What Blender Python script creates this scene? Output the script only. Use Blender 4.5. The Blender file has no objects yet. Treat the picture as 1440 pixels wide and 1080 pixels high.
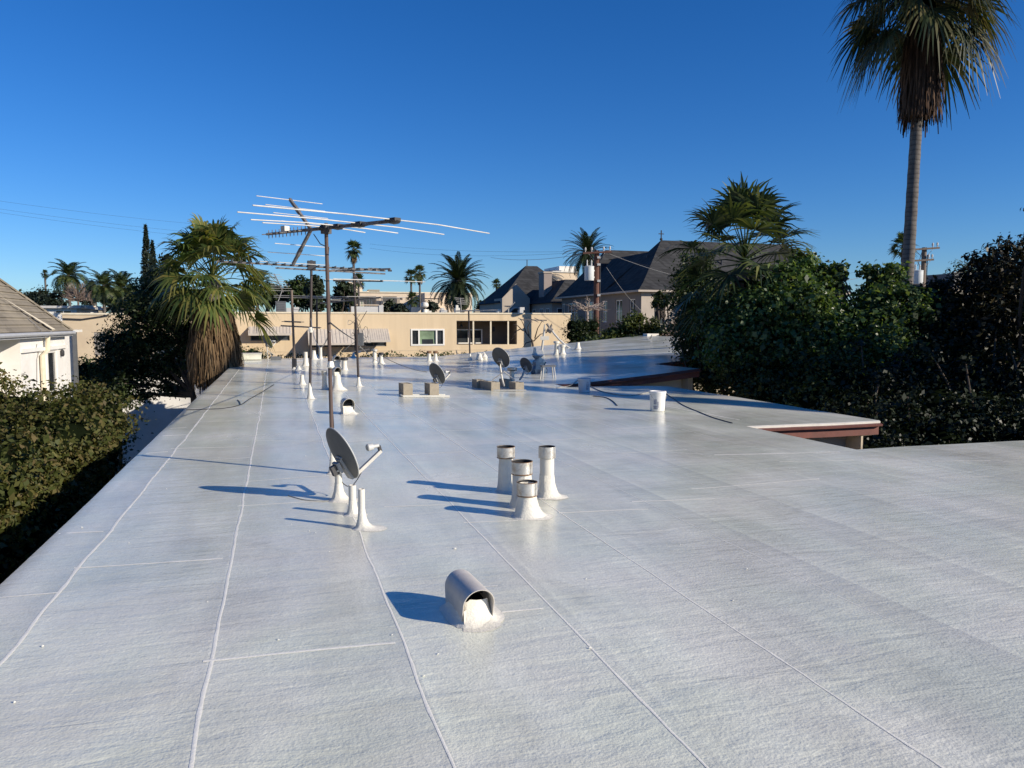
import bpy, math, random
import numpy as np
from mathutils import Vector, Matrix
from math import sin, cos, tan, pi, radians, atan2, sqrt

random.seed(7)
rng = np.random.default_rng(7)
SC = bpy.context.scene
COL = SC.collection

# ------------------------------------------------------------------ camera
F = 1081.0
PITCH = math.atan(85.0 / F)
YAW = radians(17.02)
EYE = 1.6
GROUND = -6.5
SINY, COSY = sin(YAW), cos(YAW)

def W(lat, d, z):
    """right / forward / height about the viewer's standing point -> world"""
    return Vector((lat * COSY + d * SINY, d * COSY - lat * SINY, z))

def ray(x, y):
    u = (x - 720.0) / F
    v = (540.0 - y) / F
    fw = cos(PITCH) + v * sin(PITCH)
    up = v * cos(PITCH) - sin(PITCH)
    return u / fw, up / fw            # lateral and rise per unit of forward distance

def P(x, y, d):
    a, b = ray(x, y)
    return W(a * d, d, EYE + b * d)

def G(x, y, z=0.0):
    a, b = ray(x, y)
    d = (z - EYE) / b
    return W(a * d, d, z)

def PY(x, y, Y):
    a, b = ray(x, y)
    d = Y / (COSY - a * SINY)
    return W(a * d, d, EYE + b * d)

def PX(x, y, X):
    a, b = ray(x, y)
    d = X / (a * COSY + SINY)
    return W(a * d, d, EYE + b * d)

cam_d = bpy.data.cameras.new("camera")
cam = bpy.data.objects.new("camera", cam_d)
COL.objects.link(cam)
cam.location = (0, 0, EYE)
cam.rotation_euler = (radians(90) - PITCH, 0, -YAW)
cam_d.sensor_width = 36
cam_d.lens = F / 1440 * 36
cam_d.clip_end = 3000
cam_d.clip_start = 0.05
SC.camera = cam

# ------------------------------------------------------------------ light
SUN_EL = radians(23.0)
sun_h = Vector((0.75, -0.661, 0)).normalized()
SUN_AZ = atan2(sun_h.x, sun_h.y)
world = bpy.data.worlds.new("World")
SC.world = world
world.use_nodes = True
nt = world.node_tree
nt.nodes.clear()
sky = nt.nodes.new("ShaderNodeTexSky")
sky.sky_type = 'NISHITA'
sky.sun_disc = False
sky.sun_elevation = SUN_EL
sky.sun_rotation = SUN_AZ
sky.altitude = 50
sky.air_density = 1.0
sky.dust_density = 0.0
sky.ozone_density = 4.5
hs = nt.nodes.new("ShaderNodeHueSaturation")
hs.inputs["Saturation"].default_value = 1.25
hs.inputs["Value"].default_value = 1.0
bg = nt.nodes.new("ShaderNodeBackground")
bg.inputs["Strength"].default_value = 0.108
wo = nt.nodes.new("ShaderNodeOutputWorld")
nt.links.new(sky.outputs[0], hs.inputs["Color"])
tintn = nt.nodes.new("ShaderNodeMix")
tintn.data_type = 'RGBA'; tintn.blend_type = 'MULTIPLY'
tintn.inputs[0].default_value = 1.0
tintn.inputs[7].default_value = (0.64, 0.83, 1.13, 1)
nt.links.new(hs.outputs[0], tintn.inputs[6])
nt.links.new(tintn.outputs[2], bg.inputs["Color"])
nt.links.new(bg.outputs[0], wo.inputs["Surface"])

sl = bpy.data.lights.new("sun", 'SUN')
sl.energy = 5.9
sl.angle = radians(0.5)
sl.color = (1.0, 0.90, 0.76)
so = bpy.data.objects.new("sun", sl)
COL.objects.link(so)
sdir = Vector((sun_h.x * cos(SUN_EL), sun_h.y * cos(SUN_EL), sin(SUN_EL)))
so.rotation_euler = sdir.to_track_quat('Z', 'Y').to_euler()
so.location = (20, -20, 30)

SC.view_settings.view_transform = 'Standard'
SC.view_settings.look = 'None'
SC.view_settings.exposure = 0
SC.render.engine = 'CYCLES'
SC.cycles.max_bounces = 6
SC.cycles.transparent_max_bounces = 6

# ------------------------------------------------------------------ materials
def new_mat(name):
    m = bpy.data.materials.new(name)
    m.use_nodes = True
    n = m.node_tree
    for x in list(n.nodes):
        n.nodes.remove(x)
    out = n.nodes.new("ShaderNodeOutputMaterial")
    b = n.nodes.new("ShaderNodeBsdfPrincipled")
    n.links.new(b.outputs[0], out.inputs[0])
    return m, n, b, out

def rgb(c):
    return (c[0], c[1], c[2], 1.0)

def noise(n, coord, scale, detail=4, rough=0.55, dist=0.0):
    t = n.nodes.new("ShaderNodeTexNoise")
    t.inputs["Scale"].default_value = scale
    t.inputs["Detail"].default_value = detail
    t.inputs["Roughness"].default_value = rough
    t.inputs["Distortion"].default_value = dist
    if coord is not None:
        n.links.new(coord, t.inputs["Vector"])
    return t

def ramp(n, src, stops):
    r = n.nodes.new("ShaderNodeValToRGB")
    e = r.color_ramp.elements
    while len(e) < len(stops):
        e.new(0.5)
    for k, (p, c) in enumerate(stops):
        e[k].position = p
        e[k].color = rgb(c) if len(c) == 3 else c
    n.links.new(src, r.inputs[0])
    return r

def mixc(n, fac, a, b, mode='MIX'):
    m = n.nodes.new("ShaderNodeMix")
    m.data_type = 'RGBA'
    m.blend_type = mode
    for sock, val in ((m.inputs[0], fac), (m.inputs[6], a), (m.inputs[7], b)):
        if hasattr(val, "links"):
            n.links.new(val, sock)
        elif isinstance(val, (int, float)):
            sock.default_value = val
        else:
            sock.default_value = rgb(val)
    return m.outputs[2]

def plain(name, col, rough=0.6, var=0.18, scale=3.0, bump=0.0, bscale=60.0, metal=0.0, dirt=None, dscale=1.2, spec=0.5, streak=False):
    """a base colour broken up by two sizes of noise, optional dirt colour and bump"""
    m, n, b, out = new_mat(name)
    tc = n.nodes.new("ShaderNodeTexCoord")
    co = tc.outputs["Object"]
    if streak:
        mp = n.nodes.new("ShaderNodeMapping")
        mp.inputs["Scale"].default_value = (1, 1, 0.12)
        n.links.new(co, mp.inputs[0])
        co2 = mp.outputs[0]
    else:
        co2 = co
    n1 = noise(n, co2, scale, 6, 0.6)
    lo = [max(0, c * (1 - var)) for c in col]
    hi = [min(1, c * (1 + var)) for c in col]
    c = ramp(n, n1.outputs[0], [(0.3, lo), (0.7, hi)]).outputs[0]
    if dirt is not None:
        n2 = noise(n, co2, dscale, 8, 0.68, 0.4)
        f = ramp(n, n2.outputs[0], [(0.48, (0, 0, 0)), (0.72, (1, 1, 1))]).outputs[0]
        c = mixc(n, f, c, dirt)
    n.links.new(c, b.inputs["Base Color"])
    n3 = noise(n, co, scale * 2.3, 3)
    rr = n.nodes.new("ShaderNodeMapRange")
    rr.inputs[3].default_value = max(0.03, rough - 0.08)
    rr.inputs[4].default_value = min(1, rough + 0.08)
    n.links.new(n3.outputs[0], rr.inputs[0])
    n.links.new(rr.outputs[0], b.inputs["Roughness"])
    b.inputs["Metallic"].default_value = metal
    b.inputs["Specular IOR Level"].default_value = spec
    if bump > 0:
        n4 = noise(n, co, bscale, 5, 0.6)
        bm = n.nodes.new("ShaderNodeBump")
        bm.inputs["Strength"].default_value = bump
        bm.inputs["Distance"].default_value = 0.01
        n.links.new(n4.outputs[0], bm.inputs["Height"])
        n.links.new(bm.outputs[0], b.inputs["Normal"])
    return m

def leafmat(name, cols, rough=0.45, transl=0.25, spec=0.4):
    m, n, b, out = new_mat(name)
    geo = n.nodes.new("ShaderNodeNewGeometry")
    k = len(cols)
    r = ramp(n, geo.outputs["Random Per Island"], [((i + 0.0) / max(1, k - 1), c) for i, c in enumerate(cols)])
    tc = n.nodes.new("ShaderNodeTexCoord")
    nz = noise(n, tc.outputs["Object"], 0.9, 3)
    dk = ramp(n, nz.outputs[0], [(0.3, (0.55, 0.55, 0.55)), (0.7, (1.15, 1.15, 1.1))])
    c = mixc(n, 1.0, r.outputs[0], dk.outputs[0], 'MULTIPLY')
    n.links.new(c, b.inputs["Base Color"])
    b.inputs["Roughness"].default_value = rough
    b.inputs["Specular IOR Level"].default_value = spec
    if transl > 0:
        tr = n.nodes.new("ShaderNodeBsdfTranslucent")
        c2 = mixc(n, 1.0, c, (1.3, 1.25, 0.5), 'MULTIPLY')
        n.links.new(c2, tr.inputs[0])
        mx = n.nodes.new("ShaderNodeMixShader")
        mx.inputs[0].default_value = transl
        n.links.new(b.outputs[0], mx.inputs[1])
        n.links.new(tr.outputs[0], mx.inputs[2])
        n.links.new(mx.outputs[0], out.inputs[0])
    return m

def roof_material(name, base=(0.75, 0.745, 0.62)):
    m, n, b, out = new_mat(name)
    tc = n.nodes.new("ShaderNodeTexCoord")
    co = tc.outputs["Object"]
    mp = n.nodes.new("ShaderNodeMapping")
    mp.inputs["Scale"].default_value = (1.0, 0.28, 1.0)
    n.links.new(co, mp.inputs[0])
    a = noise(n, co, 0.55, 6, 0.6, 0.3)
    bb = noise(n, mp.outputs[0], 3.2, 6, 0.6, 0.2)
    fine = noise(n, co, 38, 3, 0.6)
    c1 = ramp(n, a.outputs[0], [(0.3, [x * 0.88 for x in base]), (0.7, [min(1, x * 1.08) for x in base])]).outputs[0]
    c2 = ramp(n, bb.outputs[0], [(0.3, (0.88, 0.88, 0.885)), (0.7, (1.09, 1.09, 1.09))]).outputs[0]
    c3 = ramp(n, fine.outputs[0], [(0.3, (0.93, 0.93, 0.93)), (0.7, (1.05, 1.05, 1.05))]).outputs[0]
    c = mixc(n, 1.0, c1, c2, 'MULTIPLY')
    c = mixc(n, 1.0, c, c3, 'MULTIPLY')
    # every roll of felt took the coat a little differently
    sx_ = n.nodes.new("ShaderNodeSeparateXYZ"); n.links.new(co, sx_.inputs[0])
    qa = n.nodes.new("ShaderNodeMath"); qa.operation = 'MULTIPLY_ADD'; n.links.new(sx_.outputs["X"], qa.inputs[0]); qa.inputs[1].default_value = 1 / .93; qa.inputs[2].default_value = 3.87 / .93
    qf = n.nodes.new("ShaderNodeMath"); qf.operation = 'FLOOR'; n.links.new(qa.outputs[0], qf.inputs[0])
    wn = n.nodes.new("ShaderNodeTexWhiteNoise"); wn.noise_dimensions = '1D'; n.links.new(qf.outputs[0], wn.inputs["W"])
    c = mixc(n, 1.0, c, ramp(n, wn.outputs["Value"], [(0.0, (0.945, 0.945, 0.95)), (1.0, (1.04, 1.04, 1.03))]).outputs[0], 'MULTIPLY')
    qr = n.nodes.new("ShaderNodeMath"); qr.operation = 'FRACT'; n.links.new(qa.outputs[0], qr.inputs[0])
    c = mixc(n, 1.0, c, ramp(n, qr.outputs[0], [(0.0, (1.07, 1.07, 1.06)), (0.09, (1.0, 1.0, 1.0)), (0.86, (1.0, 1.0, 1.0)), (0.985, (0.93, 0.93, 0.94)), (1.0, (1.05, 1.05, 1.05))]).outputs[0], 'MULTIPLY')
    # faint lavender / greenish tints of the fresh coat
    tint = noise(n, co, 1.1, 3)
    tt = ramp(n, tint.outputs[0], [(0.35, (0.975, 1.0, 0.985)), (0.65, (1.01, 0.99, 1.01))]).outputs[0]
    c = mixc(n, 1.0, c, tt, 'MULTIPLY')
    pd = noise(n, co, 0.42, 3, 0.45, 0.8)
    st_ = ramp(n, pd.outputs[0], [(0.0, (1, 1, 1)), (0.54, (1, 1, 1)), (0.565, (0.90, 0.895, 0.88)), (0.60, (0.965, 0.96, 0.95)), (1.0, (0.95, 0.95, 0.945))]).outputs[0]
    c = mixc(n, 0.75, c, st_, 'MULTIPLY')
    mps = n.nodes.new("ShaderNodeMapping")
    mps.inputs["Scale"].default_value = (1.0, 0.16, 1.0)
    mps.inputs["Rotation"].default_value = (0, 0, 0.06)
    n.links.new(co, mps.inputs[0])
    sc_ = noise(n, mps.outputs[0], 5.5, 5, 0.7, 0.3)
    sk_ = ramp(n, sc_.outputs[0], [(0.28, (0.90, 0.90, 0.895)), (0.42, (1, 1, 1)), (0.66, (1, 1, 1)), (0.8, (1.07, 1.07, 1.07))]).outputs[0]
    c = mixc(n, 0.4, c, sk_, 'MULTIPLY')
    # grime dots
    vor = n.nodes.new("ShaderNodeTexVoronoi")
    vor.inputs["Scale"].default_value = 1.7
    n.links.new(co, vor.inputs["Vector"])
    dots = ramp(n, vor.outputs["Distance"], [(0.008, (0.35, 0.35, 0.35)), (0.016, (1, 1, 1))]).outputs[0]
    c = mixc(n, 0.7, c, dots, 'MULTIPLY')
    n.links.new(c, b.inputs["Base Color"])
    rr = n.nodes.new("ShaderNodeMapRange")
    rr.inputs[1].default_value = 0.3
    rr.inputs[2].default_value = 0.7
    rr.inputs[3].default_value = 0.13
    rr.inputs[4].default_value = 0.29
    n.links.new(a.outputs[0], rr.inputs[0])
    n.links.new(rr.outputs[0], b.inputs["Roughness"])
    b.inputs["Specular IOR Level"].default_value = 0.5
    # orange peel, roller stipple and long wrinkles across the rolls
    st = noise(n, co, 75, 2, 0.5)
    st2 = noise(n, co, 24, 3, 0.5)
    mp2 = n.nodes.new("ShaderNodeMapping")
    mp2.inputs["Scale"].default_value = (0.7, 3.0, 1.0)
    n.links.new(co, mp2.inputs[0])
    wr = noise(n, mp2.outputs[0], 2.2, 4, 0.55, 0.6)
    def madd(x, k, y=None):
        q = n.nodes.new("ShaderNodeMath"); q.operation = 'MULTIPLY_ADD'
        n.links.new(x, q.inputs[0]); q.inputs[1].default_value = k
        if y is None: q.inputs[2].default_value = 0
        else: n.links.new(y, q.inputs[2])
        return q.outputs[0]
    h = madd(st.outputs[0], 0.0034)
    h = madd(st2.outputs[0], 0.0036, h)
    h = madd(wr.outputs[0], 0.015, h)
    mp3 = n.nodes.new("ShaderNodeMapping")
    mp3.inputs["Scale"].default_value = (0.9, 4.5, 1.0)
    mp3.inputs["Rotation"].default_value = (0, 0, 0.5)
    n.links.new(co, mp3.inputs[0])
    wr2 = noise(n, mp3.outputs[0], 3.4, 3, 0.5, 0.8)
    h = madd(wr2.outputs[0], 0.004, h)
    bm = n.nodes.new("ShaderNodeBump")
    sp = n.nodes.new("ShaderNodeSeparateXYZ")
    n.links.new(co, sp.inputs[0])
    far = n.nodes.new("ShaderNodeMapRange")      # the coat was rolled thicker and smoother toward the far end
    far.inputs[1].default_value = -13.0
    far.inputs[2].default_value = 7.0
    n.links.new(sp.outputs["Y"], far.inputs[0])
    far = ramp(n, far.outputs[0], [(0.0, (.74, .74, .74)), (0.2, (.46, .46, .46)), (0.5, (.2, .2, .2)), (1.0, (.09, .09, .09))])
    n.links.new(far.outputs[0], bm.inputs["Strength"])
    bm.inputs["Distance"].default_value = 1.0
    n.links.new(h, bm.inputs["Height"])
    n.links.new(bm.outputs[0], b.inputs["Normal"])
    return m

def course_roof(name, base, course=0.28, axis='Z', var=0.25, rough=0.85):
    """shingle or slate courses: bands by height plus per-tile tone"""
    m, n, b, out = new_mat(name)
    tc = n.nodes.new("ShaderNodeTexCoord")
    co = tc.outputs["Object"]
    sep = n.nodes.new("ShaderNodeSeparateXYZ")
    n.links.new(co, sep.inputs[0])
    q = n.nodes.new("ShaderNodeMath"); q.operation = 'DIVIDE'
    n.links.new(sep.outputs["Z"], q.inputs[0]); q.inputs[1].default_value = course
    fr = n.nodes.new("ShaderNodeMath"); fr.operation = 'FRACT'
    n.links.new(q.outputs[0], fr.inputs[0])
    line = ramp(n, fr.outputs[0], [(0.0, (0.62, 0.62, 0.62)), (0.14, (1, 1, 1)), (1.0, (0.93, 0.93, 0.93))]).outputs[0]
    fl = n.nodes.new("ShaderNodeMath"); fl.operation = 'FLOOR'
    n.links.new(q.outputs[0], fl.inputs[0])
    cmb = n.nodes.new("ShaderNodeCombineXYZ")
    ad = n.nodes.new("ShaderNodeMath"); ad.operation = 'ADD'
    n.links.new(sep.outputs["X"], ad.inputs[0]); n.links.new(sep.outputs["Y"], ad.inputs[1])
    sc = n.nodes.new("ShaderNodeMath"); sc.operation = 'MULTIPLY'
    n.links.new(ad.outputs[0], sc.inputs[0]); sc.inputs[1].default_value = 2.6
    n.links.new(sc.outputs[0], cmb.inputs[0]); n.links.new(fl.outputs[0], cmb.inputs[1])
    vo = n.nodes.new("ShaderNodeTexVoronoi")
    vo.inputs["Scale"].default_value = 1.0
    n.links.new(cmb.outputs[0], vo.inputs["Vector"])
    bw = n.nodes.new("ShaderNodeRGBToBW")
    n.links.new(vo.outputs["Color"], bw.inputs[0])
    tone = ramp(n, bw.outputs[0], [(0.2, [x * (1 - var) for x in base]), (0.8, [x * (1 + var) for x in base])]).outputs[0]
    big = noise(n, co, 0.6, 5, 0.6)
    bt = ramp(n, big.outputs[0], [(0.3, (0.82, 0.82, 0.84)), (0.7, (1.12, 1.1, 1.06))]).outputs[0]
    c = mixc(n, 1.0, tone, line, 'MULTIPLY')
    c = mixc(n, 1.0, c, bt, 'MULTIPLY')
    n.links.new(c, b.inputs["Base Color"])
    b.inputs["Roughness"].default_value = rough
    b.inputs["Specular IOR Level"].default_value = 0.2
    bm = n.nodes.new("ShaderNodeBump")
    bm.inputs["Strength"].default_value = 0.8
    bm.inputs["Distance"].default_value = 0.03
    n.links.new(fr.outputs[0], bm.inputs["Height"])
    n.links.new(bm.outputs[0], b.inputs["Normal"])
    return m

M = {}
M['roof'] = roof_material("white_roof_coating")
M['seam'] = plain("seam_coating", (0.93, 0.89, 0.76), 0.35, 0.06, 9, 0.25, 70)
M['mastic'] = plain("mastic_white", (0.72, 0.685, 0.59), 0.5, 0.06, 9, 0.6, 45)
M['white_pipe'] = plain("painted_white_pipe", (0.69, 0.655, 0.565), 0.45, 0.06, 6, 0.15, 60, dirt=(0.55, 0.52, 0.46), dscale=5)
M['galv'] = plain("galvanised_cap", (0.60, 0.585, 0.54), 0.42, 0.16, 14, 0.1, 40, metal=0.55, dirt=(0.30, 0.22, 0.14), dscale=9)
M['rust'] = plain("rusty_rim", (0.20, 0.115, 0.06), 0.85, 0.45, 25, 0.3, 60)
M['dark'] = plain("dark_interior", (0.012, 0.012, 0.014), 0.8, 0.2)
M['hood'] = plain("weathered_zinc_hood", (0.62, 0.57, 0.50), 0.5, 0.14, 7, 0.12, 40, metal=0.05, dirt=(0.52, 0.48, 0.43), dscale=6)
M['dish'] = plain("grey_dish_paint", (0.12, 0.122, 0.12), 0.55, 0.12, 6, dirt=(0.15, 0.15, 0.145), dscale=5, spec=0.3)
M['dish_dark'] = plain("dark_dish_paint", (0.10, 0.101, 0.10), 0.55, 0.15, 6, dirt=(0.12, 0.12, 0.117), dscale=5, spec=0.3)
M['dish_rim'] = plain("pale_dish_rim", (0.52, 0.52, 0.49), 0.5, 0.08)
M['arm'] = plain("galvanised_arm", (0.50, 0.48, 0.43), 0.5, 0.12, 15, metal=0.2)
M['plastic_grey'] = plain("grey_plastic", (0.33, 0.33, 0.32), 0.5, 0.1)
M['black_metal'] = plain("black_bracket", (0.035, 0.035, 0.038), 0.5, 0.2)
M['rust_mast'] = plain("rusted_mast", (0.10, 0.065, 0.052), 0.75, 0.35, 8, 0.2, 60, dirt=(0.17, 0.15, 0.14), dscale=3, streak=True)
M['dark_mast'] = plain("dark_mast", (0.040, 0.030, 0.028), 0.7, 0.3, 9, dirt=(0.085, 0.07, 0.065), dscale=4, streak=True)
M['alu'] = plain("aluminium_rod", (0.62, 0.60, 0.55), 0.45, 0.16, 6, metal=0.1, dirt=(0.42, 0.40, 0.36), dscale=3)
M['boom'] = plain("weathered_boom", (0.12, 0.11, 0.105), 0.6, 0.3, 20, dirt=(0.32, 0.29, 0.26), dscale=12)
M['insul'] = plain("black_insulator", (0.02, 0.02, 0.022), 0.5, 0.2)
M['wire'] = plain("black_wire", (0.025, 0.025, 0.027), 0.6, 0.2)
M['greywire'] = plain("grey_wire", (0.32, 0.31, 0.29), 0.6, 0.2)
M['cmu'] = plain("concrete_block", (0.33, 0.285, 0.215), 0.95, 0.14, 12, 0.6, 50, dirt=(0.30, 0.27, 0.22), dscale=6)
M['bucket'] = plain("white_plastic_bucket", (0.80, 0.78, 0.73), 0.4, 0.04, 5, dirt=(0.72, 0.70, 0.66), dscale=6)
M['bucket_blue'] = plain("cloudy_plastic_bucket", (0.50, 0.55, 0.60), 0.4, 0.06, 5)
M['label'] = plain("smudged_label", (0.30, 0.31, 0.36), 0.7, 0.6, 55)
M['fascia'] = plain("red_brown_fascia", (0.155, 0.048, 0.033), 0.65, 0.2, 6, 0.1, 40, dirt=(0.11, 0.042, 0.032), dscale=3)
M['fascia_dk'] = plain("dark_red_lip", (0.14, 0.046, 0.034), 0.6, 0.16, 6)
M['cream_wall'] = plain("cream_stucco", (0.50, 0.43, 0.32), 0.9, 0.06, 2, 0.3, 40)
M['tan'] = plain("tan_stucco", (0.67, 0.53, 0.345), 0.92, 0.05, 1.6, 0.3, 30, dirt=(0.56, 0.435, 0.275), dscale=0.9, streak=True)
M['tan_pale'] = plain("pale_tan_stucco", (0.58, 0.47, 0.32), 0.92, 0.05, 1.6, 0.3, 30, dirt=(0.52, 0.41, 0.28), dscale=0.6)
M['cap'] = plain("parapet_cap", (0.70, 0.62, 0.46), 0.8, 0.1, 4)
M['white_frame'] = plain("white_window_frame", (0.78, 0.76, 0.70), 0.5, 0.05)
M['awning'] = plain("ribbed_awning", (0.55, 0.49, 0.41), 0.6, 0.08, 4, dirt=(0.46, 0.41, 0.35), dscale=3)
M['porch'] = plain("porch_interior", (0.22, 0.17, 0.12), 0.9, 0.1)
M['tar_roof'] = plain("flat_roof_gravel", (0.30, 0.28, 0.26), 0.9, 0.2)
M['house_white'] = plain("white_stucco", (0.78, 0.76, 0.71), 0.9, 0.04, 2, 0.25, 40, dirt=(0.70, 0.67, 0.60), dscale=0.8)
M['house_cream'] = plain("cream_house_stucco", (0.62, 0.58, 0.50), 0.9, 0.04, 2, 0.25, 40)
M['shingle'] = course_roof("weathered_shingle", (0.255, 0.225, 0.175), 0.19, var=0.12)
M['slate'] = course_roof("dark_slate", (0.043, 0.044, 0.046), 0.22, var=0.25)
M['gutter'] = plain("grey_gutter", (0.42, 0.43, 0.44), 0.5, 0.08)
M['side_stucco'] = plain("shaded_side_stucco", (0.20, 0.18, 0.16), 0.9, 0.08, 1)  # grey stucco darkened: shade of the sunless side put into its colour
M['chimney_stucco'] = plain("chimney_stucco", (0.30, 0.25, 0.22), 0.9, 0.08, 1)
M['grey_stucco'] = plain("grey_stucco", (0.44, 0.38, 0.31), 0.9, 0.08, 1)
M['pink_stucco'] = plain("pink_beige_stucco", (0.68, 0.56, 0.42), 0.9, 0.05, 1)
M['metal_grey'] = plain("painted_grey_metal", (0.12, 0.125, 0.13), 0.6, 0.12)
M['metal_light'] = plain("light_grey_metal", (0.50, 0.49, 0.46), 0.6, 0.12)
M['pole'] = plain("creosote_pole", (0.115, 0.052, 0.036), 0.85, 0.3, 3, 0.3, 30, streak=True)
M['pole_grey'] = plain("weathered_pole", (0.17, 0.13, 0.10), 0.85, 0.3, 3, streak=True)
M['transformer'] = plain("transformer_paint", (0.62, 0.64, 0.62), 0.45, 0.06)
M['bark'] = plain("grey_bark", (0.085, 0.065, 0.05), 0.95, 0.3, 6, 0.6, 25)
def ringed(name, col, gap=0.16):
    m = plain(name, col, 0.95, 0.25, 5, 0.7, 18, dirt=[x * 0.6 for x in col], dscale=4)
    n = m.node_tree
    b = [x for x in n.nodes if x.type == 'BSDF_PRINCIPLED'][0]
    src = b.inputs["Base Color"].links[0].from_socket
    tc = n.nodes.new("ShaderNodeTexCoord")
    sep = n.nodes.new("ShaderNodeSeparateXYZ"); n.links.new(tc.outputs["Object"], sep.inputs[0])
    nz = noise(n, tc.outputs["Object"], 3.0, 3)
    a = n.nodes.new("ShaderNodeMath"); a.operation = 'MULTIPLY_ADD'
    n.links.new(nz.outputs[0], a.inputs[0]); a.inputs[1].default_value = 0.12; n.links.new(sep.outputs["Z"], a.inputs[2])
    d = n.nodes.new("ShaderNodeMath"); d.operation = 'DIVIDE'; n.links.new(a.outputs[0], d.inputs[0]); d.inputs[1].default_value = gap
    f = n.nodes.new("ShaderNodeMath"); f.operation = 'FRACT'; n.links.new(d.outputs[0], f.inputs[0])
    r = ramp(n, f.outputs[0], [(0.0, (0.5, 0.48, 0.46)), (0.22, (1.0, 1.0, 1.0)), (0.8, (1.12, 1.1, 1.08)), (1.0, (0.7, 0.68, 0.66))])
    n.links.new(mixc(n, 1.0, src, r.outputs[0], 'MULTIPLY'), b.inputs["Base Color"])
    return m
M['palm_bark'] = ringed("palm_bark", (0.128, 0.116, 0.105))
M['ground'] = plain("asphalt_ground", (0.06, 0.058, 0.055), 0.95, 0.25, 0.4, dirt=(0.05, 0.055, 0.035), dscale=0.15)
M['twig'] = plain("bare_twig", (0.20, 0.15, 0.12), 0.95, 0.3, 6)
M['pale_twig'] = plain("pale_twig", (0.36, 0.29, 0.24), 0.95, 0.25, 6)
M['blue'] = plain("blue_plastic_sheet", (0.045, 0.085, 0.15), 0.35, 0.25, 5)

# glass
def glass(name, col=(0.03, 0.035, 0.04), rough=0.08):
    m, n, b, out = new_mat(name)
    tc = n.nodes.new("ShaderNodeTexCoord")
    nz = noise(n, tc.outputs["Object"], 1.3, 3)
    c = ramp(n, nz.outputs[0], [(0.3, [x * 0.6 for x in col]), (0.7, [x * 1.5 for x in col])]).outputs[0]
    n.links.new(c, b.inputs["Base Color"])
    b.inputs["Roughness"].default_value = rough
    b.inputs["Specular IOR Level"].default_value = 0.6
    return m
M['glass'] = glass("dark_window_glass")
M['glass_green'] = glass("green_blind_glass", (0.20, 0.27, 0.17), 0.2)
M['shutter'] = plain("grey_louvre", (0.30, 0.28, 0.25), 0.7, 0.1)

M['leaf_broad'] = leafmat("broad_leaf", [(0.025, 0.058, 0.018), (0.05, 0.10, 0.03), (0.085, 0.15, 0.045), (0.22, 0.29, 0.11)], 0.42, 0.42, 0.5)
M['leaf_dark'] = leafmat("dark_glossy_leaf", [(0.007, 0.013, 0.006), (0.012, 0.021, 0.009), (0.026, 0.036, 0.014)], 0.48, 0.12, 0.3)
M['leaf_brown'] = leafmat("bronze_leaf", [(0.010, 0.014, 0.007), (0.018, 0.022, 0.010), (0.055, 0.042, 0.022)], 0.5, 0.14, 0.28)
M['leaf_hedge'] = leafmat("hedge_leaf", [(0.055, 0.070, 0.018), (0.085, 0.098, 0.026), (0.13, 0.125, 0.036), (0.15, 0.115, 0.05)], 0.55, 0.3, 0.25)
M['leaf_ficus'] = leafmat("ficus_leaf", [(0.016, 0.030, 0.010), (0.030, 0.052, 0.016), (0.060, 0.085, 0.028)], 0.5, 0.25, 0.3)
M['leaf_mid'] = leafmat("mid_green_leaf", [(0.025, 0.045, 0.014), (0.045, 0.075, 0.018), (0.085, 0.115, 0.03)], 0.5, 0.3)
M['leaf_yellow'] = leafmat("yellow_green_leaf", [(0.045, 0.065, 0.014), (0.09, 0.115, 0.025), (0.15, 0.17, 0.04)], 0.5, 0.35)
M['leaf_far'] = leafmat("far_leaf", [(0.022, 0.036, 0.018), (0.035, 0.052, 0.022), (0.05, 0.07, 0.03)], 0.6, 0.2)
M['cypress'] = leafmat("cypress_leaf", [(0.014, 0.026, 0.016), (0.022, 0.036, 0.020)], 0.7, 0.1)
M['palm_leaf'] = leafmat("fan_palm_leaf", [(0.06, 0.10, 0.03), (0.10, 0.145, 0.04), (0.16, 0.19, 0.055), (0.30, 0.27, 0.08)], 0.42, 0.4)
M['palm_dark'] = leafmat("dark_palm_leaf", [(0.022, 0.040, 0.02), (0.04, 0.065, 0.028), (0.09, 0.13, 0.045), (0.20, 0.21, 0.075)], 0.4, 0.32)
M['palm_tall'] = leafmat("tall_palm_leaf", [(0.02, 0.035, 0.018), (0.035, 0.055, 0.024), (0.075, 0.085, 0.035), (0.17, 0.14, 0.06)], 0.42, 0.22)
M['date_leaf'] = leafmat("date_palm_leaf", [(0.022, 0.035, 0.016), (0.04, 0.058, 0.024), (0.06, 0.08, 0.035)], 0.42, 0.15)
M['dead_frond'] = leafmat("dead_frond", [(0.09, 0.055, 0.03), (0.17, 0.11, 0.06), (0.27, 0.19, 0.11)], 0.8, 0.1, 0.2)
M['dead_dark'] = leafmat("dark_dead_frond", [(0.05, 0.03, 0.022), (0.10, 0.06, 0.04), (0.16, 0.10, 0.07)], 0.8, 0.08, 0.2)
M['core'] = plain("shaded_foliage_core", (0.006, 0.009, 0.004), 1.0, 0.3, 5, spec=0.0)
M['blossom'] = leafmat("pale_blossom", [(0.35, 0.26, 0.24), (0.5, 0.40, 0.37)], 0.7, 0.2, 0.2)

# ------------------------------------------------------------------ mesh helpers
WL = {}

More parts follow.
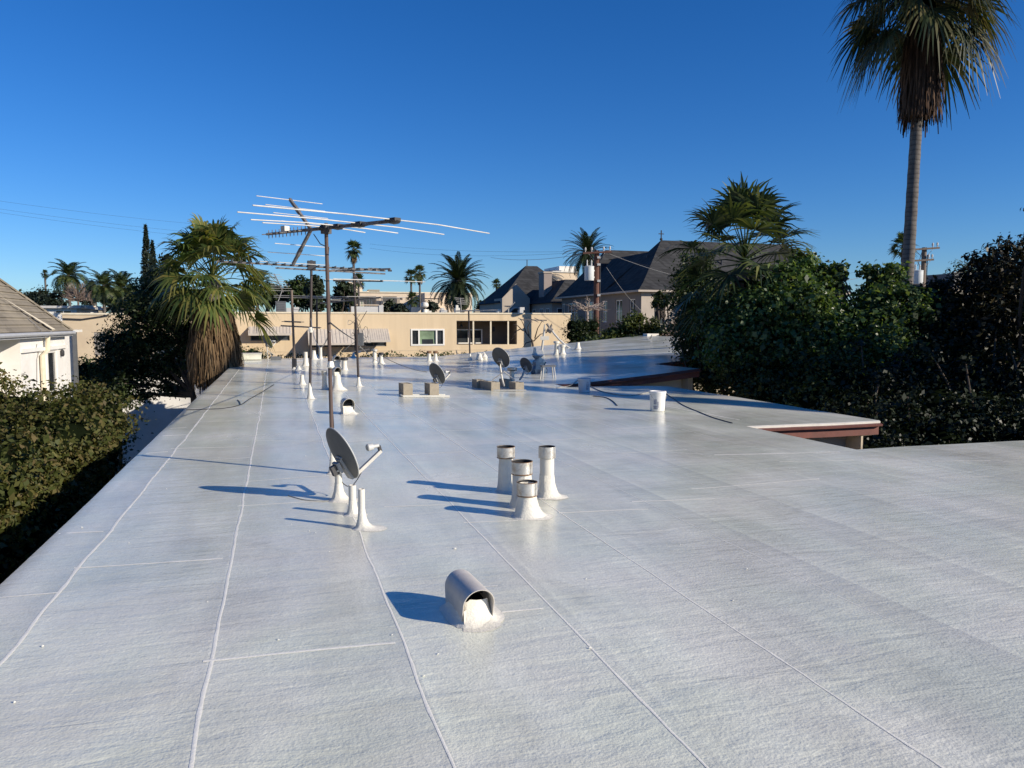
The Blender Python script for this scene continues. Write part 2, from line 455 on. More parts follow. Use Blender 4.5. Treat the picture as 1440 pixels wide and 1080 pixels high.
class MB:
    def __init__(self):
        self.v = []; self.f = []; self.mi = []
        self.cur = 0
    def mat(self, k):
        self.cur = k; return self
    def add(self, vs, fs):
        o = len(self.v)
        self.v.extend([tuple(p) for p in vs])
        for f in fs:
            self.f.append([o + i for i in f]); self.mi.append(self.cur)
        return self
    def poly(self, *pts):
        return self.add(pts, [list(range(len(pts)))])
    def box(self, x0, x1, y0, y1, z0, z1):
        vs = [(x0, y0, z0), (x1, y0, z0), (x1, y1, z0), (x0, y1, z0), (x0, y0, z1), (x1, y0, z1), (x1, y1, z1), (x0, y1, z1)]
        return self.add(vs, [[3, 2, 1, 0], [4, 5, 6, 7], [0, 1, 5, 4], [1, 2, 6, 5], [2, 3, 7, 6], [3, 0, 4, 7]])
    def obox(self, c, ax, ay, az):
        c = Vector(c); ax = Vector(ax); ay = Vector(ay); az = Vector(az)
        vs = []
        for sz in (-1, 1):
            for sx, sy in ((-1, -1), (1, -1), (1, 1), (-1, 1)):
                vs.append(c + ax * sx + ay * sy + az * sz)
        return self.add(vs, [[3, 2, 1, 0], [4, 5, 6, 7], [0, 1, 5, 4], [1, 2, 6, 5], [2, 3, 7, 6], [3, 0, 4, 7]])
    def bar(self, a, b, w, h, up=(0, 0, 1)):
        a = Vector(a); b = Vector(b); d = (b - a)
        L = d.length; d.normalize()
        s = d.cross(Vector(up))
        if s.length < 1e-4: s = Vector((1, 0, 0))
        s.normalize(); u = s.cross(d)
        return self.obox((a + b) / 2, d * L / 2, s * w / 2, u * h / 2)
    def tube(self, pts, r, n=8, cap=True):
        pts = [Vector(p) for p in pts]
        rs = r if isinstance(r, (list, tuple)) else [r] * len(pts)
        o = len(self.v)
        prev = None
        for i, p in enumerate(pts):
            if i == 0: t = pts[1] - pts[0]
            elif i == len(pts) - 1: t = pts[-1] - pts[-2]
            else: t = (pts[i + 1] - pts[i - 1])
            t.normalize()
            if prev is None:
                a = t.cross(Vector((0, 0, 1)))
                if a.length < 0.05: a = t.cross(Vector((1, 0, 0)))
            else:
                a = prev - t * prev.dot(t)
            a.normalize(); prev = a
            b = t.cross(a)
            for k in range(n):
                q = 2 * pi * k / n
                self.v.append(tuple(p + (a * cos(q) + b * sin(q)) * rs[i]))
        for i in range(len(pts) - 1):
            for k in range(n):
                k2 = (k + 1) % n
                self.f.append([o + i * n + k, o + i * n + k2, o + (i + 1) * n + k2, o + (i + 1) * n + k]); self.mi.append(self.cur)
        if cap:
            self.f.append([o + k for k in range(n)][::-1]); self.mi.append(self.cur)
            e = o + (len(pts) - 1) * n
            self.f.append([e + k for k in range(n)]); self.mi.append(self.cur)
        return self
    def lathe(self, c, prof, n=24, jit=0.0, flare=None, cap=False, sx=1.0):
        """profile [(r, z)...] about a vertical axis at c; flare = (angle, amount at the lowest ring)"""
        c = Vector(c); o = len(self.v)
        m = len(prof)
        for i, (r, z) in enumerate(prof):
            for k in range(n):
                q = 2 * pi * k / n
                rr = r
                if jit: rr *= 1 + jit * (random.random() - 0.5) * 2
                if flare:
                    rr += flare[1] * (1 - i / (m - 1)) ** 3 * max(0, cos(q - flare[0])) ** 2
                self.v.append((c.x + rr * cos(q) * sx, c.y + rr * sin(q), c.z + z))
        for i in range(m - 1):
            for k in range(n):
                k2 = (k + 1) % n
                self.f.append([o + i * n + k, o + i * n + k2, o + (i + 1) * n + k2, o + (i + 1) * n + k]); self.mi.append(self.cur)
        if cap:
            e = o + (m - 1) * n
            self.f.append([e + k for k in range(n)]); self.mi.append(self.cur)
        return self
    def build(self, name, mats, parent=None, origin=None, smooth=30):
        me = bpy.data.meshes.new(name)
        ob = bpy.data.objects.new(name, me)
        COL.objects.link(ob)
        if parent is not None:
            base = WL[parent.name]; ob.parent = parent; WL[ob.name] = base
        else:
            base = Vector(origin) if origin is not None else Vector((0, 0, 0))
            ob.location = base; WL[ob.name] = base
        V = np.array(self.v, dtype=float).reshape(-1, 3) - np.array(base)
        me.from_pydata(V.tolist(), [], self.f)
        if not isinstance(mats, (list, tuple)): mats = [mats]
        for m in mats: me.materials.append(m)
        if len(mats) > 1:
            me.polygons.foreach_set('material_index', self.mi)
        if smooth:
            me.polygons.foreach_set('use_smooth', [True] * len(me.polygons))
            me.set_sharp_from_angle(angle=radians(smooth))
        me.update()
        return ob

def npmesh(name, V, Fq, mat, parent=None, origin=None, mi=None):
    """big meshes of quads from arrays"""
    me = bpy.data.meshes.new(name)
    ob = bpy.data.objects.new(name, me)
    COL.objects.link(ob)
    if parent is not None:
        base = WL[parent.name]; ob.parent = parent; WL[ob.name] = base
    else:
        base = Vector(origin) if origin is not None else Vector((0, 0, 0))
        ob.location = base; WL[ob.name] = base
    V = np.asarray(V, dtype=np.float32) - np.array(base, dtype=np.float32)
    n = len(V); k = Fq.shape[1]; nf = len(Fq)
    me.vertices.add(n)
    me.vertices.foreach_set('co', V.ravel())
    me.loops.add(nf * k)
    me.loops.foreach_set('vertex_index', Fq.ravel().astype(np.int32))
    me.polygons.add(nf)
    me.polygons.foreach_set('loop_start', np.arange(0, nf * k, k, dtype=np.int32))
    me.update(calc_edges=True)
    mats = mat if isinstance(mat, (list, tuple)) else [mat]
    for m in mats: me.materials.append(m)
    if mi is not None:
        me.polygons.foreach_set('material_index', np.asarray(mi, dtype=np.int32))
    me.validate()
    return ob

def thing(name, label, cat, loc, group=None):
    o = bpy.data.objects.new(name, None)
    COL.objects.link(o)
    o.empty_display_size = 0.2
    o.location = loc
    WL[o.name] = Vector(loc)
    o['label'] = label; o['category'] = cat
    if group: o['group'] = group
    return o

def tag(o, label, cat, group=None):
    o['kind'] = 'thing'
    o['label'] = label; o['category'] = cat
    if group: o['group'] = group
    return o

def structure(o):
    o['kind'] = 'structure'; return o
# ------------------------------------------------------------------ ground
g = MB()
N = 14
R0 = 1500
xs = [-R0 + 2 * R0 * i / N for i in range(N + 1)]
for i in range(N):
    for j in range(N):
        g.poly((xs[i], xs[j], GROUND), (xs[i + 1], xs[j], GROUND), (xs[i + 1], xs[j + 1], GROUND), (xs[i], xs[j + 1], GROUND))
structure(g.build("ground", M['ground'], smooth=0))

# ------------------------------------------------------------------ the building underfoot
from mathutils import noise as mnoise
XL = -1.68
def roof_z(x, y):
    z = 0.022 * mnoise.noise(Vector((x * 0.22, y * 0.13, 3.1))) + 0.010 * mnoise.noise(Vector((x * 0.7, y * 0.5, 7.7)))
    z += 0.004 * mnoise.noise(Vector((x * 2.2, y * 1.6, 1.7)))
    if y > 18.4:
        k = min(1.0, (y - 18.4) / 0.5)
        z += k * max(0, x - 7.5) * 0.088
    if x < -0.6 :                       # the left edge rolls down a little
        e = max(0, (XL + 0.07 - x)) / 0.07
        z -= 0.012 * e * e
    return z

roof_root = thing("flat_roof_building", "long flat roofed building underfoot with shiny white coated roof and red brown fascia", "building", (2.6, 15.0, GROUND))
RECTS = [(XL, 7.0, -6.0, 37.0), (7.0, 15.0, -6.0, 7.95), (7.0, 9.55, 10.35, 18.1), (7.0, 11.3, 19.0, 21.7), (7.0, 18.6, 21.7, 37.0)]
rb = MB()
def cuts(lo, hi, step):
    n = max(1, round((hi - lo) / step))
    return [lo + (hi - lo) * i / n for i in range(n + 1)]
xcuts = sorted(set([round(v, 3) for v in cuts(XL, XL + 0.24, 0.06) + cuts(XL + 0.24, 7.0, 0.3) + cuts(7.0, 9.55, 0.3) + cuts(9.55, 11.3, 0.35) + cuts(11.3, 15.0, 0.5) + cuts(15.0, 18.6, 0.5)]))
ycuts = sorted(set([round(v, 3) for v in cuts(-6.0, 1.0, 1.0) + cuts(1.0, 7.95, 0.2) + cuts(7.95, 10.35, 0.3) + cuts(10.35, 18.1, 0.3) + cuts(18.1, 19.0, 0.3) + cuts(19.0, 21.7, 0.3) + cuts(21.7, 37.0, 0.45)]))
idx = {}
def shape_xy(x, y):
    # softly rounded outer corners of the wings
    if 7.0 < x <= 9.56 and 10.3 < y <= 18.11 and x > 8.2:
        t = (x - 8.2) / 1.35
        if y > 14: y -= 0.55 * t * t * ((y - 14) / 4.1)
    if x > 7.0 and 6.5 < y <= 7.96:
        y += 0.05 * sin((x - 7.0) * 1.1)
    return x, y
def vid(x, y):
    k = (x, y)
    if k not in idx:
        sx, sy = shape_xy(x, y)
        idx[k] = len(rb.v); rb.v.append((sx, sy, roof_z(sx, sy)))
    return idx[k]
cells = set()
for i in range(len(xcuts) - 1):
    for j in range(len(ycuts) - 1):
        cx = (xcuts[i] + xcuts[i + 1]) / 2; cy = (ycuts[j] + ycuts[j + 1]) / 2
        if any(a < cx < b and c < cy < d for a, b, c, d in RECTS):
            cells.add((i, j))
            rb.f.append([vid(xcuts[i], ycuts[j]), vid(xcuts[i + 1], ycuts[j]), vid(xcuts[i + 1], ycuts[j + 1]), vid(xcuts[i], ycuts[j + 1])]); rb.mi.append(0)

import bisect
def mesh_z(x, y):
    i = max(0, min(len(xcuts) - 2, bisect.bisect(xcuts, x) - 1)); j = max(0, min(len(ycuts) - 2, bisect.bisect(ycuts, y) - 1))
    x0, x1, y0, y1 = xcuts[i], xcuts[i + 1], ycuts[j], ycuts[j + 1]
    u = (x - x0) / (x1 - x0); v = (y - y0) / (y1 - y0)
    q = [roof_z(x0, y0), roof_z(x1, y0), roof_z(x0, y1), roof_z(x1, y1)]
    return (q[0] * (1 - u) + q[1] * u) * (1 - v) + (q[2] * (1 - u) + q[3] * u) * v
# welded seams of the roofing rolls: low white ridges that belong to the roof skin
def ridge(a, b, w=0.022, h=0.007, wig=0.010, fade=False, step=0.09):
    a = Vector((a[0], a[1], 0)); b = Vector((b[0], b[1], 0))
    d = b - a; L = d.length
    if L < 0.05: return
    d.normalize(); s = Vector((d.y, -d.x, 0))
    n = max(2, int(L / step))
    ph = random.random() * 50
    o = len(rb.v)
    for i in range(n + 1):
        t = L * i / n
        off = wig * mnoise.noise(Vector((t * 1.4 + ph, 0, 0))) * 2 + wig * 0.6 * mnoise.noise(Vector((t * 7 + ph, 5, 0)))
        ww = w * (0.7 + 0.8 * abs(mnoise.noise(Vector((t * 5 + ph, 9, 0)))))
        c = a + d * t + s * off
        for q, hh in ((-1, 0), (-0.5, 0.0009), (0.5, 0.0009), (1, 0)):
            p = c + s * q * ww
            rb.v.append((p.x, p.y, mesh_z(p.x, p.y) + (0.0005 if w < .0065 else 0.0010) + hh * min(1, w / .012)))
    for i in range(n):
        for k in range(3):
            rb.f.append([o + i * 4 + k, o + i * 4 + k + 1, o + (i + 1) * 4 + k + 1, o + (i + 1) * 4 + k]); rb.mi.append(1)

SEAMS = [-1.27, -0.32, 0.575, 1.44, 2.25, 3.13, 4.05, 4.95, 5.85]
ridge((-1.30, 0.5), (-1.25, 12.5), 0.013, 0.0035, 0.011); ridge((-1.25, 12.5), (-1.29, 36.5), 0.014, 0.0035, 0.011)
ridge((-0.335, 0.5), (-0.31, 14), 0.0115, 0.0030, 0.007); ridge((-0.31, 14), (-0.36, 36.5), 0.012, 0.003, 0.010)
ridge((0.575, 0.5), (0.57, 15), 0.008, 0.0025, 0.007); ridge((0.57, 15), (0.60, 36.5), 0.009, 0.003, 0.008)
ridge((1.44, 0.5), (1.46, 13), 0.0075, 0.0025, 0.006); ridge((1.46, 13), (1.5, 36.5), 0.008, 0.003, 0.007)
ridge((2.25, 0.5), (2.27, 9), 0.0065, 0.0014, 0.006); ridge((2.27, 9), (2.3, 25), 0.008, 0.0015, 0.007)
ridge((3.13, 3.2), (3.2, 24), 0.0035, 0.001, 0.007)
for x in SEAMS[6:]:
    ridge((x, 4.0), (x + 0.02, 20), 0.003, 0.001, 0.007)
def pr(x0, y0, x1, y1, w=0.011, h=0.0025):
    h = min(h, 0.003); w *= 1.1
    a = G(x0, y0); b = G(x1, y1)
    if a.x < XL + .04: a = a + (b - a) * ((XL + .04 - a.x) / (b.x - a.x))
    ridge(a, b, w, h, 0.008)
pr(104, 797, 313, 786); pr(62, 748, 146, 745); pr(286, 931, 556, 905, 0.014, 0.007); pr(706, 863, 764, 858)
pr(334, 711, 474, 704, 0.010); pr(652, 736, 728, 733); pr(786, 722, 911, 716); pr(888, 706, 1004, 700); pr(972, 687, 1152, 674)
pr(540, 713, 628, 711, 0.008); pr(1004, 640, 1180, 636, 0.018, 0.008); pr(1310, 649, 1392, 648, 0.010); pr(1320, 672, 1390, 670, 0.008)
pr(186, 638, 236, 634); pr(240, 630, 350, 628, 0.009); pr(210, 613, 262, 611); pr(360, 620, 454, 620, 0.009); pr(362, 591, 448, 591, 0.009)
pr(222, 603, 262, 601); pr(268, 575, 296, 574, 0.012); pr(292, 556, 312, 555, 0.012); pr(350, 560, 432, 561, 0.008)
pr(700, 825, 640, 829, 0.007); pr(930, 569, 1040, 590, 0.02, 0.009); pr(1096, 650, 1200, 647, 0.010); pr(890, 631, 1000, 641, 0.008); pr(520, 583, 600, 586, 0.010)
for xa, xb, yy in ((-1.68, -1.27, 5.1), (-1.68, -1.27, 11.9), (-1.68, -1.27, 14.6), (-1.27, -.32, 9.6), (-1.27, -.32, 13.4), (-1.27, -.32, 17.2), (-.32, .57, 8.2), (-.32, .57, 16.4), (-.32, .57, 19.6), (.57, 1.44, 10.6), (.57, 1.44, 14.9), (1.44, 2.25, 9.3), (1.44, 2.25, 13.0), (2.25, 3.13, 11.2), (2.25, 3.13, 14.7), (3.13, 4.05, 9.9), (3.13, 4.05, 13.2), (4.05, 4.95, 8.6), (4.05, 4.95, 12.1), (4.95, 5.85, 10.7), (-1.27, -.32, 20.5), (-.32, .57, 23.5), (.57, 1.44, 18.3), (1.44, 2.25, 17.0)):
    ridge((xa, yy), (xb, yy + random.uniform(-.04, .04)), 0.008, 0.002, 0.008)
# dried drips and scraps of the coating
for px, py in [(115, 740), (60, 910), (20, 990), (830, 915), (1050, 801), (430, 642), (640, 773), (270, 579), (330, 577), (947, 512), (690, 690)]:
    c = G(px, py)
    o = len(rb.v); r = random.uniform(0.006, 0.016)
    z0 = roof_z(c.x, c.y) + 0.004
    for k in range(6):
        rb.v.append((c.x + r * cos(k * pi / 3) * random.uniform(.6, 1.2), c.y + r * sin(k * pi / 3) * random.uniform(.6, 1.2), z0))
    rb.v.append((c.x, c.y, z0 + 0.007))
    for k in range(6):
        rb.f.append([o + k, o + (k + 1) % 6, o + 6]); rb.mi.append(1)
# small ragged drips in the field right of the third seam
for q in range(60):
    x = random.uniform(-1.2, 6); y = random.uniform(3.2, 12)
    o = len(rb.v); r = random.uniform(0.003, 0.007); z0 = roof_z(x, y) + 0.004
    for k in range(5):
        rb.v.append((x + r * cos(k * 1.257), y + r * sin(k * 1.257), z0))
    rb.v.append((x, y, z0 + 0.004))
    for k in range(5):
        rb.f.append([o + k, o + (k + 1) % 5, o + 5]); rb.mi.append(1)
roof_o = rb.build("roof", [M['roof'], M['seam']], roof_root, smooth=50)

# edges: white drip lip, red brown boards, soffit and stucco wall under every boundary edge
lip = MB(); board = MB(); dk = MB(); wall = MB(); soff = MB()
def edges():
    for (i, j) in cells:
        x0, x1, y0, y1 = xcuts[i], xcuts[i + 1], ycuts[j], ycuts[j + 1]
        for (di, dj, a, b, nrm) in ((-1, 0, (x0, y1), (x0, y0), (-1, 0)), (1, 0, (x1, y0), (x1, y1), (1, 0)), (0, -1, (x0, y0), (x1, y0), (0, -1)), (0, 1, (x1, y1), (x0, y1), (0, 1))):
            if (i + di, j + dj) not in cells:
                yield a, b, nrm
for a, b, nr in edges():
    a2 = shape_xy(*a); b2 = shape_xy(*b)
    za = roof_z(*a2); zb = roof_z(*b2)
    n = Vector((nr[0], nr[1], 0))
    A = Vector((a2[0], a2[1], za)); B = Vector((b2[0], b2[1], zb))
    def strip(m, off0, z0, off1, z1):
        m.poly(A + n * off0 + Vector((0, 0, z0)), A + n * off1 + Vector((0, 0, z1)), B + n * off1 + Vector((0, 0, z1)), B + n * off0 + Vector((0, 0, z0)))
    if nr[0] == -1:      # the clean left edge: the coating folds straight over
        strip(lip, 0.0, 0.0, 0.012, -0.06); strip(lip, 0.012, -0.06, 0.012, -0.12)
        strip(board, 0.004, -0.115, 0.004, -0.34); strip(soff, 0.004, -0.34, -0.22, -0.34); woff = -0.22
    else:
        lp = dk if a[1] > 18.5 else lip  # far wing lips coloured dark to stand in for the tree shade there
        strip(lp, 0.0, 0.0, 0.03, -0.012); strip(lp, 0.03, -0.012, 0.03, -0.04)
        strip(dk, 0.03, -0.04, 0.09, -0.052); strip(dk, 0.09, -0.052, 0.085, -0.085); strip(dk, 0.085, -0.085, 0.0, -0.10)
        strip(board, 0.0, -0.10, 0.0, -0.235); strip(soff, 0.0, -0.235, -0.35, -0.25); woff = -0.35
    strip(wall, woff, -0.25, woff, GROUND - za)
lip.build("drip_edge", M['white_pipe'], roof_root, smooth=0)
dk.build("gutter_lip", M['fascia_dk'], roof_root, smooth=0)
board.build("fascia", M['fascia'], roof_root, smooth=0)
soff.build("soffit", M['cream_wall'], roof_root, smooth=0)
wall.build("wall", M['cream_wall'], roof_root, smooth=0)

# raised curb slab at the far left corner of the roof
c = MB(); a = PY(337, 497.5, 36.9); b = PY(368, 500, 36.9)
tag(c.box(XL + 0.05, b.x, 35.6, 36.9, 0.02, 0.24).box(XL + 0.02, b.x + 0.03, 35.57, 36.93, 0.24, 0.28).build("roof_curb", [M['roof']], None, (XL + 0.6, 36.2, 0)), "low raised curb slab coated white at far left corner of roof beside bearded palm", "curb")

# ------------------------------------------------------------------ vents and pipes
def cone(mb, c, r, h, flare=1.9, fa=0.35, amt=0.07, n=20):
    """trowelled mastic collar round a pipe"""
    f = flare - 1
    prof = [(r * flare + 0.018, 0.001), (r * (1 + f * .93), 0.010), (r * (1 + f * .66), h * 0.14), (r * (1 + f * .42), h * .3), (r * (1 + f * .22), h * 0.52), (r * (1 + f * .08), h * 0.8), (r * 1.02, h)]
    mb.lathe(c, prof, n + 8, 0.05, (fa, amt))
SUNSIDE = -0.35
def flue(x, ybase, ytop, r, label, capped=True, capr=1.28, caph=0.105, group="flue pipes on the roof", collar=0.5, rust=True, amt=0.09, fl=1.6):
    c = G(x, ybase); c.z = roof_z(c.x, c.y)
    d = c.x * SINY + c.y * COSY
    h = (ybase - ytop) * d / F * 1.01
    root = thing("flue_pipe", label, "flue pipe", c, group)
    m = MB(); m.tube([c + Vector((0, 0, 0.02)), c + Vector((0, 0, h - caph * 0.5))], r, 22, False)
    m.build("pipe", M['white_pipe'], root)
    k = MB(); cone(k, c, r, h * collar, fl, SUNSIDE, amt)
    k.build("mastic_collar", M['mastic'], root)
    if capped:
        R = r * capr
        m = MB()
        z0, z1 = h - caph, h
        m.lathe(c, [(r * 0.98, z0 + 0.004), (R * 0.99, z0), (R, z0 + 0.004), (R, z0 + caph * .5), (R * 0.995, z1 - 0.003), (R, z1), (R * 0.955, z1), (R * 0.95, z1 - 0.03), (R * 0.94, z0 + 0.02)], 26, 0.006)
        # vertical lap seam of the sheet
        m.bar(c + Vector((R * 0.62, -R * 0.80, z0 + 0.006)), c + Vector((R * 0.62, -R * 0.80, z1 - 0.004)), 0.010, 0.006, (0.6, -0.8, 0))
        cp = m.build("cap", M['galv'], root)
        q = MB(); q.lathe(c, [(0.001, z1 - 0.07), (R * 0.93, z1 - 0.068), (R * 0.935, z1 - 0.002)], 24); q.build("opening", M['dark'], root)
        if rust:
            q = MB(); q.lathe(c, [(R * 0.985, z0 - 0.003), (R * 1.004, z0 + 0.002), (R * 1.004, z0 + 0.005), (R * 1.0, z0 + 0.008)], 26); q.build("rusty_edge", M['rust'], cp)
            q = MB(); q.lathe(c, [(R * 1.003, z1 - 0.003), (R * 1.004, z1 + 0.002), (R * 0.95, z1 + 0.002)], 26); q.build("rusty_rim", M['rust'], cp)
    else:
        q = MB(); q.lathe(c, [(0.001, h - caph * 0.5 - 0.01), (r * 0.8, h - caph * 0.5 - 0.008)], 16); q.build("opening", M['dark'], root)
    return root
flue(711.5, 691, 628, 0.068, "rusty capped white flue pipe at back left of the cluster of four", amt=0.02, fl=1.35, collar=.6)
flue(734, 714, 648.5, 0.080, "widest flue pipe of the cluster of four, its galvanised cap split by a dark seam", amt=0.03, caph=0.11, fl=1.4, collar=.7, capr=1.16)
flue(741, 727, 677.5, 0.068, "shortest flue pipe of the cluster of four, on a rough white mastic cone in front", collar=0.95, caph=0.112, fl=1.75, amt=.085)
flue(769, 700, 628, 0.066, "tallest flue pipe of the cluster of four, clean pale cap, standing apart at right", rust=False, capr=1.2, caph=0.105, collar=0.45, amt=0.075, fl=1.6)

def pipe(x, ybase, ytop, r, label, collar=0.4, flare=2.0, amt=0.06, capped=None, group="small white pipes on the roof", lean=(0, 0), zfix=None, name="vent_pipe"):
    c = G(x, ybase); z = roof_z(c.x, c.y)
    for _ in range(4):
        c = G(x, ybase, z); z = roof_z(c.x, c.y)
    c.z = z
    d = c.x * SINY + c.y * COSY
    h = (ybase - ytop) * d / F
    root = thing(name, label, "vent pipe", c, group)
    top = c + Vector((lean[0], lean[1], h))
    m = MB(); m.tube([c + Vector((0, 0, 0.01)), top], r, 14, False); m.lathe(top, [(r, 0), (r * 0.8, 0.002), (r * 0.78, -0.03)], 14)
    m.build("pipe", M['white_pipe'], root)
    k = MB(); cone(k, c, r, h * collar, flare, SUNSIDE, amt, 16); k.build("mastic_collar", M['mastic'], root)
    if capped:
        m = MB(); m.lathe(top, [(r, -0.08), (r * 1.5, -0.08), (r * 1.5, 0.0), (r * 1.1, 0.012), (0.001, 0.014)], 16)
        m.build("cap", M[capped], root)
    else:
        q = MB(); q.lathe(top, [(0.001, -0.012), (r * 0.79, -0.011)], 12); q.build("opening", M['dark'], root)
    return root
pipe(496, 724, 681, 0.031, "stubby white pipe directly under the rim of the large near dish", 0.5, 1.9, 0.05)
pipe(509, 743, 686, 0.026, "slim white pipe with wide mastic foot, nearest of the three posts at the large dish", 0.5, 2.3, 0.12)
pipe(425, 541, 527, 0.045, "pointed white mastic cone left of the second antenna mast", 0.9, 2.0, 0.05, group=None)
flue(456.5, 548, 521.5, 0.055, "white flue pipe with ribbed galvanised cap between the two nearest antenna masts", group=None, rust=False, collar=0.35)
pipe(484.5, 521, 503, 0.085, "white pipe with dark cap right behind the hooded vent tower", 0.4, 1.5, 0.02, 'black_metal', None)
pipe(430, 515, 495, 0.075, "broad white pipe left of the second mast at the far end of the roof", 0.6, 2.0, 0.05, None, None)
pipe(441.5, 506, 493, 0.08, "white mastic cone just right of the second mast at the far end", 0.85, 2.2, 0.1, None, None)
pipe(451, 505, 488, 0.07, "tall thin white pipe in front of the dark window under the middle awning", 0.3, 1.6, 0.03, None, None)
pipe(527, 510, 491, 0.08, "shaded grey white pipe right of the third antenna mast", 0.25, 1.4, 0.02, 'galv', None)
pipe(536, 512, 496, 0.07, "white pipe with mastic cone right of the shaded grey one near third mast", 0.6, 2.0, 0.08, 'black_metal', None)
pipe(603.5, 508.5, 494, 0.07, "left one of the twin capped pipes below the green blind window", 0.5, 1.8, 0.05, 'rust', "twin capped pipes")
pipe(612.5, 508.5, 494, 0.07, "right one of the twin capped pipes below the green blind window", 0.5, 2.0, 0.08, 'rust', "twin capped pipes")
pipe(782.5, 503, 484, 0.085, "taller white pipe on the far roof before the dark clipped hedge", 0.4, 1.8, 0.05, 'white_pipe', None)
pipe(791, 503, 489.5, 0.085, "shorter white pipe beside the taller one before the dark clipped hedge", 0.5, 1.8, 0.05, 'white_pipe', None)
pipe(812.5, 499.5, 490, 0.08, "small white cone at the foot of the slanting brace on the far roof", 0.9, 2.0, 0.02, None, None)
pipe(752, 502, 492, 0.06, "little white spike pipe left of the leaning antenna pole", 0.8, 2.0, 0.02, None, None)
pipe(917, 497, 486, 0.09, "short white pipe beside the tipped far right dish", 0.2, 1.4, 0.0, None, None)
pipe(419.5, 521, 514, 0.06, "white mastic cone at the foot of the thin fourth mast", 0.9, 2.4, 0.08, None, None)

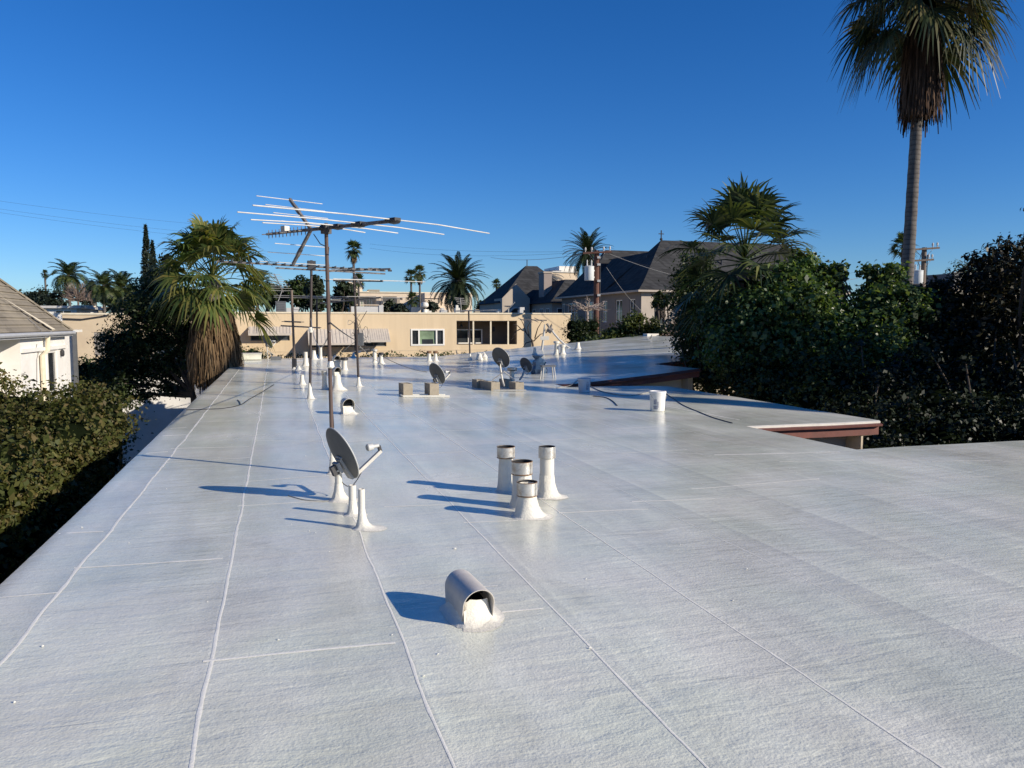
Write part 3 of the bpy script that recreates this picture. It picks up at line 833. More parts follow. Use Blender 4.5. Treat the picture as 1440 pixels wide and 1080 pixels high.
# hooded exhaust vents
def hood(x, ybase, label, L=0.40, R=0.115, leg=0.075, tower=0.0, ang=0.0, group=None, white=False):
    c = G(x, ybase); c.z = roof_z(c.x, c.y)
    root = thing("vent_hood", label, "roof vent", c, group)
    rot = Matrix.Rotation(ang, 3, 'Z')
    def T(px, py, pz): return c + rot @ Vector((px, py, pz + tower))
    zs = leg + 0.075          # spring line of the barrel
    m = MB(); n = 20; t = 0.004
    prof = [(-R, zs - 0.10)] + [(-R * cos(pi * k / n), zs + R * sin(pi * k / n)) for k in range(n + 1)] + [(R, zs - 0.10)]
    pin = [(px * (1 - t / R * 1.0), pz - (t if pz > zs else 0)) for px, pz in prof]
    y0, y1 = -L / 2, L / 2
    o = len(m.v); k = len(prof)
    skew = 0.05
    def yy(pz, y): # the mouth is cut back a little toward its feet
        return y + (skew * (1 - (pz - (zs - .10)) / (R + .10)) if y < 0 else -skew * 0.6 * (1 - (pz - (zs - .10)) / (R + .10)))
    for pp in (prof, pin):
        for y in (y0, y1):
            for px, pz in pp: m.v.append(tuple(T(px, yy(pz, y), pz)))
    def q(a, b, c_, d_): m.f.append([o + a, o + b, o + c_, o + d_]); m.mi.append(0)
    for i in range(k - 1):
        q(i, i + 1, k + i + 1, k + i); q(2 * k + i + 1, 2 * k + i, 3 * k + i, 3 * k + i + 1)
        q(i + 1, i, 2 * k + i, 2 * k + i + 1); q(k + i, k + i + 1, 3 * k + i + 1, 3 * k + i)
    # closed rear of the barrel
    m.add([T(px, yy(pz, y1) - 0.012, pz) for px, pz in pin], [list(range(k))])
    m.build("barrel_hood", M['white_pipe'] if white else M['hood'], root, smooth=40)
    b = MB()
    # boxed throat under the barrel, open toward the mouth at the top
    w = R * 0.93
    b.add([T(-w, y0 + 0.075, 0), T(w, y0 + 0.075, 0), T(w, y0 + 0.085, zs - 0.030), T(-w, y0 + 0.085, zs - 0.030),
           T(-w, y1 - 0.03, 0), T(w, y1 - 0.03, 0), T(w, y1 - 0.03, zs - 0.03), T(-w, y1 - 0.03, zs - 0.03)],
          [[0, 1, 2, 3], [1, 5, 6, 2], [5, 4, 7, 6], [4, 0, 3, 7]])
    # bent left cheek beside the opening
    b.add([T(-w, y0 + 0.02, 0), T(-w * 0.45, y0 + 0.07, 0), T(-w * 0.48, y0 + 0.075, zs - 0.030), T(-w * 0.99, y0 + 0.035, zs - 0.030)], [[0, 1, 2, 3]])
    b.build("throat_box", M['white_pipe'] if white else M['hood'], root, smooth=0)  # grey on the near throat stands in for the barrel's shade
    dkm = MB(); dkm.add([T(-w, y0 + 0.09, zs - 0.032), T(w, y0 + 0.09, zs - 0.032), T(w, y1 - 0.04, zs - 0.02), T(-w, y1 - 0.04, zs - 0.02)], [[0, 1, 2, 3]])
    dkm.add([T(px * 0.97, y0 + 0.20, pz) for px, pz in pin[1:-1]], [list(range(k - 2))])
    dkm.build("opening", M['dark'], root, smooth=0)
    # mastic skirt: rings from a rounded rectangle out to the roof
    s = MB(); nn = 36
    rings = [(1.0, 0.085), (1.04, 0.06), (1.12, 0.036), (1.24, 0.018), (1.4, 0.007), (1.55, 0.0015)]
    for ri, (f, z) in enumerate(rings):
        for k2 in range(nn):
            a = 2 * pi * k2 / nn
            ca, sa = cos(a), sin(a)
            ex = 0.45
            px = (abs(ca) ** ex) * (1 if ca > 0 else -1) * w * 1.0
            py = (abs(sa) ** ex) * (1 if sa > 0 else -1) * (L / 2 - 0.04) + 0.02
            gx = (f - 1) * 0.10 * ca * (1.7 if ca > 0.2 else 1.0); gy = (f - 1) * 0.10 * sa * (1.5 if sa < -0.2 else 1)
            j = 0.008 * (random.random() - .5) * (ri > 0)
            hz = z * (1 + 0.5 * max(0, -sa) + 0.6 * random.uniform(-.1, .1)) + (0.0 if ri == len(rings) - 1 else tower * 0)
            p = c + rot @ Vector((px + gx + j, py + gy + j, hz))
            if ri == len(rings) - 1: p.z = roof_z(p.x, p.y) + 0.002
            s.v.append(tuple(p))
    for ri in range(len(rings) - 1):
        for k2 in range(nn):
            k3 = (k2 + 1) % nn
            s.f.append([ri * nn + k3, ri * nn + k2, (ri + 1) * nn + k2, (ri + 1) * nn + k3]); s.mi.append(0)
    if tower > 0:
        s.lathe(c, [(w * 1.9, 0.004), (w * 1.35, tower * 0.25), (w * 1.1, tower * 0.6), (w * 1.05, tower + 0.02)], 20, 0.03, (SUNSIDE, 0.12))
    # sloping apron of trowelled mastic in front of the mouth
    nu, nv = 16, 8
    o = len(s.v)
    for iv in range(nv + 1):
        v = iv / nv
        for iu in range(nu + 1):
            u = iu / nu
            tx_ = -w * 0.97 + 1.95 * w * u
            tz_ = zs * (0.08 + 0.55 * max(0, (u - .25) / .75) ** 1.2) * (1 if u < .93 else .6)
            bx_ = -w * 1.25 + 2.9 * w * u
            by_ = y0 - 0.03 - 0.045 * sin(pi * min(1, u * 1.1)) + (0.05 if u > .93 else 0)
            q = v ** 1.7
            px = tx_ + (bx_ - tx_) * q; py = (y0 + 0.06) + (by_ - y0 - 0.06) * q
            pz = tz_ * (1 - v) ** 1.1
            jt = 0.006 * mnoise.noise(Vector((u * 9, v * 6, 2.2 + x * .01))) + 0.003 * (random.random() - .5)
            p = c + rot @ Vector((px + jt, py + jt, pz + tower * (1 - v) + jt * .6 * (1 if v < 1 else 0)))
            if iv == nv: p.z = roof_z(p.x, p.y) + 0.001
            else: p.z = max(p.z, roof_z(p.x, p.y) + 0.002)
            s.v.append(tuple(p))
    if tower == 0:
        for iv in range(nv):
            for iu in range(nu):
                a = o + iv * (nu + 1) + iu
                s.f.append([a, a + nu + 1, a + nu + 2, a + 1]); s.mi.append(0)
    s.build("mastic_skirt", M['mastic'], root, smooth=65)
    return root
hood(660, 866, "nearest hooded roof vent with grey barrel top and open dark mouth", 0.37, 0.088, 0.036, ang=0.08)
hood(489, 582, "small white hooded roof vent to the right of the foremost mast", 0.30, 0.105, 0.10, ang=0.1, white=True)
hood(474, 549, "hooded vent on a tall flared white tower behind the foremost mast", 0.26, 0.085, 0.04, tower=0.36, ang=0.2, white=True)
hood(473.5, 520, "farthest hooded vent on white stub behind the tall hooded tower", 0.30, 0.115, 0.05, tower=0.26, ang=0.2, white=True)

def lump(x, y, label, s=0.13):
    c = G(x, y); c.z = roof_z(c.x, c.y)
    m = MB()
    for k in range(6):
        a = random.random() * 6.28
        q = c + Vector((cos(a) * s * .7, sin(a) * s * .7, 0))
        m.lathe(q, [(s * random.uniform(.4, .7), 0), (s * random.uniform(.4, .6), s * .5), (s * .3, s * random.uniform(.8, 1.4)), (.001, s * random.uniform(1.2, 1.6))], 8, 0.15)
    tag(m.build("coated_fitting", M['mastic'], None, c), label, "roof fitting")
lump(678, 508, "low knobbly white coated fitting near far edge, left of the twin dishes", 0.22)
m = MB(); c = G(497, 503)
m.tube([c, c + Vector((0, 0, .18)), c + Vector((.12, 0, .24)), c + Vector((.34, .05, .3))], 0.06, 10); m.lathe(c, [(.18, 0), (.1, .06), (.06, .14)], 12)
tag(m.build("bent_pipe", M['white_pipe'], None, c), "white bent elbow pipe behind the third antenna mast", "vent pipe")
m = MB(); c = G(912, 487, .9); a = PY(904, 486, 36.6); b = PY(920, 487.5, 36.6); zz = roof_z(a.x, 36.6)
m.box(a.x, b.x, 36.1, 36.6, zz, zz + 0.12)
tag(m.build("white_slab", M['mastic'], None, (a.x, 36.3, zz)), "flat white slab at the roof edge left of the tipped dish", "slab")

# ------------------------------------------------------------------ satellite dishes
def dish(x, y, d, R, az, el, label, post_base, rim='dish_rim', group="satellite dishes on the roof", kind='post', asp=1.12, armlen=1.0, lnb=1, legs=None, paint='dish_dark'):
    """reflector centred at pixel (x, y) and forward distance d; az/el aim of its hollow side, az from the view's right hand"""
    c = P(x, y, d)
    base = Vector(post_base)
    root = thing("satellite_dish", label, "satellite dish", base, group)
    nrm = (W(cos(az) * cos(el), sin(az) * cos(el), sin(el))).normalized()
    side = Vector((0, 0, 1)).cross(nrm).normalized(); up = nrm.cross(side)
    m = MB(); nr, na = 7, 40
    dep = R * 0.17
    o = 0
    for layer, off in ((0, 0.0), (1, -0.010)):
        for i in range(nr + 1):
            f = i / nr
            for k in range(na):
                a = 2 * pi * k / na
                m.v.append(tuple(c + side * (R * f * cos(a)) + up * (R * asp * f * sin(a)) + nrm * (dep * (f * f - 1) + off)))
    def I(l, i, k): return l * (nr + 1) * na + i * na + k % na
    for i in range(nr):
        for k in range(na):
            m.f.append([I(0, i, k), I(0, i + 1, k), I(0, i + 1, k + 1), I(0, i, k + 1)]); m.mi.append(0)
            m.f.append([I(1, i, k + 1), I(1, i + 1, k + 1), I(1, i + 1, k), I(1, i, k)]); m.mi.append(0)
    refl = m.build("reflector", M[paint], root, smooth=60)
    rm = MB()
    pts = [c + side * (R * cos(2 * pi * k / na)) + up * (R * asp * sin(2 * pi * k / na)) + nrm * (-0.004) for k in range(na + 1)]
    rm.tube(pts, max(0.006, R * 0.025), 6, False)
    rm.build("rim", M[rim], refl)
    back = c - nrm * (dep + 0.012)
    low = c - up * (R * asp * 0.98) - nrm * 0.01
    # bracket: folded plate running from the middle of the back to the foot of the arm
    b = MB()
    mid = back - up * R * 0.12
    b.obox((mid + low) / 2 - nrm * 0.014, side * R * 0.20, (low - mid) / 2, nrm * 0.012)
    b.bar(back - nrm * 0.05 - up * R * 0.42 - side * R * 0.22, back - nrm * 0.05 - up * R * 0.42 + side * R * 0.22, 0.03, 0.10, up)
    b.tube([back - up * R * 0.1 - side * R * .24 - nrm * .0, back - up * R * 0.02 - nrm * .012, back - up * R * 0.1 + side * R * .24], 0.010, 6)
    b.build("bracket", M['plastic_grey'], root, smooth=30)
    knee = back - nrm * 0.07 - up * R * 0.45
    cl = MB(); cl.obox(knee - nrm * 0.012, side * R * 0.10, up * R * 0.2, nrm * 0.035)
    cl.build("clamp", M['black_metal'], root, smooth=0)
    p = MB()
    if kind == 'post':
        p.tube([base, Vector((base.x, base.y, knee.z - 0.03)), knee], [0.032, 0.032, 0.028], 12)
        p.build("post", M['white_pipe'], root)
        k = MB(); cone(k, base, 0.034, 0.16, 2.4, SUNSIDE, 0.10); k.build("mastic_collar", M['mastic'], root)
    else:
        p.tube([Vector((base.x, base.y, base.z)), base * 0.5 + knee * 0.5 + Vector((0, 0, (base.z - knee.z) * 0.15)), knee], 0.026, 10)
        p.build("post", M['arm'], root)
        for e in (legs or []):
            q = MB(); q.tube([Vector(e), Vector((base.x, base.y, base.z * 0.35 + knee.z * 0.65))], 0.014, 8); q.build("strut", M['arm'], root)
    # feed arm: out from the foot of the reflector, then up to the receiver at the focus
    foc = c + nrm * (R * 1.35 * armlen) - up * R * 0.80
    a = MB(); elbow = foc
    a.bar(low + nrm * 0.01, elbow, 0.034, 0.030, up)
    a.build("feed_arm", M['arm'], root, smooth=0)
    hd = elbow + up * R * 0.26
    l = MB()
    l.bar(elbow - nrm * 0.004, hd, 0.03, 0.026, nrm)
    l.build("arm_tip", M['black_metal'], root, smooth=0)
    tgt = (c - hd).normalized()
    for q in range(lnb):
        so_ = side * (q - (lnb - 1) / 2) * 0.09
        l = MB()
        l.tube([hd + so_ + tgt * 0.0, hd + so_ + tgt * 0.07], 0.018, 12)
        l.tube([hd + so_ + tgt * 0.055, hd + so_ + tgt * 0.065, hd + so_ + tgt * 0.115, hd + so_ + tgt * 0.122], [0.012, 0.032, 0.034, 0.028], 14)
        l.build("receiver", M['dish_rim'], root)
    # loop of cable under the arm
    w = MB(); f0 = low * 0.6 + elbow * 0.4
    pts = []
    for k in range(9):
        t = k / 8
        q = f0 * (1 - t) + (knee - Vector((0, 0, 0.05))) * t + Vector((0, 0, -0.16 * R / 0.25 * sin(pi * t)))
        pts.append(q)
    w.tube(pts, 0.0045, 6); w.build("cable", M['wire'], root)
    return root, knee

AZ0 = radians(22)
pb = G(476.5, 704); pb.z = roof_z(pb.x, pb.y)
dish(482, 637, pb.x * SINY + pb.y * COSY + 0.02, 0.225, radians(40), radians(24), "nearest large grey satellite dish on white post at the foremost antenna mast", pb, asp=1.15, paint='dish', armlen=1.15)

# dish on two concrete blocks
def block(x, y, ang, label, group, ln=0.39, w=0.20, h=0.20, z=0.0, hollow=True):
    c = G(x, y); zz = roof_z(c.x, c.y) + z
    m = MB(); u = Vector((cos(ang), sin(ang), 0)); v = Vector((-sin(ang), cos(ang), 0))
    cc = Vector((c.x, c.y, zz + h / 2)) + u * ln / 2
    t = 0.032
    # two side shells, three webs: the cores of a hollow block show from above
    for s in (-1, 1):
        m.obox(cc + v * s * (w / 2 - t / 2), u * ln / 2, v * t / 2, Vector((0, 0, h / 2)))
    for k in (-1, 0, 1):
        m.obox(cc + u * k * (ln / 2 - t / 2), u * t / 2, v * (w / 2 - t - 0.0005), Vector((0, 0, h / 2 - 0.002)))
    return tag(m.build("concrete_block", M['cmu'], None, (c.x, c.y, zz), smooth=0), label, "concrete block", group)
BA = radians(90) + 0.12
block(574, 557.5, BA, "hollow concrete block at the left end of the low dish's white rail", "blocks holding dishes", h=0.27, w=0.21)
block(611, 557.5, BA, "hollow concrete block under the low dark dish, right end of its white rail", "blocks holding dishes", h=0.27, w=0.21)
r0 = G(567, 559); r1 = G(632, 559)
m = MB(); zz = 0.02
m.bar(Vector((r0.x, r0.y, zz + .012)), Vector((r1.x, r1.y, zz + .012)), 0.06, 0.03)
m.bar(Vector((r0.x, r0.y, zz)) + Vector((-.02, .36, .01)), Vector((r1.x, r1.y, zz)) + Vector((-.02, .36, .01)), 0.05, 0.03)
m.bar(Vector((r0.x, r0.y, zz + .01)), Vector((r0.x - .02, r0.y + .36, zz + .01)), 0.04, 0.02)
tag(m.build("mount_rail", M['seam'], None, (r0.x, r0.y, 0), smooth=0), "white steel rail frame lying under two blocks of the low dark dish", "mount rail")
pb = G(610, 552); pb.z = 0.27
dish(615, 525, pb.x * SINY + pb.y * COSY + 0.02, 0.245, radians(46), radians(26), "dark grey dish standing low on two separate concrete blocks in mid roof", pb, kind='bent', asp=1.1, rim='dish_rim')

# twin dishes on a ring of blocks
bl = [(697, 549.5, "end concrete block at front left under the twin dishes"), (731, 549.5, "end concrete block at front right under the twin dishes")]
for bx, by, lb in bl:
    block(bx, by, BA, lb, "blocks holding dishes", h=0.20, w=0.22, ln=0.40)
block(676, 546.0, BA - 0.06, "far left concrete block in the row below the twin dishes", "blocks holding dishes", h=0.20, w=0.20, ln=0.40)
block(715, 545.0, BA, "dark rear concrete block in the gap between the front two below the twin dishes", "blocks holding dishes", h=0.19, w=0.17, ln=0.40)
block(686, 547.8, BA - 0.03, "concrete block wedged beside the far left one below the twin dishes", "blocks holding dishes", h=0.195, w=0.13, ln=0.40)
r0 = G(694, 550.5); r1 = G(740, 550.5); m = MB()
m.bar(Vector((r0.x, r0.y, .03)), Vector((r1.x, r1.y, .03)), 0.05, 0.03); m.bar(Vector((r0.x, r0.y + .5, .03)), Vector((r1.x, r1.y + .5, .03)), 0.05, 0.03)
tag(m.build("mount_rail", M['arm'], None, (r0.x, r0.y, 0), smooth=0), "rusty steel rail under the blocks of the twin dishes", "mount rail")
pb = G(709, 546); pb.z = 0.05
leg = [G(692, 546) + Vector((0, 0, .2)), G(724, 546) + Vector((0, 0, .2))]
dish(704.5, 502.5, pb.x * SINY + pb.y * COSY + 0.1, 0.245, radians(58), radians(28), "larger left dish of the twin pair on concrete blocks", pb, kind='bent', asp=1.15, legs=leg)
pb = G(731, 545); pb.z = 0.2
dish(740, 513, pb.x * SINY + pb.y * COSY + 0.3, 0.17, radians(56), radians(28), "smaller right dish of the twin pair on a bent arm above concrete blocks", pb, kind='bent', asp=1.25)
flue(720, 544, 518, 0.06, "stub flue pipe with wide flat cap half hidden behind the twin dishes", group=None, capr=2.1, caph=0.05, rust=False, collar=0.3)

# far left dish on tripod
pb = G(377, 505.5); pb.z = 0.0
lg = [G(369, 504), G(386, 506), G(391, 503.5)]
dish(376.5, 480, pb.x * SINY + pb.y * COSY, 0.30, radians(50), radians(28), "black looking dish on splayed tripod at the far left end of roof", pb, kind='bent', asp=1.1, legs=lg, lnb=2, armlen=0.8)
m = MB(); c = G(388, 506.5); m.box(c.x - .22, c.x + .22, c.y - .15, c.y + .15, 0, .16)
tag(m.build("weight_box", M['metal_grey'], None, (c.x, c.y, 0), smooth=0), "dark box weighting the tripod of the far left dish", "box")
# far right tipped dishes
pb = PY(921, 498, 33.0); pb.z = roof_z(pb.x, pb.y)
dd = pb.x * SINY + pb.y * COSY
dish(925, 488, dd, 0.24, radians(-20), radians(-25), "blue grey dish tipped forward near the bushes at far right of roof", pb, kind='bent', asp=1.25, rim='dish')
pb2 = PY(915, 497, 33.6); pb2.z = roof_z(pb2.x, pb2.y)
dish(913, 478, dd + 0.5, 0.19, radians(155), radians(25), "pale small dish turned edge-on beside the tipped blue grey dish", pb2, kind='bent', asp=1.5, rim='dish_rim', armlen=0.6)

# ------------------------------------------------------------------ buckets
def bucket(x, yb, yt, label, mat, lab):
    c = G(x, yb); c.z = roof_z(c.x, c.y)
    d = c.x * SINY + c.y * COSY; h = (yb - yt) * d / F
    root = thing("bucket", label, "bucket", c)
    r0, r1 = 0.128, 0.146
    m = MB(); m.lathe(c, [(0.001, 0.004), (r0 * .97, 0.004), (r0, 0.012), (r1 * .985, h * .80), (r1 * 1.04, h * .805), (r1 * 1.04, h * .83), (r1 * .99, h * .835), (r1 * .99, h * .88), (r1 * 1.05, h * .885), (r1 * 1.05, h * .91), (r1, h * .92)], 36)
    bd = m.build("bucket_body", mat, root)
    m = MB(); m.lathe(c, [(r1 * 1.05, h * .91), (r1 * 1.07, h * .92), (r1 * 1.07, h * .985), (r1 * 1.02, h), (r1 * .94, h), (r1 * .93, h * .97), (.001, h * .97)], 36)
    m.build("bucket_lid", mat, root)
    # printed label wrapped on the side
    m = MB()
    for k, (a0, a1, z0, z1) in enumerate(lab):
        n = 8
        for i in range(n):
            q0 = a0 + (a1 - a0) * i / n; q1 = a0 + (a1 - a0) * (i + 1) / n
            def pt(q, z):
                rr = r0 + (r1 - r0) * z / .8 + 0.0025
                return c + Vector((rr * cos(q), rr * sin(q), z * h))
            m.poly(pt(q0, z0), pt(q1, z0), pt(q1, z1), pt(q0, z1))
    m.build("printed_label", M['label'], bd, smooth=0)
    m = MB(); pts = []
    for k in range(13):
        t = pi * k / 12
        pts.append(c + Vector((r1 * 1.06 * cos(t), -0.02 - 0.10 * sin(t) * 0.35 - r1 * .5 * sin(t), h * .85 - 0.13 * sin(t))))
    m.tube(pts, 0.003, 6); m.build("bail_handle", M['arm'], root)
    return root
A = -pi / 2 - 0.3
bucket(924.5, 577.5, 549, "white lidded plastic bucket with smudged label, alone by the cable", M['bucket'], [(A - .75, A - .15, .12, .30), (A - .7, A - .3, .36, .62), (A - .2, A - .05, .2, .5)])
bucket(821.5, 551.5, 531.5, "cloudy blue grey plastic bucket at the edge of the dark roof gap", M['bucket_blue'], [(A + .25, A + .75, .2, .66), (A + .3, A + .7, .7, .76)])

# blue wrapped thing and little steel stand behind the twin dishes
c = G(758, 527); root = thing("blue_bag", "crumpled blue plastic bag standing behind the smaller twin dish", "bag", c)
m = MB(); prof = [(.20, 0), (.24, .06), (.23, .18), (.20, .30), (.19, .40), (.12, .50), (.02, .55)]
m.lathe(c, prof, 16, 0.22); m.build("bag_body", M['blue'], root, smooth=25)
m = MB(); m.lathe(c + Vector((-.05, 0, .48)), [(.06, 0), (.15, .12), (.07, .14)], 9, .45); m.build("bag_neck", M['blue'], root, smooth=0)
c = G(771, 533); root = thing("steel_stand", "small dark steel stand between blue bag and grey bucket", "stand", c)
m = MB(); m.box(c.x - .22, c.x + .2, c.y - .12, c.y + .12, .36, .40); m.build("stand_top", M['metal_grey'], root, smooth=0)
for sx, sy in ((-.17, -.08), (.15, -.08), (-.17, .08), (.15, .08)):
    m = MB(); m.tube([c + Vector((sx * 1.25, sy * 1.3, 0)), c + Vector((sx, sy, .36))], .018, 8); m.build("leg", M['metal_light'], root)

# ------------------------------------------------------------------ loose cables on the roof
def rope(px, r, mat, label, name="loose_cable", zoff=0.0, cat="cable"):
    pts = [G(x, y) for x, y in px]
    out = []
    for i in range(len(pts) - 1):
        p0 = pts[max(0, i - 1)]; p1 = pts[i]; p2 = pts[i + 1]; p3 = pts[min(len(pts) - 1, i + 2)]
        for k in range(6):
            t = k / 6
            q = 0.5 * ((2 * p1) + (p2 - p0) * t + (2 * p0 - 5 * p1 + 4 * p2 - p3) * t * t + (3 * p1 - p0 - 3 * p2 + p3) * t ** 3)
            out.append(q)
    out.append(pts[-1])
    for q in out: q.z = roof_z(q.x, q.y) + r + zoff
    m = MB(); m.tube(out, r, 6)
    tag(m.build(name, mat, None, out[0]), label, cat)
rope([(262, 577), (285, 576), (312, 575), (338, 570), (352, 561), (370, 551), (385, 541)], 0.008, M['wire'], "thin black cable curling across the left seams toward the far end")
rope([(338, 570), (337, 566), (334, 563)], 0.008, M['wire'], "short black cable tail beside the left seams' curling cable")
rope([(936, 553), (948, 561), (962, 570), (985, 580), (1006, 588), (1030, 595)], 0.007, M['wire'], "black cable sagging from bucket to the red fascia")
rope([(834, 557), (852, 559), (862, 564), (868, 570)], 0.008, M['wire'], "black hooked cable end between the two buckets")
rope([(826, 541), (842, 549), (858, 553), (885, 556), (915, 551)], 0.010, M['greywire'], "grey hose lying between the two buckets")
rope([(783, 546), (800, 543), (810, 538), (818, 535)], 0.010, M['greywire'], "grey hose running to the cloudy bucket")
rope([(476, 700), (466, 705), (430, 704), (405, 697)], 0.004, M['greywire'], "thin pale wire trailing left of the near dish")
# ------------------------------------------------------------------ TV antennas
def mast(root, base, top, r, mat, collar_h=0.0):
    m = MB(); n = 8
    pts = [base.lerp(top, k / n) for k in range(n + 1)]
    m.tube(pts, [r] * 4 + [r * .96] * (n - 3), 10)
    m.build("mast", mat, root)
    if collar_h > 0:
        k = MB(); cone(k, base, r * 1.1, collar_h, 2.2, SUNSIDE, 0.07); k.build("mastic_collar", M['mastic'], root)

def yagi(root, c, bdir, L0, L1, els, mat_el='alu', boom=0.022, er=0.006, tilt=0.0, two=False, edir=None, insul=True):
    """boom through c along bdir from -L0 to +L1; els = [(position, length, droop)]"""
    b = Vector(bdir).normalized()
    e = Vector((-b.y, b.x, 0)).normalized() if edir is None else Vector(edir).normalized()
    m = MB(); m.bar(c - b * L0, c + b * L1, boom, boom)
    if two: m.bar(c - b * L0 * .9 - Vector((0, 0, .07)), c + b * L1 * .8 - Vector((0, 0, .07)), boom, boom)
    bo = m.build("boom", M['boom'], root, smooth=0)
    for pos, ln, off in els:
        q = c + b * pos + Vector((0, 0, 0.02 + off))
        m = MB(); m.tube([q - e * ln / 2, q, q + e * ln / 2], er, 6)
        eo = m.build("rod", M[mat_el], root)
        if insul:
            m = MB(); m.bar(q - b * .04 - Vector((0, 0, .012)), q + b * .04 - Vector((0, 0, .012)), .05, .035); m.build("insulator", M['insul'], bo, smooth=0)
    return b, e

# foremost antenna
bs = G(468, 666); bs.z = roof_z(bs.x, bs.y)
dA = bs.x * SINY + bs.y * COSY
tp = P(458.5, 318, dA + 0.05)
ant = thing("tv_antenna", "foremost rooftop TV antenna, rusty mast with long pale rods and crossed V reflector", "antenna", bs, "TV antennas on the roof")
mast(ant, bs, tp + Vector((0, 0, .03)), 0.021, M['rust_mast'], 0.30)
b = W(0.70, -0.70, -0.03).normalized(); e = W(0.715, 0.70, 0.0).normalized()
c0 = tp + Vector((0, 0, -.02))
m = MB(); m.bar(c0 - b * 0.45, c0 + b * 1.2, 0.032, 0.032); m.bar(c0 - b * 1.28, c0 - b * 0.30 , 0.026, 0.026)
boom = m.build("boom", M['boom'], ant, smooth=0)
for pos, ln, off in [(1.19, 2.62, .012), (0.62, 2.34, .012), (0.22, 1.70, .012), (-0.04, 1.2, .012)]:
    q = c0 + b * pos + Vector((0, 0, off)); sag_ = Vector((0, 0, -.012))
    m = MB(); m.tube([q - e * (ln / 2 + .09) + sag_ * random.uniform(.5, 2.5), q - e * ln * .2, q, q + e * ln * .2, q + e * (ln / 2 - .09) + sag_ * random.uniform(.5, 2.5)], 0.0058, 8); m.build("rod", M['alu'], ant)
    m = MB(); m.lathe(q - Vector((0, 0, .045)), [(.001, 0), (.05, .01), (.065, .03), (.05, .055), (.001, .065)], 10); m.build("insulator", M['insul'], boom)
    if pos > 0.2:
        m = MB(); m.bar(q - b * .10, q + b * .06, .07, .03); m.build("clamp", M['insul'], boom, smooth=0)
# phasing lines between insulators
m = MB()
for s in (-.03, .03):
    m = MB(); m.tube([c0 + b * 1.1 + e * s, c0 + b * .6 - e * s + Vector((0, 0, -.02)), c0 + b * .2 + e * s, c0 - b * .2 - e * s], .004, 5); m.build("phasing_line", M['wire'], ant)
# V-shaped corner reflector
vx = c0 - b * 0.30
for sgn in (1, -1):
    tipv = c0 - b * (0.74 if sgn > 0 else .70) + Vector((0, 0, 0.36 if sgn > 0 else -0.36))
    m = MB(); m.bar(vx, tipv, .026, .030); m.bar(vx + (tipv - vx) * .55, vx + (tipv - vx) * .75, .032, .036)
    arm = m.build("reflector_arm", M['boom'], ant, smooth=0)
    for t, ln in ((.97, .80), (.70, .72), (.45, .66), (.2, .60)):
        if sgn < 0 and t == .2: continue
        q = vx.lerp(tipv, t)
        m = MB(); m.tube([q - e * ln / 2, q + e * ln / 2], .0045, 6); m.build("rod", M['alu'] if not (sgn < 0 and t > .9) else M['arm'], arm)
for k in range(11):
    q = c0 - b * (0.42 + k * .082); m = MB()
    m.tube([q - e * .085 - Vector((0, 0, .012)), q + e * .085 + Vector((0, 0, .012))], .006, 6)
    m.tube([q - Vector((0, 0, .05)), q + Vector((0, 0, .045))], .005, 5)
    m.build("director_rod", M['boom'], ant)
m = MB(); q = c0 - b * .86 + Vector((0, 0, .03)); m.obox(q, b * .045, e * .03, Vector((0, 0, .04))); m.build("junction_box", M['arm'], boom, smooth=0)
m = MB(); m.obox(tp + Vector((0, 0, -.03)), b * .05, e * .035, Vector((0, 0, .05))); m.build("mast_clamp", M['black_metal'], ant, smooth=0)
# lead-in cable strapped to the mast with a loop at the top
m = MB()
pts = [c0 - b * .25 + Vector((0, 0, -.05)), c0 - b * .12 + Vector((0, 0, -.16)), c0 + Vector((0.0, 0, -.20)) + e * .02]
for k in range(1, 12): pts.append(tp.lerp(bs, k / 12 * .97) + e * (.026 + .012 * sin(k * 2.1)) - b * .015)
m.tube(pts, .005, 6); m.build("lead_cable", M['wire'], ant)
m = MB()
for a_, z_ in ((1.0, 1.02), (2.4, .98)):
    q = bs + Vector((0, 0, z_))
m.lathe(bs + Vector((0, 0, 1.16)), [(.022, -.035), (.036, -.02), (.034, .02), (.022, .04)], 10, .1); m.build("tape_wrap", M['seam'], ant)

def simple_mast_antenna(x, yb, xt, yt, r, label, matm='dark_mast', collar=.28, group="TV antennas on the roof"):
    bs = G(x, yb); bs.z = roof_z(bs.x, bs.y)
    for _ in range(3):
        bs = G(x, yb, roof_z(bs.x, bs.y))
    d = bs.x * SINY + bs.y * COSY
    tp = P(xt, yt, d)
    root = thing("tv_antenna", label, "antenna", bs, group)
    mast(root, bs, tp, r, M[matm], collar)
    return root, bs, tp, d

# second mast: very long flat log-periodic boom
r2, b2, t2, d2 = simple_mast_antenna(436, 561, 438, 366, 0.028, "second TV antenna, very long flat dark boom on thin mast left of the foremost", collar=.34)
cc = P(438, 375, d2)
bd = (P(545, 381, d2 + .55) - cc).normalized()
els = [(-1.75 + .17 * k, 0.9 - .008 * k * k * .3 + (.25 if k % 3 == 0 else 0), 0) for k in range(21)]
e2 = W(-.42, .91, 0)
yagi(r2, cc, bd, 1.85, 1.55, els, 'boom', .035, .008, edir=e2)
m = MB(); c3 = P(438, 379.5, d2); m.bar(c3 - bd * .72, c3 + bd * 1.55, .03, .03); m.build("lower_boom", M['boom'], r2, smooth=0)
m = MB(); m.obox(P(438, 373, d2), bd * .08, Vector((0, 0, .09)), e2 * .05); m.build("mast_clamp", M['black_metal'], r2, smooth=0)
m = MB()
for k in range(4): 
    q = b2.lerp(t2, .47) ; 
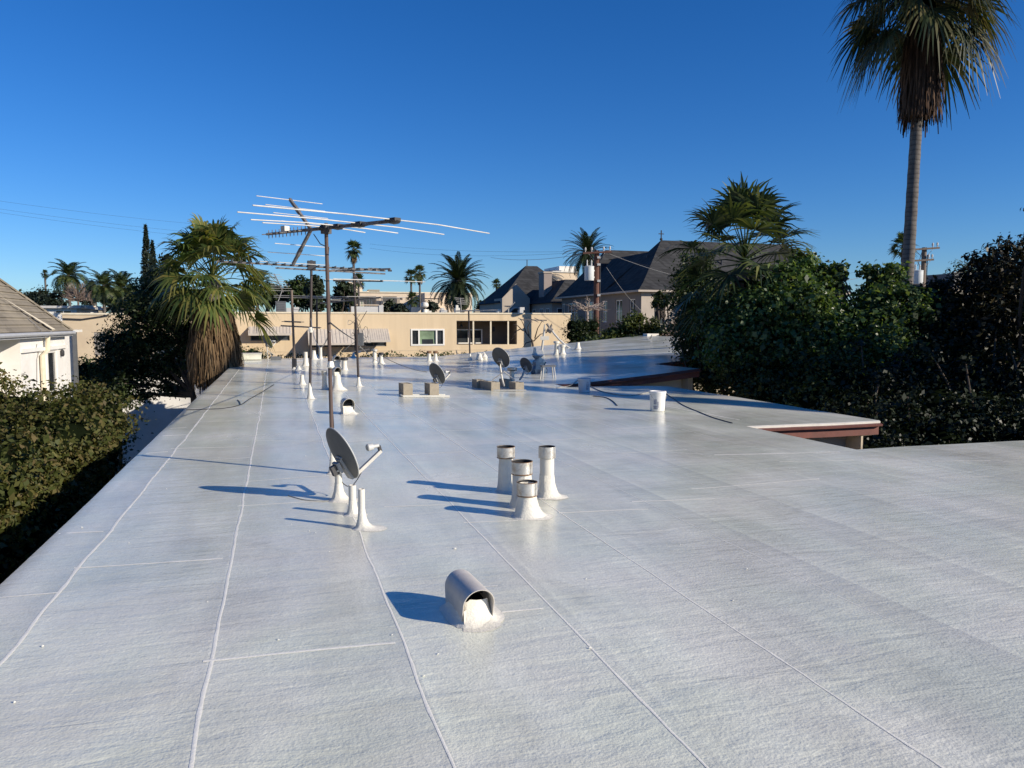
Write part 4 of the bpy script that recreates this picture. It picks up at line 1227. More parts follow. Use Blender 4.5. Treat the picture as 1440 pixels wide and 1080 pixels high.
m.lathe(b2.lerp(t2, .50), [(.03, -.05), (.05, -.02), (.05, .03), (.03, .06)], 10, .15); m.build("tape_wrap", M['seam'], r2)

# third mast: three booms
r3, b3, t3, d3 = simple_mast_antenna(504.5, 543.5, 497, 371, 0.03, "third TV antenna, stacked booms with pale rods slanting right, cluttered mast foot", collar=.24)
for xa, ya, L0, L1, xe, ye, els, mt in [
    (500, 380, .75, .95, 552, 378, [(-.6, .6, 0), (-.35, .6, 0), (-.1, .7, 0), (.15, .7, 0), (.4, .6, 0), (.65, .6, 0)], 'boom'),
    (505, 395, .75, .68, 542, 395.5, [(.62, 2.5, 0.0), (.3, 1.5, 0), (-.1, 1.2, 0), (-.45, 1.0, 0)], 'alu'),
    (506, 421, 1.2, .62, 539, 418, [(.5, 1.6, 0), (-.5, .7, 0)], 'greywire')]:
    cc = P(xa, ya, d3); bd = (P(xe, ye, d3 - .25) - cc).normalized()
    yagi(r3, cc, bd, L0, L1, els, mt, .04, .009, edir=W(.82, .57, 0), insul=(mt != 'greywire'))
m = MB(); m.bar(P(497, 384, d3), P(511, 406, d3), .05, .05); m.bar(P(497, 384, d3), P(497, 371, d3), .04, .04); m.build("brace", M['boom'], r3, smooth=0)
for xa, ya, xb, yb in ((497, 442, 506, 452), (516, 437, 507, 452), (498, 425, 505, 470)):
    m = MB(); m.tube([P(xa, ya, d3), P(xb, yb, d3)], .008, 6); m.build("strut", M['dark_mast'], r3)
m = MB(); m.tube([P(500, 453, d3 + .1), P(500.5, 497, d3 + .1)], .035, 10); m.build("conduit", M['dark_mast'], r3)
for q in range(7):      # tangle of coax loops round the mast
    z0 = random.uniform(450, 492); m = MB(); pts = []
    ax = random.uniform(6, 20) * random.choice((-1, 1)); bx = random.uniform(4, 14)
    for k in range(9):
        t = k / 8
        pts.append(P(506 + ax * sin(pi * t) + random.uniform(-1, 1), z0 + bx * sin(2 * pi * t) + 22 * (t - .5), d3 + .25 * sin(pi * t)))
    m.tube(pts, .006, 5); m.build("coax_loop", M['greywire'] if q % 2 else M['wire'], r3)
m = MB(); m.bar(P(495, 495, d3), P(519, 491, d3), .03, .03); m.build("cross_bar", M['boom'], r3, smooth=0)
m = MB(); m.obox(P(507, 477, d3 + .05), W(.07, 0, 0), W(0, .05, 0), Vector((0, 0, .16))); m.build("splitter_box", M['metal_grey'], r3, smooth=0)
# guy cables between the masts
def span(a, b, sag, r, mat, label, name="guy_cable", n=14, cat="cable", group=None):
    m = MB(); pts = []
    for k in range(n + 1):
        t = k / n
        q = a.lerp(b, t); q.z -= sag * 4 * t * (1 - t); pts.append(q)
    m.tube(pts, r, 5)
    return tag(m.build(name, mat, None, a), label, cat, group)
mA = bs.lerp(tp, .54)
span(P(464.5, 454, dA), P(500, 478, d3), .02, .009, M['wire'], "dark cable sloping from the foremost mast down to the third mast")
span(P(505, 480, d3), G(600, 523), .15, .008, M['wire'], "dark guy cable running right from the third mast down to the roof")
span(P(505, 486, d3), G(558, 522), .1, .008, M['greywire'], "pale guy cable from third mast to roof, below the dark one")
span(P(437, 448, d2), P(464, 466, dA), .35, .007, M['greywire'], "slack pale cable between second mast and foremost mast")
span(P(505, 478, d3), G(478, 502), -.1, .009, M['greywire'], "pale brown cable from third mast down to the hooded vents")
span(P(464, 393, dA + .03), G(418, 515), .02, .004, M['wire'], "thin guy wire from foremost mast down leftward to the fourth mast foot") if False else None

# fourth mast, thin
r4, b4, t4, d4 = simple_mast_antenna(414.5, 519, 410, 408, 0.045, "fourth TV antenna, grey mast at far left with two low dark cross booms", 'pole_grey', .2)
for xa, xb, ya, yb in ((400, 423, 452, 453), (395, 450, 458, 461)):
    m = MB(); m.bar(P(xa, ya, d4), P(xb, yb, d4), .05, .05); bo = m.build("boom", M['boom'], r4, smooth=0)
    for k in range(5):
        q = P(xa + (xb - xa) * (k + .5) / 5, ya + (yb - ya) * (k + .5) / 5, d4)
        m = MB(); m.tube([q - W(-.3, .5, 0), q + W(-.3, .5, 0)], .012, 5); m.build("rod", M['boom'], bo)
m = MB(); m.obox(P(414, 512, d4), W(.07, 0, 0), W(0, .07, 0), Vector((0, 0, .2))); m.build("base_box", M['black_metal'], r4, smooth=0)
for k, (xa, xb, y) in enumerate(((385, 490, 416.5), (385, 480, 419))):
    m = MB(); m.tube([P(xa, y - 1, d4), P(xb, y + 1, d4)], .012, 5); m.build("rod", M['greywire'], r4)
# fifth mast
r5, b5, t5, d5 = simple_mast_antenna(446, 503, 445.5, 419, 0.04, "fifth TV antenna mast, bare thin dark pole between second and foremost masts", 'dark_mast', .15)
m = MB(); m.bar(P(425, 417, d5), P(497, 420, d5), .03, .03); bo = m.build("boom", M['boom'], r5, smooth=0)
for x_ in (428, 446, 470, 492):
    m = MB(); m.tube([P(x_, 418, d5) - W(-.3, .6, 0), P(x_, 418, d5) + W(-.3, .6, 0)], .012, 5); m.build("rod", M['boom'], bo)
# mast below the porch
r6, b6, t6, d6 = simple_mast_antenna(661, 506.5, 659, 436, 0.035, "lone thin antenna mast in front of the tan building's dark porch", 'dark_mast', .28)
m = MB(); m.tube([P(640, 437.5, d6), P(700, 436, d6)], .03, 6); bo = m.build("boom", M['greywire'], r6)
for x_ in (645, 655, 665, 676, 690):
    m = MB(); m.tube([P(x_, 437, d6) - W(-.15, .6, 0), P(x_, 437, d6) + W(-.15, .6, 0)], .014, 5); m.build("rod", M['greywire'], bo)
# leaning pole with a brace on the far wing
zf = 0.1
ba = G(761, 500.5, zf); dL = ba.x * SINY + ba.y * COSY
r7 = thing("tv_antenna", "leaning pinkish antenna pole with slanting white brace on the far wing", "antenna", ba, "TV antennas on the roof")
m = MB(); m.tube([ba, P(765.5, 465, dL), P(766, 456, dL)], [.055, .055, .03], 10); m.build("mast", M['arm'], r7)
m = MB(); m.tube([P(775, 463, dL), P(779, 469, dL), P(786, 477, dL), P(797, 487, dL), P(810, 495, dL)], .045, 8); m.build("brace", M['metal_light'], r7)
m = MB(); m.bar(P(731, 449.5, dL), P(769, 450.5, dL), .06, .05); bo = m.build("boom", M['boom'], r7, smooth=0)
for x_ in (735, 742, 750, 758):
    m = MB(); m.tube([P(x_, 450, dL) - W(-.2, .8, .1), P(x_, 450, dL) + W(-.2, .8, .1)], .014, 5); m.build("rod", M['boom'], bo)
m = MB(); m.tube([P(770, 462, dL), P(776, 466, dL)], .13, 8); m.tube([P(769, 455, dL), P(774, 463, dL)], .06, 6); m.tube([P(774, 463, dL), P(775.5, 457, dL)], .05, 6); m.build("rotor", M['boom'], r7, smooth=30)
m = MB(); m.obox(P(766, 475.5, dL), W(.2, 0, 0), W(0, .06, 0), Vector((0, 0, .09))); m.build("clamp", M['white_pipe'], r7, smooth=0)

# ------------------------------------------------------------------ buildings
def facade(mb, p0, ux, L, z0, z1, holes, depth=0.15, inward=None):
    """wall from p0 along ux, with openings [(s0, s1, za, zb)] and reveals"""
    ux = Vector(ux).normalized(); inn = Vector(inward).normalized()
    xs = sorted(set([0, L] + [h[0] for h in holes] + [h[1] for h in holes]))
    zs = sorted(set([z0, z1] + [h[2] for h in holes] + [h[3] for h in holes]))
    def pt(s, z, o=0): return Vector((p0[0], p0[1], 0)) + ux * s + inn * o + Vector((0, 0, z))
    for i in range(len(xs) - 1):
        for j in range(len(zs) - 1):
            cx = (xs[i] + xs[i + 1]) / 2; cz = (zs[j] + zs[j + 1]) / 2
            if any(h[0] < cx < h[1] and h[2] < cz < h[3] for h in holes): continue
            mb.poly(pt(xs[i], zs[j]), pt(xs[i + 1], zs[j]), pt(xs[i + 1], zs[j + 1]), pt(xs[i], zs[j + 1]))
    for s0, s1, za, zb in holes:
        mb.poly(pt(s0, za), pt(s0, zb), pt(s0, zb, depth), pt(s0, za, depth)); mb.poly(pt(s1, za), pt(s1, za, depth), pt(s1, zb, depth), pt(s1, zb))
        mb.poly(pt(s0, za), pt(s0, za, depth), pt(s1, za, depth), pt(s1, za)); mb.poly(pt(s0, zb), pt(s1, zb), pt(s1, zb, depth), pt(s0, zb, depth))

def window(root, p0, ux, inn, s0, s1, za, zb, off=0.08, mull=(0.5,), rail=(), frame=.07, fmat='white_frame', gmat='glass', proud=0.0, gmats=None):
    """frame > pane; mull and rail are fractions"""
    ux = Vector(ux).normalized(); inn = Vector(inn).normalized()
    def pt(s, z, o): return Vector((p0[0], p0[1], 0)) + ux * s + inn * o + Vector((0, 0, z))
    m = MB(); fr = frame; y0, y1 = off - proud, off + .05
    def bx(a, b, c, d):
        m.obox((pt(a, c, y0) + pt(b, d, y1)) / 2, ux * (b - a) / 2, inn * (y1 - y0) / 2, Vector((0, 0, (d - c) / 2)))
    bx(s0, s1, zb - fr, zb); bx(s0, s1, za, za + fr); bx(s0, s0 + fr, za + fr, zb - fr); bx(s1 - fr, s1, za + fr, zb - fr)
    cuts_ = [s0 + fr]
    for k in mull:
        q = s0 + (s1 - s0) * k; bx(q - fr / 2, q + fr / 2, za + fr, zb - fr); cuts_ += [q - fr / 2, q + fr / 2]
    cuts_.append(s1 - fr)
    w = m.build("window", M[fmat], root, smooth=0)
    for i in range(0, len(cuts_), 2):
        g = MB(); g.poly(pt(cuts_[i], za + fr, off + .03), pt(cuts_[i + 1], za + fr, off + .03), pt(cuts_[i + 1], zb - fr, off + .03), pt(cuts_[i], zb - fr, off + .03))
        g.build("pane", M[(gmats or {}).get(i // 2, gmat)], w, smooth=0)
    if rail:
        g = MB()
        for k in rail:
            z = za + (zb - za) * k
            g.obox((pt(s0 + fr, z, off + .022) + pt(s1 - fr, z, off + .022)) / 2, ux * ((s1 - s0) / 2 - fr), inn * .006, Vector((0, 0, .02)))
        g.build("glazing_bar", M[fmat], w, smooth=0)
    return w

UX = (1, 0, 0); IN = (0, 1, 0)
# --- tan building across the end of the roof
Y0 = 50.0
def tx(x, y=460): return PY(x, y, Y0).x
def tz(x, y): return PY(x, y, Y0).z
TX0, TX1 = tx(262), tx(802)
TZT = tz(600, 441.5)
tan_root = thing("apartment_block", "long tan stucco building across the end of the roof, with awnings and dark porch", "building", ((TX0 + TX1) / 2, Y0, GROUND))
holes = [
    (tx(577.5) - TX0, tx(625) - TX0, tz(600, 486), tz(600, 462.5)),
    (tx(642) - TX0, tx(727) - TX0, tz(685, 484.5), tz(685, 451)),
    (tx(352) - TX0, tx(407) - TX0, tz(380, 479), tz(380, 467)),
    (tx(438) - TX0, tx(501) - TX0, tz(470, 488), tz(470, 472)),
    (tx(511) - TX0, tx(543) - TX0, tz(530, 487), tz(530, 470)),
]
m = MB()
facade(m, (TX0, Y0, 0), UX, TX1 - TX0, GROUND, TZT, holes[:1] + holes[2:], .16, IN) if False else None
facade(m, (TX0, Y0, 0), UX, TX1 - TX0, GROUND, TZT, holes, .22, IN)
m.poly((TX1, Y0, GROUND), (TX1, Y0 + 14, GROUND), (TX1, Y0 + 14, TZT), (TX1, Y0, TZT))
m.poly((TX0, Y0, GROUND), (TX0, Y0, TZT), (TX0, Y0 + 14, TZT), (TX0, Y0 + 14, GROUND))
m.poly((TX1, Y0 + 14, GROUND), (TX0, Y0 + 14, GROUND), (TX0, Y0 + 14, TZT), (TX1, Y0 + 14, TZT))
m.build("wall", M['tan'], tan_root, smooth=0)
m = MB(); m.box(TX0 + .1, TX1 - .1, Y0 + .25, Y0 + 13.8, TZT - .5, TZT - .3); m.build("roof", M['tar_roof'], tan_root, smooth=0)
m = MB(); m.box(TX0 - .05, TX1 + .06, Y0 - .05, Y0 + .26, TZT, TZT + .10); m.box(TX1 - .22, TX1 + .06, Y0 + .26, Y0 + 14, TZT, TZT + .10); m.build("parapet_cap", M['cap'], tan_root, smooth=0)
m = MB(); zb = tz(560, 487.5) ; m.box(TX0, TX1, Y0 - .012, Y0 - .001, zb - .28, zb - .23); m.build("string_course", M['tan_pale'], tan_root, smooth=0)
h = holes[0]; window(tan_root, (TX0, Y0, 0), UX, IN, h[0], h[1], h[2], h[3], .02, (.24, .76), (), .10, proud=.06, gmats={1: 'glass_green'})
g = MB(); g.box(TX0 + h[0] + .75, TX0 + h[1] - .75, Y0 + .035, Y0 + .045, h[2] + .1, h[2] + .42); g.build("lower_pane", M['glass'], tan_root, smooth=0)
h = holes[1]   # porch: recessed room, posts, railing-height glazing
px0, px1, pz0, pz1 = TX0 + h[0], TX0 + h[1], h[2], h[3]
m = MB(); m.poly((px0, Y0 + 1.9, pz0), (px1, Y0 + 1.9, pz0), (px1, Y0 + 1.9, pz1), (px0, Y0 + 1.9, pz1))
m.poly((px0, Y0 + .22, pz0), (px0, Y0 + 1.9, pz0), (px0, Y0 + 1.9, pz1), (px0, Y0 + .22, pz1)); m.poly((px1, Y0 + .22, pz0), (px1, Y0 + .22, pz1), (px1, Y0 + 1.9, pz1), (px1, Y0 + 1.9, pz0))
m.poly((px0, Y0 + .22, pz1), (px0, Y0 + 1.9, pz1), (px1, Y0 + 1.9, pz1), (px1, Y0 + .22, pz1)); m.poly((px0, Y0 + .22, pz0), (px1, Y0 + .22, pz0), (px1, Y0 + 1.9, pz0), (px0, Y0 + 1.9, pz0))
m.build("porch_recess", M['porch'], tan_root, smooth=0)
for x_ in (666, 690.5, 715):
    q = tx(x_); m = MB(); m.box(q - .05, q + .05, Y0 + .05, Y0 + .15, pz0, pz1); m.build("porch_post", M['cap'], tan_root, smooth=0)
dz = tz(685, 463)
w = window(tan_root, (tx(642), Y0 + 1.9, 0), UX, IN, .05, tx(690) - tx(642) - .1, pz0 + .02, dz, -.06, (.16, .55), (), .08, proud=.03)
m = MB(); m.tube([(tx(653), Y0 + .9, pz1), (tx(653), Y0 + .9, pz1 - .25)], .03, 6); m.lathe((tx(653), Y0 + .9, pz1 - .45), [(.12, 0), (.14, .1), (.04, .2)], 10); m.build("hanging_lamp", M['black_metal'], tan_root)
m = MB(); m.box(tx(703), tx(706), Y0 + 1.84, Y0 + 1.9, pz1 - .75, pz1 - .4); m.build("wall_lamp", M['black_metal'], tan_root, smooth=0)
for k, (h, mm) in enumerate(((holes[2], (.3, .62)), (holes[3], (.33, .68)), (holes[4], (.45,)))):
    window(tan_root, (TX0, Y0, 0), UX, IN, h[0], h[1], h[2], h[3], .08, mm, (), .06, fmat='metal_grey')
# awnings: ribbed sloping sheets on side brackets
for (xa, xb, yt, yb, out_) in ((349, 410, 459.5, 469.5, .75), (434, 502.5, 463, 483, 1.15), (507.5, 549, 462.5, 479, 1.0)):
    ztop = tz((xa + xb) / 2, yt); yo = Y0 - out_
    zlow = PY((xa + xb) / 2, yb, yo).z
    x0, x1 = PY(xa, yb, yo).x, PY(xb, yb, yo).x
    m = MB(); n = 26
    for i in range(n):
        a = x0 + (x1 - x0) * i / n; b_ = x0 + (x1 - x0) * (i + 1) / n
        dz_ = .025 if i % 2 else 0
        A_ = (a, Y0 - .01, ztop + dz_); B_ = (b_, Y0 - .01, ztop + dz_); C_ = (b_, yo, zlow + dz_); D_ = (a, yo, zlow + dz_)
        m.poly(D_, C_, B_, A_)
        m.poly((b_, Y0 - .01, ztop), (b_, yo, zlow), (b_, yo, zlow + .025), (b_, Y0 - .01, ztop + .025))
    m.box(x0, x1, yo - .02, yo, zlow - .10, zlow + .03)
    for xx in (x0, x1): m.poly((xx, Y0 - .01, ztop), (xx, yo, zlow), (xx, yo, zlow - .1), (xx, Y0 - .01, ztop - .4))
    m.build("awning", M['awning'], tan_root, smooth=0)
# roof clutter of the tan building
def on_tan(name, label, cat, x0, x1, yt, dy, mat, depth=.9, yb=444, extra=None):
    Y = Y0 + dy
    a = PY(x0, yb, Y); b_ = PY(x1, yb, Y); t = PY((x0 + x1) / 2, yt, Y)
    m = MB(); m.box(a.x, b_.x, Y, Y + depth, TZT - .3, t.z)
    if extra: extra(m, a.x, b_.x, Y, t.z)
    return tag(m.build(name, M[mat], None, (a.x, Y, TZT - .3), smooth=0), label, cat)
def vents_(m, x0, x1, Y, z):
    n = 7
    for i in range(n): m.box(x0 + .08, x1 - .08, Y - .03, Y - .005, z - .15 - i * .11, z - .09 - i * .11)
    m.box(x0 - .03, x1 + .03, Y - .04, Y + .95, z, z + .04)
on_tan("air_conditioner", "dark grey boxy air conditioner on the tan building's roof left of the masts", "air conditioner", 388, 402.5, 424.5, 2, 'metal_grey', extra=vents_)
on_tan("utility_box", "pale beige low box right of the dark air conditioner on tan roof", "box", 403, 420, 433, 2.1, 'metal_light', extra=lambda m, a, b, Y, z: m.box(b - .3, b + .04, Y - .04, Y + .9, z - .1, z + .05))
on_tan("roof_screen", "weathered low screen wall on tan roof in front of the pink building", "screen wall", 494, 533, 431, 3, 'metal_light', .15, extra=lambda m, a, b, Y, z: m.box(b, b + .3, Y - .05, Y + .2, TZT - .3, z + .1))
on_tan("roof_screen", "brownish low box wall on tan roof beside the white turbine vent", "screen wall", 580, 592, 432, 3, 'pink_stucco', .6)
c = PY(597.5, 444, Y0 + 2.5); root = thing("turbine_vent", "white turbine vent with round head on the tan building's roof", "roof vent", (c.x, c.y, TZT - .3))
zt = PY(597.5, 425.5, Y0 + 2.5).z
m = MB(); m.lathe(Vector((c.x, c.y, TZT - .3)), [(.22, 0), (.22, .3), (.16, .5), (.16, zt - TZT - .15)], 14); m.build("stack", M['white_pipe'], root)
m = MB(); m.lathe(Vector((c.x, c.y, zt - .35)), [(.14, 0), (.25, .08), (.27, .2), (.22, .34), (.001, .40)], 16); m.build("head", M['white_pipe'], root)
for k, (x0, x1, yt, dy) in enumerate(((600, 607, 437, 2.4), (620, 629, 436, 3.4), (641, 647, 433, 2.2), (668, 675, 437, 3.8), (700, 702, 438, 1.8), (731, 736, 436, 2.0))):
    on_tan("roof_unit", ["small white rounded unit right of the turbine vent on tan roof", "grey white unit in front of the big date palm's left side on tan roof", "white unit under the middle of the big date palm on tan roof",
        "pale unit under the right side of the big date palm on tan roof", "tiny white vent stub above the porch on tan roof", "white unit before the arched window of the slate roofed house"][k], "roof unit", x0, x1, yt, dy, ('white_pipe', 'metal_light', 'white_pipe', 'cmu', 'white_pipe', 'metal_light')[k], .5,
        extra=lambda m, a, b, Y, z: m.box(a + .05, (a + b) / 2 + .05 * k, Y + .1, Y + .4, z, z + .10 + .05 * (k % 3)))
# antenna on the tan roof, far left
c = PY(392, 444, Y0 + 3); root = thing("tv_antenna", "small slanting fishbone antenna on tan roof beside the bearded palm", "antenna", (c.x, c.y, TZT - .3), None)
Ya = Y0 + 3
m = MB(); m.tube([(c.x, Ya, TZT - .3), PY(391, 424, Ya), PY(396.5, 409, Ya)], .03, 6); m.build("mast", M['greywire'], root)
m = MB(); a, b_ = PY(385.5, 385, Ya), PY(398.5, 411, Ya); m.bar(a, b_, .06, .06); bo = m.build("boom", M['boom'], root, smooth=0)
for k in range(8):
    q = a.lerp(b_, (k + .3) / 8); ln = .35 + .05 * k
    m = MB(); m.tube([q - Vector((ln, .1, 0)), q + Vector((ln, .1, 0))], .014, 5); m.build("rod", M['greywire'], bo)
c = PY(650, 440, Y0 + 2.2); root = thing("tv_antenna", "small pale rooftop antenna in front of the big date palm's trunk", "antenna", (c.x, c.y, TZT - .3), None)
m = MB(); m.tube([(c.x, c.y, TZT - .3), PY(647, 419, Y0 + 2.2)], .03, 6); m.build("mast", M['greywire'], root)
for k in range(4):
    q = PY(646 + k * 1.5, 419 + k * 2.7, Y0 + 2.2); m = MB(); m.tube([q - Vector((.35, 0, 0)), q + Vector((.35, .1, -.03))], .02, 5); m.build("rod", M['greywire'], root)
# small dish on tan roof near the house
c = PY(715, 444, Y0 + 1.6); root = thing("satellite_dish", "little pale dish on the tan roof before the arched window", "satellite dish", (c.x, c.y, TZT - .3), None)
m = MB(); m.tube([(c.x, c.y, TZT - .3), PY(715, 434, Y0 + 1.6)], .04, 6); m.tube([PY(715, 434, Y0 + 1.6), PY(724, 425, Y0 + 1.4)], .035, 6); m.build("post", M['arm'], root)
m = MB(); q = PY(714, 432, Y0 + 1.5); m.lathe(q, [(.001, 0), (.18, .03), (.30, .10)], 14); m.build("reflector", M['dish_rim'], root)

# --- paler flat building further left
YB = 45.5
bx0, bx1 = PY(88, 460, YB).x, PY(262, 460, YB).x
bzt = PY(130, 442.5, YB).z
pb_root = thing("apartment_block", "pale tan flat roofed building behind the dark spreading tree at left", "building", ((bx0 + bx1) / 2, YB, GROUND))
sh = (PY(132, 480, YB).x - bx0, PY(147.5, 480, YB).x - bx0, PY(140, 500, YB).z, PY(140, 467, YB).z)
m = MB(); facade(m, (bx0, YB, 0), UX, bx1 - bx0, GROUND, bzt, [sh], .12, IN)
m.poly((bx1, YB, GROUND), (bx1, YB + 4.4, GROUND), (bx1, YB + 4.4, bzt), (bx1, YB, bzt)); m.poly((bx0, YB, GROUND), (bx0, YB, bzt), (bx0, YB + 12, bzt), (bx0, YB + 12, GROUND))
m.build("wall", M['tan_pale'], pb_root, smooth=0)
m = MB(); m.box(bx0, bx1, YB + .2, YB + 12, bzt - .3, bzt - .15); m.build("roof", M['tar_roof'], pb_root, smooth=0)
m = MB(); m.box(bx0 - .05, bx1 + .05, YB - .05, YB + .2, bzt, bzt + .09); m.build("parapet_cap", M['cap'], pb_root, smooth=0)
w = window(pb_root, (bx0, YB, 0), UX, IN, sh[0], sh[1], sh[2], sh[3], .04, (), (), .06, fmat='shutter', gmat='shutter')
m = MB()
for k in range(14):
    z = sh[2] + .1 + (sh[3] - sh[2] - .2) * k / 13
    m.obox((bx0 + (sh[0] + sh[1]) / 2, YB + .045, z), ((sh[1] - sh[0]) / 2 - .06, 0, 0), (0, .02, .02), (0, -.012, .012))
m.build("louvre", M['shutter'], w, smooth=0)
m = MB(); a = PY(100, 444.5, YB - .1); b_ = PY(155, 439.5, YB - .1); m.tube([PY(88, 448, YB - .08), PY(115, 449, YB - .08), PY(152, 443.5, YB - .08)], .035, 6); m.build("conduit", M['black_metal'], pb_root)
wg = thing("white_garage", "low white garage wall glimpsed below the dark spreading tree, half in shade", "garage", (-7.5, 41, GROUND))
m = MB(); m.box(-12.5, -3.0, 41.0, 44.0, GROUND, -0.95); m.build("wall", M['house_white'], wg, smooth=0)
m = MB(); m.box(-12.6, -2.9, 40.9, 44.1, -0.95, -0.82); m.build("roof", M['tar_roof'], wg, smooth=0)
# small structures behind it
Yh = 66
def lowhouse(name, label, x0, x1, yt, yb, Y, mat, roofm, over=.3, win=None):
    a = PY(x0, yb, Y); b_ = PY(x1, yb, Y); t = PY((x0 + x1) / 2, yt, Y)
    root = thing(name, label, "building", ((a.x + b_.x) / 2, Y, GROUND))
    m = MB(); m.box(a.x, b_.x, Y, Y + 7, GROUND, t.z); m.build("wall", M[mat], root, smooth=0)
    m = MB(); m.box(a.x - over, b_.x + over, Y - over, Y + 7.3, t.z, t.z + .18); m.build("roof", M[roofm], root, smooth=0)
    if win:
        for (wx0, wx1, wy0, wy1) in win:
            p, q = PY(wx0, wy1, Y), PY(wx1, wy0, Y)
            window(root, (a.x, Y, 0), UX, IN, p.x - a.x, q.x - a.x, p.z, q.z, -.06, (.5,), (), .06, proud=.0)
    return root
lowhouse("small_house", "low white house with dark strip window between shingle roof and queen palms", 66, 108, 433.5, 445, Yh, 'house_white', 'metal_light', .4, [(78, 101, 436, 441)])
lowhouse("small_house", "low brown house corner right of the low white house, below queen palms", 110, 120, 432.5, 445, Yh + 3, 'cmu', 'pink_stucco', .3)

# --- white house at left with shingled hip roof
Xe, Ye, Ze = -6.36, 28.2, 1.36
hr = thing("white_house", "white stucco house with weathered shingle hip roof and french window at left", "house", (-12, 18, GROUND))
m = MB(); H = 6.2
A_ = Vector((Xe, Ye, Ze)); Bq = Vector((Xe, 4, Ze)); Cq = Vector((Xe - 2 * H, 4, Ze)); Dq = Vector((Xe - 2 * H, Ye, Ze))
R1 = Vector((Xe - H, Ye - H, Ze + H)); R2 = Vector((Xe - H, 4 + H, Ze + H))
def slab(m, pts, nx=1):
    m.poly(*pts)
m.poly(A_, R1, R2, Bq); m.poly(A_, Dq, R1); m.poly(Dq, Cq, R2, R1); m.poly(Bq, R2, Cq)
rf = m.build("roof", M['shingle'], hr, smooth=0)
# butt edges of every shingle course give the slope its steps
m = MB()
for k in range(30):
    z = .02 + k * .19
    if z > H - .2: break
    m.bar(Vector((Xe - z + .012, Ye - z, Ze + z + .012)), Vector((Xe - z + .012, 4 + z, Ze + z + .012)), .05, .022, (1, 0, 1))
m.build("shingle_course", M['shingle'], rf, smooth=0)
m = MB(); m.bar(A_ + Vector((0, 0, .02)), R1 + Vector((0, 0, .03)), .16, .05); m.build("hip_cap", M['shingle'], rf, smooth=0)
m = MB(); m.tube([(Xe + .05, Ye + .05, Ze - .06), (Xe + .05, 4, Ze - .06)], .06, 8); m.tube([(Xe + .05, Ye + .05, Ze - .06), (Xe - 6, Ye + .05, Ze - .06)], .06, 8)
m.box(Xe - .02, Xe + .02, 4, Ye, Ze - .16, Ze - .01); m.build("gutter", M['gutter'], hr, smooth=30)
Xb, Yb0, Yb1 = -6.53, 23.4, 28.0
m = MB(); m.poly((Xe - .03, 4, Ze - .13), (Xe - .03, Ye, Ze - .13), (Xb - 1.2, Ye, Ze - .13), (Xb - 1.2, 4, Ze - .13)); m.build("soffit", M['gutter'], hr, smooth=0)
def bz(x, y): return PX(x, y, Xb).z
def by(x, y=480): return PX(x, y, Xb).y
wins = [(by(55), by(62.5), bz(58, 552), bz(58, 497)), (by(65.5), by(77.5), bz(71, 552), bz(71, 494.5))]
m = MB(); facade(m, (Xb, Yb0, 0), (0, 1, 0), Yb1 - Yb0, GROUND, Ze - .13, [(a - Yb0, b_ - Yb0, c_, d_) for a, b_, c_, d_ in wins], .1, (-1, 0, 0))
m.poly((Xb, Yb0, GROUND), (Xb, Yb0, Ze - .13), (Xb - 1.2, Yb0, Ze - .13), (Xb - 1.2, Yb0, GROUND)); m.poly((Xb, Yb1, GROUND), (Xb - 8, Yb1, GROUND), (Xb - 8, Yb1, Ze - .13), (Xb, Yb1, Ze - .13))
m.build("bay_wall", M['house_white'], hr, smooth=0)
m = MB(); m.poly((Xb - .75, 3, GROUND), (Xb - .75, Yb0, GROUND), (Xb - .75, Yb0, Ze - .13), (Xb - .75, 3, Ze - .13)); m.build("main_wall", M['house_cream'], hr, smooth=0)
for k, (a, b_, c_, d_) in enumerate(wins):
    window(hr, (Xb, Yb0, 0), (0, 1, 0), (-1, 0, 0), a - Yb0, b_ - Yb0, c_, d_, .0, (.5,) if k == 0 else (), ([.25, .5, .75] if k == 0 else []), .035)
m = MB(); z = bz(60, 490.5)
m.box(Xb + .001, Xb + .07, Yb0 + .05, Yb1 + .05, z - .05, z + .05); m.box(Xb + .001, Xb + .035, by(53), by(80), bz(60, 494.5), bz(60, 493))
m.box(Xb + .001, Xb + .03, by(63), by(65), bz(60, 552), bz(60, 494)); m.box(Xb + .001, Xb + .03, by(78), by(79.5), bz(60, 552), bz(60, 494)); m.build("trim", M['house_white'], hr, smooth=0)
m = MB(); dy = by(60)
m.tube([(Xb + .14, dy, Ze - .1), (Xb + .12, dy, bz(60, 493)), (Xb + .09, by(53.5), bz(54, 500)), (Xb + .09, by(53.5), GROUND)], .065, 10); m.build("downspout", M['cap'], hr)
m = MB(); m.lathe((Xb + .06, by(84), bz(84, 497)), [(.03, -.1), (.06, -.05), (.06, .08), (.02, .12)], 8); m.build("wall_lamp", M['black_metal'], hr)
m = MB(); q = [PX(70 + k * .0, 0, Xe) for k in range(1)]
za = Ze + .12
a = Vector((Xe + .02, by(66), Ze + .05)); b_ = Vector((Xe - .9, by(44), Ze + .98))
m.poly(a + Vector((0.02, .12, .02)), b_ + Vector((.0, .0, .04)), a + Vector((.02, -.22, .02))); m.poly(a + Vector((0.02, .12, .02)), a + Vector((.02, -.22, .02)), a + Vector((-.1, -.1, -.12)))
m.build("diverter_flashing", M['cap'], rf, smooth=0)
m = MB(); m.tube([PX(52, 484, Xb + .02), PX(51, 490, Xb + .02), PX(54, 497, Xb + .02), PX(52, 505, Xb + .02), PX(52, 540, Xb + .02)], .012, 5); m.build("house_wire", M['greywire'], hr)
